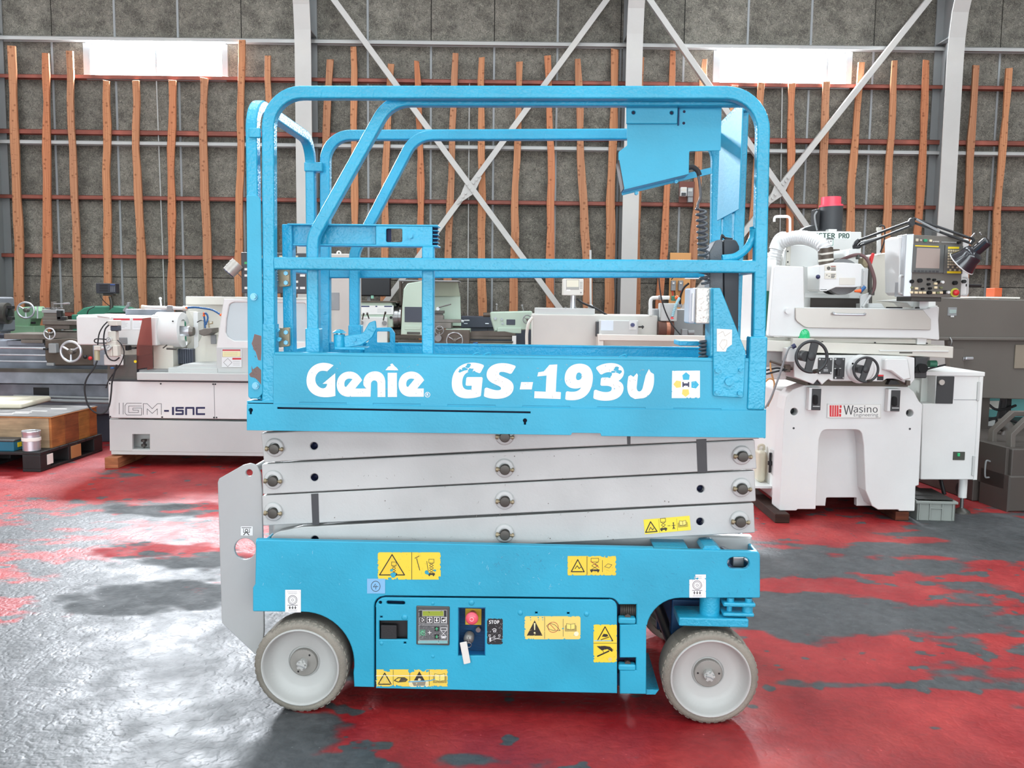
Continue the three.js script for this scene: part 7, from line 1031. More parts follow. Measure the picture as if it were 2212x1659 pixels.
  // column, wheel head and motor
  const colz = -0.62, col = t.add('column', t.ex([[1722, 499, 3], [1861, 501, 2], [1858, 700], [1722, 700]], colz, 0.5, { bevel: 0.008 }), W);
  decal(t, col, 'column_lettering', [1730, 500, 1838, 517], colz + 0.001, (c) => { c.fillStyle = '#e2e6e4'; c.fillRect(1730, 500, 108, 17); c.fillStyle = '#e9eceb'; c.fillRect(1730, 500, 108, 1.5); for (const o of [-0.35, 0, 0.35]) { textFit(c, 'MEISTER', 1741 + o, 503.6, 1804 + o, 514, 'bold $px monospace', '#24473d'); textFit(c, 'PRO', 1811 + o, 503.9, 1835 + o, 514.4, 'bold $px monospace', '#24473d'); } }, { res: 6, label: 'dark green lettering on the column' });
  decal(t, col, 'column_emblem', [1785, 515, 1801, 531], colz + 0.001, (c) => { c.fillStyle = '#eef1f0'; c.fillRect(1785, 515, 16, 16); c.strokeStyle = '#3a7d66'; c.lineWidth = 1; c.strokeRect(1786, 516, 13.6, 13.6); fillPoly(c, [[1788, 520], [1791.5, 520], [1790, 523]], '#444'); fillPoly(c, [[1793, 520], [1797, 520], [1795, 523]], '#444'); });
  t.add('column_shroud', t.ex([[1690, 576], [1697, 540, 4], [1708, 528, 6], [1760, 528, 12], [1768, 545, 6], [1768, 610], [1690, 610]], -0.42, 0.3, { bevel: 0.015 }), W); t.add('column_cover', t.ex([[1737, 575], [1768, 575], [1768, 668], [1737, 668]], -0.36, 0.1, { bevel: 0.004 }), W); t.add('shroud_strip', t.bx(1699, 530, 1708, 574, -0.41, 0.02, 0.003), C); for (const y of [543, 566]) t.add('shroud_screw', t.cyl(1702, y, -0.405, 1.6, 0.01), MAT.black); t.add('shroud_back', t.bx(1655, 546, 1690, 580, -0.5, 0.3, 0.01), C);
  const mot = t.add('spindle_motor', cylBetween(t.p3(1793, 500, colz - 0.25), t.p3(1795.5, 446, colz - 0.25), t.px(24, colz - 0.25), { n: 32 }), MAT.darkGrey); part(mot, 'motor_cap', [cylBetween(t.p3(1795, 447, colz - 0.25), t.p3(1795, 443, colz - 0.25), t.px(24.5, colz - 0.25), { n: 32 }), cylBetween(t.p3(1795, 444, colz - 0.25), t.p3(1795.5, 426, colz - 0.25), t.px(20.5, colz - 0.25), { n: 14 })], MAT.redClear, 'bright red motor cap'); part(mot, 'motor_terminal', t.bx(1761, 451, 1772, 498, colz - 0.2, 0.1, 0.01), MAT.rubber); part(mot, 'motor_foot', t.bx(1790, 495, 1808, 500, colz - 0.1, 0.06, 0.003), W); part(mot, 'motor_cable', tube([t.p3(1765, 456, colz - 0.1), t.p3(1760, 466, colz - 0.1), t.p3(1762, 485, colz - 0.1), t.p3(1765, 498, colz - 0.1)], 0.006), MAT.midGrey);
  t.add('cable_cover', t.ex([[1730, 499], [1740, 491, 6], [1756, 486, 6], [1768, 485], [1768, 499]], colz - 0.1, 0.1, { bevel: 0.006 }), MAT.black); t.add('bent_pipe', tube(fillet([t.p3(1672.5, 479, -0.5), t.p3(1672.5, 468, -0.5), t.p3(1706.5, 468, -0.5), t.p3(1706.5, 540, -0.5)], 0.02, 5), 0.0085, { straight: true, seg: 50 }), W);
  const head = t.add('wheel_cover', t.ex([[1770, 574, 3], [1801, 567], [1822, 567], [1860, 570, 4], [1869, 580, 4], [1872, 618, 2], [1847, 620.5], [1806, 620.5, 8], [1788, 628], [1770, 627, 3]], -0.02, 0.22, { bevel: 0.008 }), W);
  part(head, 'cover_label', t.bx(1781, 573, 1806.5, 585, -0.018, 0.003, 0.003), C); part(head, 'cover_label', t.bx(1781, 589, 1806.5, 602, -0.018, 0.003, 0.003), C); decal(t, head, 'cover_print', [1782, 573, 1806, 602], -0.0172, (c) => { c.fillStyle = '#d9d5c8'; c.fillRect(1782, 573, 24, 29); c.fillStyle = '#f0f2f2'; c.fillRect(1782, 585.5, 24, 3.5); disc(c, 1790, 579.5, 4, '#55534e'); c.fillStyle = '#8a3a38'; c.fillRect(1795, 574.5, 10, 2); c.fillStyle = '#4b4a48'; for (const y of [578, 580.5, 583]) c.fillRect(1795, y, 10.5, 1.6); for (const y of [592, 594.5, 597, 599]) c.fillRect(1795, y, rr(7, 10), 1.4); disc(c, 1786, 594, 1.4, '#777'); disc(c, 1791, 597, 1.4, '#777'); }, { res: 6 }); part(head, 'cover_plate', t.bx(1813, 600, 1847.5, 615.5, -0.018, 0.003, 0.004), C);
  part(head, 'cover_knob', new THREE.SphereGeometry(t.px(4.8, 0), 14, 10).translate(...t.p3(1767, 598, 0.0).toArray()), mat([44, 48, 84], 0.3)); part(head, 'cover_foot', t.bx(1771, 624, 1787, 629, -0.02, 0.2, 0.003), W); part(head, 'cover_latch', [t.bx(1862, 580, 1875, 625, -0.01, 0.03, 0.004), t.bx(1865, 584, 1869, 616, 0.0, 0.02, 0.003)], G);
  t.add('grinding_wheel', cylZ(...t.at(1821, 598, -0.06), -0.06, t.px(38, -0.06), 0.06, { n: 44 }), mat([116, 116, 116], 0.8, 0, { bumpMap: castBump, bumpScale: 0.001 })); t.add('wheel_flange', cylZ(...t.at(1802, 606, -0.13), -0.13, t.px(30, -0.1), 0.04, { n: 36 }), MAT.blackMatt);
  t.add('work_opening', t.bx(1752, 643, 1860, 672, -0.3, 0.02, 0.002), mat([62, 54, 50], 0.6)); t.add('opening_frame', [t.bx(1738, 634, 1872, 644, -0.28, 0.03, 0.003)], W); t.add('guard_flap', t.ex([[1858, 640], [1877, 632], [1877, 668], [1858, 668]], -0.1, 0.01, { bevel: 0.002 }), W); t.add('flap_arm', cylBetween(t.p3(1881, 637, -0.05), t.p3(1863, 663, -0.02), 0.008), G);
  const nz = t.add('coolant_nozzle', [cylBetween(t.p3(1868, 620, 0.02), t.p3(1858, 630, 0.03), 0.011)], MAT.hoseBlue); part(nz, 'nozzle_tip', [cylBetween(t.p3(1859, 628, 0.03), t.p3(1846, 629, 0.03), 0.012, { r2: 0.006 })], MAT.orange);
  t.add('brown_panel', t.bx(1796, 538, 1814.5, 567, -0.5, 0.12, 0.006), MAT.brownIron); decal(t, null, 'panel_mark', [1802, 554, 1812, 564], -0.499, (c) => { c.fillStyle = '#6f615d'; c.fillRect(1802, 554, 10, 10); textFit(c, '?', 1804.5, 555.5, 1809.5, 563, '$px sans-serif', '#f4f4f4'); });
  const hosePath = (pts, r, m, lab) => { // corrugated hose
    const cv = new THREE.CatmullRomCurve3(pts), n = Math.round(cv.getLength() / 0.0095), g = new THREE.TubeGeometry(cv, n * 2, r, 18); const p = g.attributes.position, P = new THREE.Vector3(); for (let i = 0; i <= n * 2; i++) { cv.getPointAt(i / (n * 2), P); const k = 1 + 0.075 * Math.cos((i / 4) * 2 * Math.PI); for (let j = 0; j <= 18; j++) { const q = i * 19 + j; p.setXYZ(q, P.x + (p.getX(q) - P.x) * k, P.y + (p.getY(q) - P.y) * k, P.z + (p.getZ(q) - P.z) * k); } } g.computeVertexNormals(); return t.add('exhaust_hose', g, m, null, lab); };
  hosePath([[1784, 543, -0.1], [1776, 530, -0.12], [1760, 520, -0.18], [1740, 514, -0.26], [1716, 514, -0.34], [1692, 521, -0.4]].map(([x, y, z]) => t.p3(x, y, z)), t.px(14.5, -0.2), mat([214, 214, 214], 0.35, 0.15), 'corrugated silver exhaust hose');
  hosePath([[1689, 520, -0.41], [1680, 535, -0.42], [1674, 552, -0.42], [1669, 576, -0.42]].map(([x, y, z]) => t.p3(x, y, z)), t.px(13.5, -0.4), mat([214, 214, 214], 0.35, 0.15), 'corrugated silver exhaust hose'); t.add('hose_elbow', tube([t.p3(1698, 516, -0.4), t.p3(1687, 517, -0.41), t.p3(1680, 528, -0.42), t.p3(1676, 540, -0.42)], t.px(14.8, -0.4), { n: 18 }), W); t.add('elbow_flap', t.ex([[1679, 508], [1686, 501], [1688, 508], [1684, 512]], -0.38, 0.02, { bevel: 0.001 }), C);
  const sp = t.add('hose_spigot', [cylBetween(t.p3(1783, 536, -0.1), t.p3(1785, 572, -0.1), t.px(15.5, -0.1), { n: 26 })], MAT.brownIron); for (const [y0, y1] of [[546, 550], [559.5, 564]]) part(sp, 'spigot_band', cylBetween(t.p3(1784, y0, -0.1), t.p3(1784.4, y1, -0.1), t.px(16, -0.1), { n: 26 }), C);
  t.add('coolant_hose', tube([[1812, 564, -0.2], [1828, 557, -0.15], [1846, 551, -0.12], [1862, 552, -0.12], [1874, 562, -0.1], [1884, 585, -0.08], [1889, 605, -0.06], [1888, 622, -0.05], [1883, 634, -0.05]].map(([x, y, z]) => t.p3(x, y, z)), 0.011, { seg: 60, n: 10 }), mat([104, 74, 74], 0.5), null, 'brown coolant hose'); t.add('coolant_tee', [t.bx(1880, 625, 1890, 638, -0.04, 0.03, 0.005), t.bx(1852, 550, 1858, 560, -0.1, 0.03, 0.004)], MAT.darkSteel); t.add('pipe_stand', cylBetween(t.p3(1879, 572, -0.2), t.p3(1879, 668, -0.2), 0.013), MAT.darkSteel); t.add('valve_cluster', [t.bx(1864, 556, 1876, 572, -0.22, 0.08, 0.006), t.bx(1866, 570, 1884, 577, -0.2, 0.06, 0.004)], MAT.tan); t.add('red_clip', t.ex([[1880, 556], [1886, 546], [1890, 548], [1884, 570], [1880, 570]], -0.24, 0.02, { bevel: 0.002 }), MAT.red);
  // electrical housing behind with the pendant
  t.add('electric_housing', t.ex([[1884, 552, 2], [1944, 542, 2], [2012, 542], [2012, 690], [1884, 690]], -0.45, 0.5, { bevel: 0.006 }), C); t.add('housing_shelf', [t.ex([[1916, 650], [1970, 646], [2022, 646], [2022, 662], [2012, 664], [1970, 664], [1960, 655]], -0.1, 0.2, { bevel: 0.004 })], W); t.add('chuck_box', t.ex([[1876, 656], [1905, 655, 8], [1914, 667], [1876, 667]], -0.05, 0.2, { bevel: 0.006 }), G); t.add('shelf_knobs', [t.bx(1922, 663, 1950, 667, -0.03, 0.06, 0.003), t.cyl(1984, 666, 0.0, 3, 0.03)], MAT.black);
  t.add('lamp_bracket', t.bx(1834, 537.5, 1860, 556, -0.21, 0.42, 0.008), W);
  const whp = t.add('cable_mast', cylBetween(t.p3(1898, 548, -0.45), t.p3(1899, 495, -0.45), 0.014), W); part(whp, 'mast_cap', cylBetween(t.p3(1899, 498, -0.45), t.p3(1899, 491, -0.45), 0.018), C); part(whp, 'mast_cable', tube([t.p3(1899, 491, -0.44), t.p3(1904, 487, -0.42), t.p3(1911, 492, -0.4), t.p3(1910, 520, -0.4), t.p3(1902, 545, -0.4)], 0.005), MAT.rubber);
  t.add('cable', tube([[1712, 749, 0.12], [1704, 752, 0.14], [1696, 772, 0.14], [1682, 815, 0.12], [1664, 862, 0.08], [1648, 888, 0.05]].map(([x, y, z]) => t.p3(x, y, z)), 0.0065, { seg: 50 }), MAT.midGrey, null, 'grey armoured cable'); t.add('cable_gland', cylBetween(t.p3(1711, 750, 0.12), t.p3(1718, 746, 0.12), 0.014), mat([44, 48, 84], 0.4)); t.add('junction_box', t.bx(1700, 752, 1721, 782, 0.1, 0.1, 0.004), W); t.add('lamp_box', t.bx(1712, 731, 1759, 768, 0.06, 0.1, 0.004), C);
  t.add('signal_lamp', [lathe([[0.0, 0.058], [0.012, 0.056], [0.025, 0.045], [0.033, 0.026], [0.036, 0]].reverse(), [t.at(1737, 730, 0.01)[0], t.at(1737, 730.5, 0.01)[1], 0.01], 'y', 28)], MAT.greenLamp, null, 'green dome signal lamp');
  t.add('lubricator', [cylBetween(t.p3(1676, 806, 0.0), t.p3(1676, 793, 0.0), 0.06, { n: 24 }), t.bx(1650, 790, 1700, 820, -0.1, 0.1, 0.01)], W); for (const [pts, m] of [[[[1652, 826, 0.05], [1662, 818, 0.06], [1672, 824, 0.06], [1670, 850, 0.06], [1658, 878, 0.05]], mat([206, 150, 96], 0.4)], [[[1655, 800, 0.05], [1680, 795, 0.06], [1700, 801, 0.06]], MAT.rubber], [[[1655, 808, 0.06], [1684, 801, 0.07], [1712, 797, 0.06]], MAT.rubber], [[[1664, 782, 0.05], [1665, 800, 0.06], [1671, 822, 0.06]], mat([206, 150, 96], 0.4)]]) t.add('lubrication_line', tube(pts.map(([x, y, z]) => t.p3(x, y, z)), 0.0055, { seg: 30 }), m); t.add('line_manifold', [cylBetween(t.p3(1663, 780, 0.06), t.p3(1712, 796, 0.06), 0.007), t.bx(1696, 788, 1708, 804, 0.07, 0.03, 0.003)], MAT.brownIron);
  // side cabinet
  const zc = -0.16, cab = t.add('side_cabinet', t.ex([[2022, 810], [2118, 812], [2105, 1036, 2], [1989, 1036, 2], [1993, 872], [2020, 872]], zc, 0.12, { bevel: 0.004 }), W);
  t.add('cabinet_body', [t.bx(1985, 806, 2108, 1034, zc - 0.11, 0.62, 0.006)], mat([214, 220, 216], 0.4, 0, { map: softWear })); t.add('cabinet_lid', t.bx(1978, 803, 2128, 812, zc + 0.01, 0.75, 0.003), W); const cdoor = t.add('cabinet_door_edge', t.ex([[2116, 813], [2125, 812], [2111, 1037], [2103, 1037]], zc + 0.006, 0.1, { bevel: 0.003 }), W); part(cdoor, 'door_hinge', t.bx(2112, 825, 2117, 866, zc + 0.012, 0.02, 0.003), G); part(cdoor, 'door_hinge', t.bx(2101, 985, 2106, 1028, zc + 0.012, 0.02, 0.003), G);
  const kp = part(cab, 'knob_panel', t.bx(2023, 813, 2060, 872, zc + 0.006, 0.008, 0.002), K); part(cab, 'panel_knob', [t.cyl(2035, 826, zc + 0.03, 6, 0.026, { r2: t.px(5, zc) })], MAT.brushed); part(cab, 'breaker_switch', t.bx(2059, 976, 2084.5, 994, zc + 0.004, 0.008, 0.002), mat([66, 70, 62], 0.5)); part(cab, 'breaker_toggle', t.bx(2069, 979, 2074, 986, zc + 0.014, 0.012, 0.002), MAT.greenLamp); part(cab, 'access_seam', [t.bx(2060, 863, 2113, 864.2, zc + 0.001, 0.002, 0), t.bx(2059.5, 814, 2060.6, 863, zc + 0.001, 0.002, 0)], MAT.midGrey);
  const lx = t.at(2080, 1050, -0.25), yl = t.at(2080, 1036, -0.25)[1]; const leg = t.add('cabinet_leg', cylBetween(V(lx[0], yl + 0.01, -0.25), V(lx[0], 0.1, -0.25), 0.026, { n: 18 }), W); part(leg, 'leg_screw', cylBetween(V(lx[0], 0.1, -0.25), V(lx[0], 0.03, -0.25), 0.012), MAT.steel); part(leg, 'leg_pad', lathe([[0.055, 0], [0.05, 0.012], [0.02, 0.03], [0, 0.032]], [lx[0], 0, -0.25], 'y', 22), MAT.darkSteel);
  t.add('drain_hose', tube([t.p3(2030, 1030, -0.62), t.p3(2034, 1046, -0.58), t.p3(2040, 1068, -0.55)], 0.014), MAT.black);
}
{
  const t = new Thing('control_pendant', 'grey operator control pendant with a screen, keypad and red stop button', null, [2.7, 0, -5.12]);
  const W = MAT.white, z = 0;
  t.g.position.sub(grinder.g.position); grinder.g.add(t.g);   // hangs on the grinder's swivel arm: a part of it
  t.add('pendant_case', [t.ex([[1960, 509, 3], [2094, 516, 4], [2092, 640, 4], [1954, 640, 3]], z - 0.02, 0.14, { bevel: 0.006 })], W); t.add('case_side', t.ex([[1942, 513, 3], [1958, 507, 2], [1952, 640, 2], [1943, 632, 3]], z - 0.05, 0.2, { bevel: 0.005 }), W); t.add('edge_trim', t.ex([[1958, 506, 2], [1975, 505, 2], [1968, 641, 2], [1951, 641, 2]], z + 0.01, 0.12, { bevel: 0.005 }), mat([206, 210, 214], 0.25, 0.6));
  t.add('pendant_face', t.ex([[1973, 507, 2], [2081, 512, 2], [2075, 643, 2], [1966, 641, 2]], z, 0.05, { bevel: 0.002 }), mat([112, 108, 102], 0.5, 0, { map: softWear }));
  part(t.g, 'screen_bezel', t.ex([[1973, 526, 2], [2041, 529, 2], [2038, 590, 2], [1969, 589, 2]], z + 0.012, 0.012, { bevel: 0.002 }), mat([94, 96, 94], 0.5)); part(t.g, 'screen', t.ex([[1981, 535], [2031, 537], [2029, 580], [1978, 579]], z + 0.0135, 0.003, { bevel: 0 }), mat([166, 152, 144], 0.15)); part(t.g, 'keypad_panel', t.ex([[2042, 529, 1], [2081, 531, 1], [2079, 592, 1], [2038, 591, 1]], z + 0.01, 0.01, { bevel: 0.001 }), mat([100, 100, 96], 0.5)); part(t.g, 'yellow_strip', t.bx(2048, 533, 2072, 537.5, z + 0.0115, 0.002, 0), MAT.yellow); part(t.g, 'yellow_strip', t.bx(2046, 586, 2076, 590.5, z + 0.0115, 0.002, 0), MAT.yellow); part(t.g, 'yellow_strip', t.ex([[1977, 529.5], [2028, 531.5], [2028, 534], [1977, 532]], z + 0.0135, 0.002, { bevel: 0 }), MAT.yellow);
  const keyM = mat([198, 186, 158], 0.5); for (let r = 0; r < 8; r++) for (let c = 0; c < 6; c++) { if (r > 5 && (c + r) % 2 && c < 5) continue; part(t.g, 'key', t.bx(2048.2 + c * 4.95 - r * 0.25, 539.5 + r * 5.9 + c * 0.15, 2052 + c * 4.95 - r * 0.25, 543.6 + r * 5.9 + c * 0.15, z + 0.014, 0.004, 0.0008), keyM); }
  for (let i = 0; i < 7; i++) part(t.g, 'soft_key', t.bx(1974 + i * 8, 583.5 + i * 0.15, 1980 + i * 8, 587.5 + i * 0.15, z + 0.014, 0.003, 0.001), MAT.darkGrey);
  const bt = (x, y, w, h, m, n = 'push_button') => part(t.g, n, t.bx(x - w / 2, y - h / 2, x + w / 2, y + h / 2, z + 0.012, 0.014, 0.002), m), kn = (x, y, r, m, n = 'knob') => part(t.g, n, t.cyl(x, y, z + 0.022, r, 0.024), m);
  bt(1981.5, 518.5, 6, 6, C2(200, 192, 170)); bt(1990, 519, 4, 4, C2(190, 180, 170)); bt(2000, 519.5, 7, 6, C2(40, 150, 106)); bt(2011, 520, 6, 5, C2(220, 210, 180)); for (let i = 0; i < 4; i++) bt(2017 + i * 3.6, 522, 2.2, 3, C2(210, 206, 200), 'indicator'); for (let i = 0; i < 12; i++) bt(2036 + i * 2.7, 523 + i * 0.1, 1.2, 2.4, C2(190, 190, 186), 'indicator'); kn(2074, 523.5, 3, MAT.black);
  const cream = C2(232, 214, 176), dk = MAT.blackMatt; function C2(r, g, b) { return mat([r, g, b], 0.45); }
  for (const [x, y] of [[1980.5, 623], [1979.5, 632], [1989, 632], [1997.5, 632], [2018, 632.5], [2022, 612.5], [2022, 621], [1969.5, 631.5], [2034, 632]]) bt(x, y, 7, 5, cream); for (const [x, y] of [[2034, 621.5], [2027, 632.5], [1970, 621]]) bt(x, y, 6, 4.6, C2(120, 124, 84)); for (const [x, y, r] of [[1971, 608, 4], [1989, 606, 4.4], [2008, 603, 2.6], [2020, 604.5, 2.6], [2008, 614, 2.8], [2011, 623, 2.6], [2009.5, 632, 4], [1995, 624, 2.6], [2065, 611, 4.4], [2030, 609, 3], [2043, 631, 4]]) kn(x, y, r, dk); for (const [x, y] of [[2037.5, 609.5], [2050, 631.5]]) part(t.g, 'white_knob', t.cyl(x, y, z + 0.04, 3, 0.03), MAT.white);
  part(t.g, 'stop_ring', t.cyl(2063, 632, z + 0.006, 9.5, 0.008), C2(200, 206, 80)); part(t.g, 'stop_button', lathe([[0, 0.03], [0.012, 0.029], [0.0175, 0.022], [0.0175, 0.012], [0.012, 0.006], [0.012, 0]].reverse(), [...t.at(2067, 632, z + 0.03), z + 0.004], 'z', 22), MAT.red);
  t.add('case_handle', tube(fillet([t.p3(2080, 599, 0.02), t.p3(2091, 600, 0.04), t.p3(2090, 638, 0.04), t.p3(2078, 637, 0.02)], 0.012, 4), 0.0055, { straight: true, seg: 40 }), MAT.lightGrey); t.add('case_handle', tube(fillet([t.p3(1952, 596, -0.02), t.p3(1944, 595, 0.02), t.p3(1942, 634, 0.02), t.p3(1950, 636, -0.02)], 0.012, 4), 0.007, { straight: true, seg: 40 }), MAT.lightGrey); t.add('case_socket', t.cyl(2084, 608, 0.0, 4, 0.03), MAT.black); t.add('side_cable', cylBetween(t.p3(2086, 616, -0.02), t.p3(2118, 617, -0.1), 0.008), MAT.black);
  // swivel arm under the pendant down to the cabinet of the grinder
  const a = t.at(1998, 641, -0.1); t.add('swivel_arm', [box(a[0] - 0.1, a[1] - 0.028, -0.26, a[0] + 0.08, a[1] + 0.004, -0.06, 0.004)], MAT.darkSteel); const q = t.at(2000, 650, -0.2); t.add('support_post', box(q[0] - 0.03, t.at(2000, 745, -0.2)[1], -0.3, q[0] + 0.03, q[1], -0.22, 0.005), W);
}
{
  const t = new Thing('desk_lamp', 'black spring arm work lamp reaching over the control pendant', 'lamp', [2.4, 0, -5.56]);
  const K = mat([34, 35, 42], 0.2, 0, { clearcoat: 0.6, clearcoatRoughness: 0.1 }), A = mat([52, 53, 55], 0.4, 0.3);
t.add('lamp_base', [cylBetween(t.p3(1849, 537, -0.02), t.p3(1848, 530, -0.02), 0.02), tube([t.p3(1845, 532, 0), t.p3(1850, 524, 0.01), t.p3(1856, 519, 0.01)], 0.014), tube([t.p3(1846, 533, 0), t.p3(1855, 533, 0.01), t.p3(1859, 530, 0.01)], 0.012)], A);
  for (const [p, q] of [[[1855, 519, 0.02], [1965, 479, 0.3]], [[1858, 531, 0.02], [1968, 488, 0.3]]]) t.add('lower_arm', cylBetween(t.p3(...p), t.p3(...q), 0.0075, { n: 8 }), A); for (const [p, q] of [[[1972, 471, 0.3], [2095, 514, 0.54]], [[1977, 482, 0.3], [2096, 525, 0.54]]]) t.add('upper_arm', cylBetween(t.p3(...p), t.p3(...q), 0.0075, { n: 8 }), A); t.add('arm_spring', cylBetween(t.p3(1980, 474, 0.32), t.p3(2030, 500, 0.42), 0.007, { n: 8 }), MAT.midGrey); t.add('arm_spring', cylBetween(t.p3(1860, 524, 0.03), t.p3(1912, 510, 0.16), 0.007, { n: 8 }), MAT.midGrey); t.add('arm_joint', [t.ex([[1962, 480, 3], [1969, 470, 3], [1977, 472, 3], [1978, 485, 3], [1970, 489, 3]], 0.315, 0.03, { bevel: 0.004 })], A); t.add('head_joint', [t.ex([[2092, 511, 2], [2104, 512, 2], [2108, 520], [2100, 528, 2], [2095, 526], [2101, 518]], 0.56, 0.02, { bevel: 0.003 })], A); t.add('joint_screw', [cylBetween(t.p3(2098, 512, 0.55), t.p3(2106, 504, 0.55), 0.004), cylBetween(t.p3(2116, 502, 0.55), t.p3(2120, 508, 0.55), 0.004)], MAT.steel);
  const b0 = t.p3(2136, 519, 0.64), b1 = t.p3(2107, 544, 0.59), dir = b1.clone().sub(b0).normalize(), q = new THREE.Quaternion().setFromUnitVectors(V(0, 1, 0), dir), c0 = b1.clone();
  const put = (prof, at) => { const g = new THREE.LatheGeometry(prof.map(([r, y]) => new THREE.Vector2(r, y)), 30); g.applyQuaternion(q); g.translate(...at.toArray()); return g; };
  t.add('lamp_socket', put([[0.0001, 0], [0.026, 0.002], [0.029, 0.01], [0.03, 0.115], [0.026, 0.12]], b0), K); const km = K.clone(); km.side = THREE.DoubleSide; t.add('lamp_shade', put([[0.024, -0.01], [0.05, 0.0], [0.058, 0.02], [0.06, 0.045], [0.083, 0.095], [0.08, 0.095], [0.056, 0.045], [0.05, 0.01]], c0), km); t.add('shade_rim', put([[0.08, 0.092], [0.0845, 0.094], [0.0845, 0.0985], [0.08, 0.0985]], c0), MAT.white); t.add('lamp_bulb', put([[0.0001, 0.09], [0.03, 0.08], [0.035, 0.06], [0.02, 0.02]], c0), MAT.white);
  t.add('lamp_cable', tube([t.p3(1852, 534, 0.0), t.p3(1856, 528, 0.02), t.p3(1862, 524, 0.03)], 0.004), MAT.rubber);
}
{
  const FL = new Thing('axes'); scene.remove(FL.g); names.delete('axes');
  const at = (px, py) => FL.floor(px, py);
  const b1 = at(1674, 1130), b2 = at(1934, 1125);
  thing('timber_block', box(b1.x, 0, b1.z - 1.2, b1.x + 0.09, 0.057, b1.z, 0.005), mat([84, 74, 70], 0.85, 0, { map: woodTexBlock }), 'dark grey timber beam under the left foot of the white grinder', 'block'); thing('timber_block', box(b2.x, 0, b2.z - 0.9, b2.x + 0.085, 0.058, b2.z, 0.005), mat([140, 116, 104], 0.85, 0, { map: woodTexBlock }), 'brown timber beam under the right foot of the white grinder', 'block');
  // milky can on the shelf
  const G = new Thing('plastic_jug', 'milky white plastic jug on the small shelf at the grinder side', 'jug', [0, 0, 0]); const zj = -5.67, a = G.at(1637, 1046, zj), b = G.at(1657, 968, zj); a[1] = grinder.at(1650, 1046, -0.3)[1];
  G.add('jug_body', box(a[0], a[1] + 0.001, zj - 0.12, b[0], b[1] - 0.02, zj, 0.022), MAT.milky); G.add('jug_handle', tube([V(a[0] + 0.015, b[1] - 0.025, zj - 0.06), V(a[0] + 0.015, b[1] + 0.005, zj - 0.06), V(a[0] + 0.045, b[1] + 0.008, zj - 0.06), V(a[0] + 0.05, b[1] - 0.025, zj - 0.06)], 0.009), MAT.milky); G.add('jug_cap', cylBetween(V(b[0] - 0.025, b[1] - 0.03, zj - 0.06), V(b[0] - 0.025, b[1] - 0.005, zj - 0.06), 0.016), MAT.cream);
  // grey crate with dark sheets on it
  const c0 = at(1979, 1124), c1 = at(2058, 1124), cw = c1.x - c0.x, cr = new Thing('plastic_crate', 'grey plastic stacking crate on the floor under the grinder cabinet', 'crate', [c0.x, 0, c0.z], -0.06), M = mat([150, 156, 152], 0.5, 0, { map: softWear }), h = 0.125, d = 0.36;
  cr.add('crate_bottom', box(0.004, 0, -d + 0.004, cw - 0.004, 0.01, -0.004, 0.002), M); for (const [n, g] of [['crate_wall', box(0, 0, -0.008, cw, h, 0, 0.003)], ['crate_wall', box(0, 0, -d, cw, h, -d + 0.008, 0.003)], ['crate_wall', box(0, 0, -d, 0.008, h, 0, 0.003)], ['crate_wall', box(cw - 0.008, 0, -d, cw, h, 0, 0.003)], ['crate_rim', box(-0.01, h - 0.016, -0.004, cw + 0.01, h, 0.012, 0.003)], ['crate_rim', box(cw - 0.004, h - 0.016, -d, cw + 0.012, h, 0.01, 0.003)]]) cr.add(n, g, M); for (const x of [0.012, 0.075, cw - 0.085, cw - 0.02]) cr.add('crate_rib', box(x, 0.005, 0, x + 0.009, h - 0.016, 0.008, 0.002), M); cr.add('crate_handle', [box(cw * 0.34, 0.035, 0, cw * 0.36, 0.08, 0.008, 0.002), box(cw * 0.64, 0.035, 0, cw * 0.66, 0.08, 0.008, 0.002), box(cw * 0.34, 0.078, 0, cw * 0.66, 0.086, 0.008, 0.002)], M);
  const s = new Thing('rubber_sheet', 'dark grey rubber sheets lying across the grey crate', 'sheet', [c0.x + 0.01, h + 0.001, c0.z - 0.02], -0.06), sm = mat([74, 74, 74], 0.75, 0, { map: grimy }); const g1 = box(0.0, 0, -0.34, cw - 0.01, 0.006, -0.01, 0.002), g2 = box(-0.01, 0.007, -0.36, cw - 0.1, 0.012, -0.1, 0.002); s.add('lower_sheet', g1, sm); s.add('upper_sheet', g2, sm);
  const cp = at(2148, 1092), cap = thing('plastic_cup', lathe([[0.0, 0.0], [0.024, 0.0], [0.026, 0.006], [0.026, 0.048], [0.022, 0.05], [0.0, 0.05]], [cp.x, 0.026, cp.z], 'x', 22), MAT.white, 'small white plastic cap lying on the floor by the taupe machine', 'cap');
}
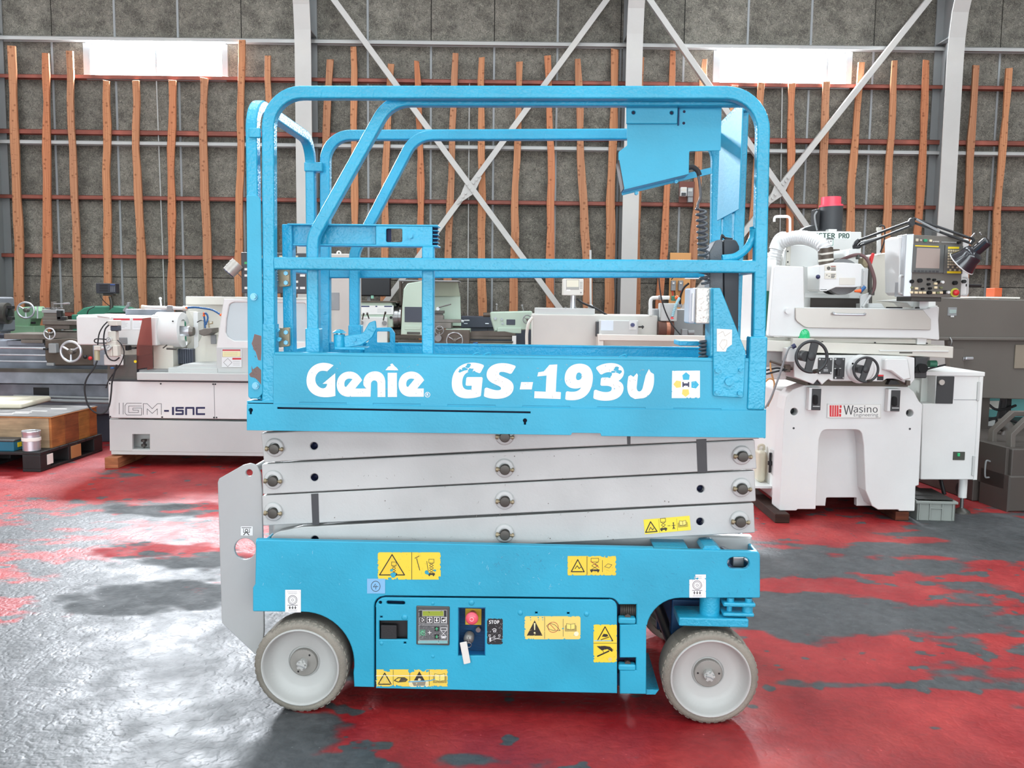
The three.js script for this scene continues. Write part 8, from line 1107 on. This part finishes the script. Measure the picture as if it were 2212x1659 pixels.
// ---------------------------------------------------------------- taupe machine at the right edge
{
  const t = new Thing('taupe_machine', 'big taupe machine enclosure with sloped bars and dark base at the right edge', 'machine', [3.27, 0, -5.6], 0.12);
  const T = MAT.taupe, D = mat([84, 78, 74], 0.5, 0, { map: softWear }), zu = -0.85;
  t.add('enclosure_front', t.ex([[2020, 641], [2085, 645], [2420, 652], [2420, 740], [2088, 732], [2020, 728]], zu, 1.2, { bevel: 0.006 }), T); t.add('enclosure_lip', t.bx(2020, 729, 2420, 737, zu + 0.03, 1.0, 0.01), T); const lower = t.add('lower_door', t.ex([[2048, 731], [2420, 738], [2420, 870], [2196, 862], [2126, 860], [2052, 858]], zu - 0.01, 0.05, { bevel: 0.004 }), T); part(lower, 'door_frame', t.ex([[2052, 752], [2083, 753], [2083, 803], [2052, 803]], zu + 0.005, 0.02, { bevel: 0.003 }), T); part(lower, 'latch_plate', t.bx(2081, 771, 2087, 779, zu + 0.012, 0.02, 0.002), MAT.steel); part(lower, 'latch_handle', [t.bx(2087, 771, 2104, 777.5, zu + 0.03, 0.02, 0.006)], MAT.chrome); part(lower, 'beige_plate', t.bx(2193, 745, 2260, 796, zu + 0.004, 0.012, 0.003), mat([150, 140, 126], 0.5, 0, { map: softWear })); part(lower, 'hook', tube([t.p3(2052, 729, zu + 0.03), t.p3(2056, 738, zu + 0.05), t.p3(2054, 747, zu + 0.04), t.p3(2050, 744, zu + 0.04)], 0.006), MAT.steel);
  const cl = t.add('counter_meter', t.bx(2048, 664, 2067, 682, zu + 0.006, 0.02, 0.002), MAT.midGrey); part(cl, 'meter_face', t.bx(2051, 669, 2066, 677, zu + 0.008, 0.006, 0.002), mat([160, 176, 172], 0.4)); part(cl, 'meter_label', t.bx(2054, 681, 2061, 685, zu + 0.005, 0.004, 0), MAT.white);
  t.add('paper_sheets', [box(...(() => { const a = t.at(2096, 640, zu - 0.1), b = t.at(2190, 640, zu - 0.1); return [a[0], t.at(2100, 644, zu)[1] + 0.0, zu - 0.35, b[0], t.at(2100, 644, zu)[1] + 0.012, zu - 0.03]; })(), 0.002)], MAT.paper); t.add('orange_block', t.bx(2148, 622, 2165, 641, zu - 0.2, 0.1, 0.004), mat([186, 84, 44], 0.6));
  // open machine underneath: posts, teal cabinet behind, pipes
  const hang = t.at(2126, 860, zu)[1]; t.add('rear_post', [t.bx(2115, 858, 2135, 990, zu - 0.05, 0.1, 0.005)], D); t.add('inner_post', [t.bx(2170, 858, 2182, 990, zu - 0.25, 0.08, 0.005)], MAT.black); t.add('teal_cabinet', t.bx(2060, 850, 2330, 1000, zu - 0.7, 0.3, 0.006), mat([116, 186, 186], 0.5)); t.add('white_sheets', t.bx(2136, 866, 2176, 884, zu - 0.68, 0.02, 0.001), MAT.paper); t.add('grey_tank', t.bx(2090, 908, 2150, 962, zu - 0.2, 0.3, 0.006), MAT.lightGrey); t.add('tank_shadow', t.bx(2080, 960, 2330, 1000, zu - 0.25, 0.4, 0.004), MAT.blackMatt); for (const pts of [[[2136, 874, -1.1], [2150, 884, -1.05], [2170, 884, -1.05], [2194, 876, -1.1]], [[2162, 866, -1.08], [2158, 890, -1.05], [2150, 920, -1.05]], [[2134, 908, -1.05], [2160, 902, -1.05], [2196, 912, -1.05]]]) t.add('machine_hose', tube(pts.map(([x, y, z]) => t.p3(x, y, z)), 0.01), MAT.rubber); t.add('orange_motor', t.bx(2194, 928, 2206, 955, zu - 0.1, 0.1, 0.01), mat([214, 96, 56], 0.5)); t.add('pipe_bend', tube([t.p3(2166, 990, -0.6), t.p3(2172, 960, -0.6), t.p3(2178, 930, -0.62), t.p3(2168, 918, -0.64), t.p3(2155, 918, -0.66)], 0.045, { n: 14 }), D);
  const hoop = (a, zz) => t.add('sloped_bar', sweep(a.map(([x, y]) => t.p3(x, y, zz)), V(0, 0, 1), 0.034, 0.05, 0.004), T); hoop([[2142, 992], [2145, 931], [2187, 893], [2330, 893]], -0.35); hoop([[2182, 1012], [2184, 938], [2222, 902], [2330, 902]], -0.12);
  // base
  const bz = 0, yT = t.floor(2190, 1110).y, h = 0.3; t.add('base_side', box(-0.02, 0.14, -1.9, 0.01, 0.42, -0.05, 0.004), D); t.add('base_block', [box(0.0, 0.0, -1.85, 1.8, 0.415, -0.02, 0.01)], D); t.add('base_skirt', box(-0.05, 0.0, -1.9, 0.02, 0.15, -0.32, 0.008), D); t.add('sloped_skirt', extrude([[-0.02, 0], [0.4, 0], [0.4, 0.24], [-0.02, 0.24]].map(([a, b]) => new THREE.Vector2(a, b)), [], 0.0, 0.3, 0.01), D); t.add('side_hook', [box(-0.06, 0.27, -0.66, -0.02, 0.31, -0.58, 0.006)], MAT.midGrey); t.add('side_plate', [box(-0.026, 0.25, -0.5, -0.02, 0.3, -0.42, 0.003)], MAT.midGrey); t.add('pull_loop', tube([V(-0.02, 0.3, -0.2), V(-0.05, 0.3, -0.2), V(-0.05, 0.2, -0.2), V(-0.02, 0.19, -0.2)], 0.006), MAT.midGrey); t.add('base_wheel', cylBetween(V(-0.055, 0.055, -0.45), V(-0.02, 0.055, -0.45), 0.05), MAT.rubber);
}
renderer.render(scene, camera);
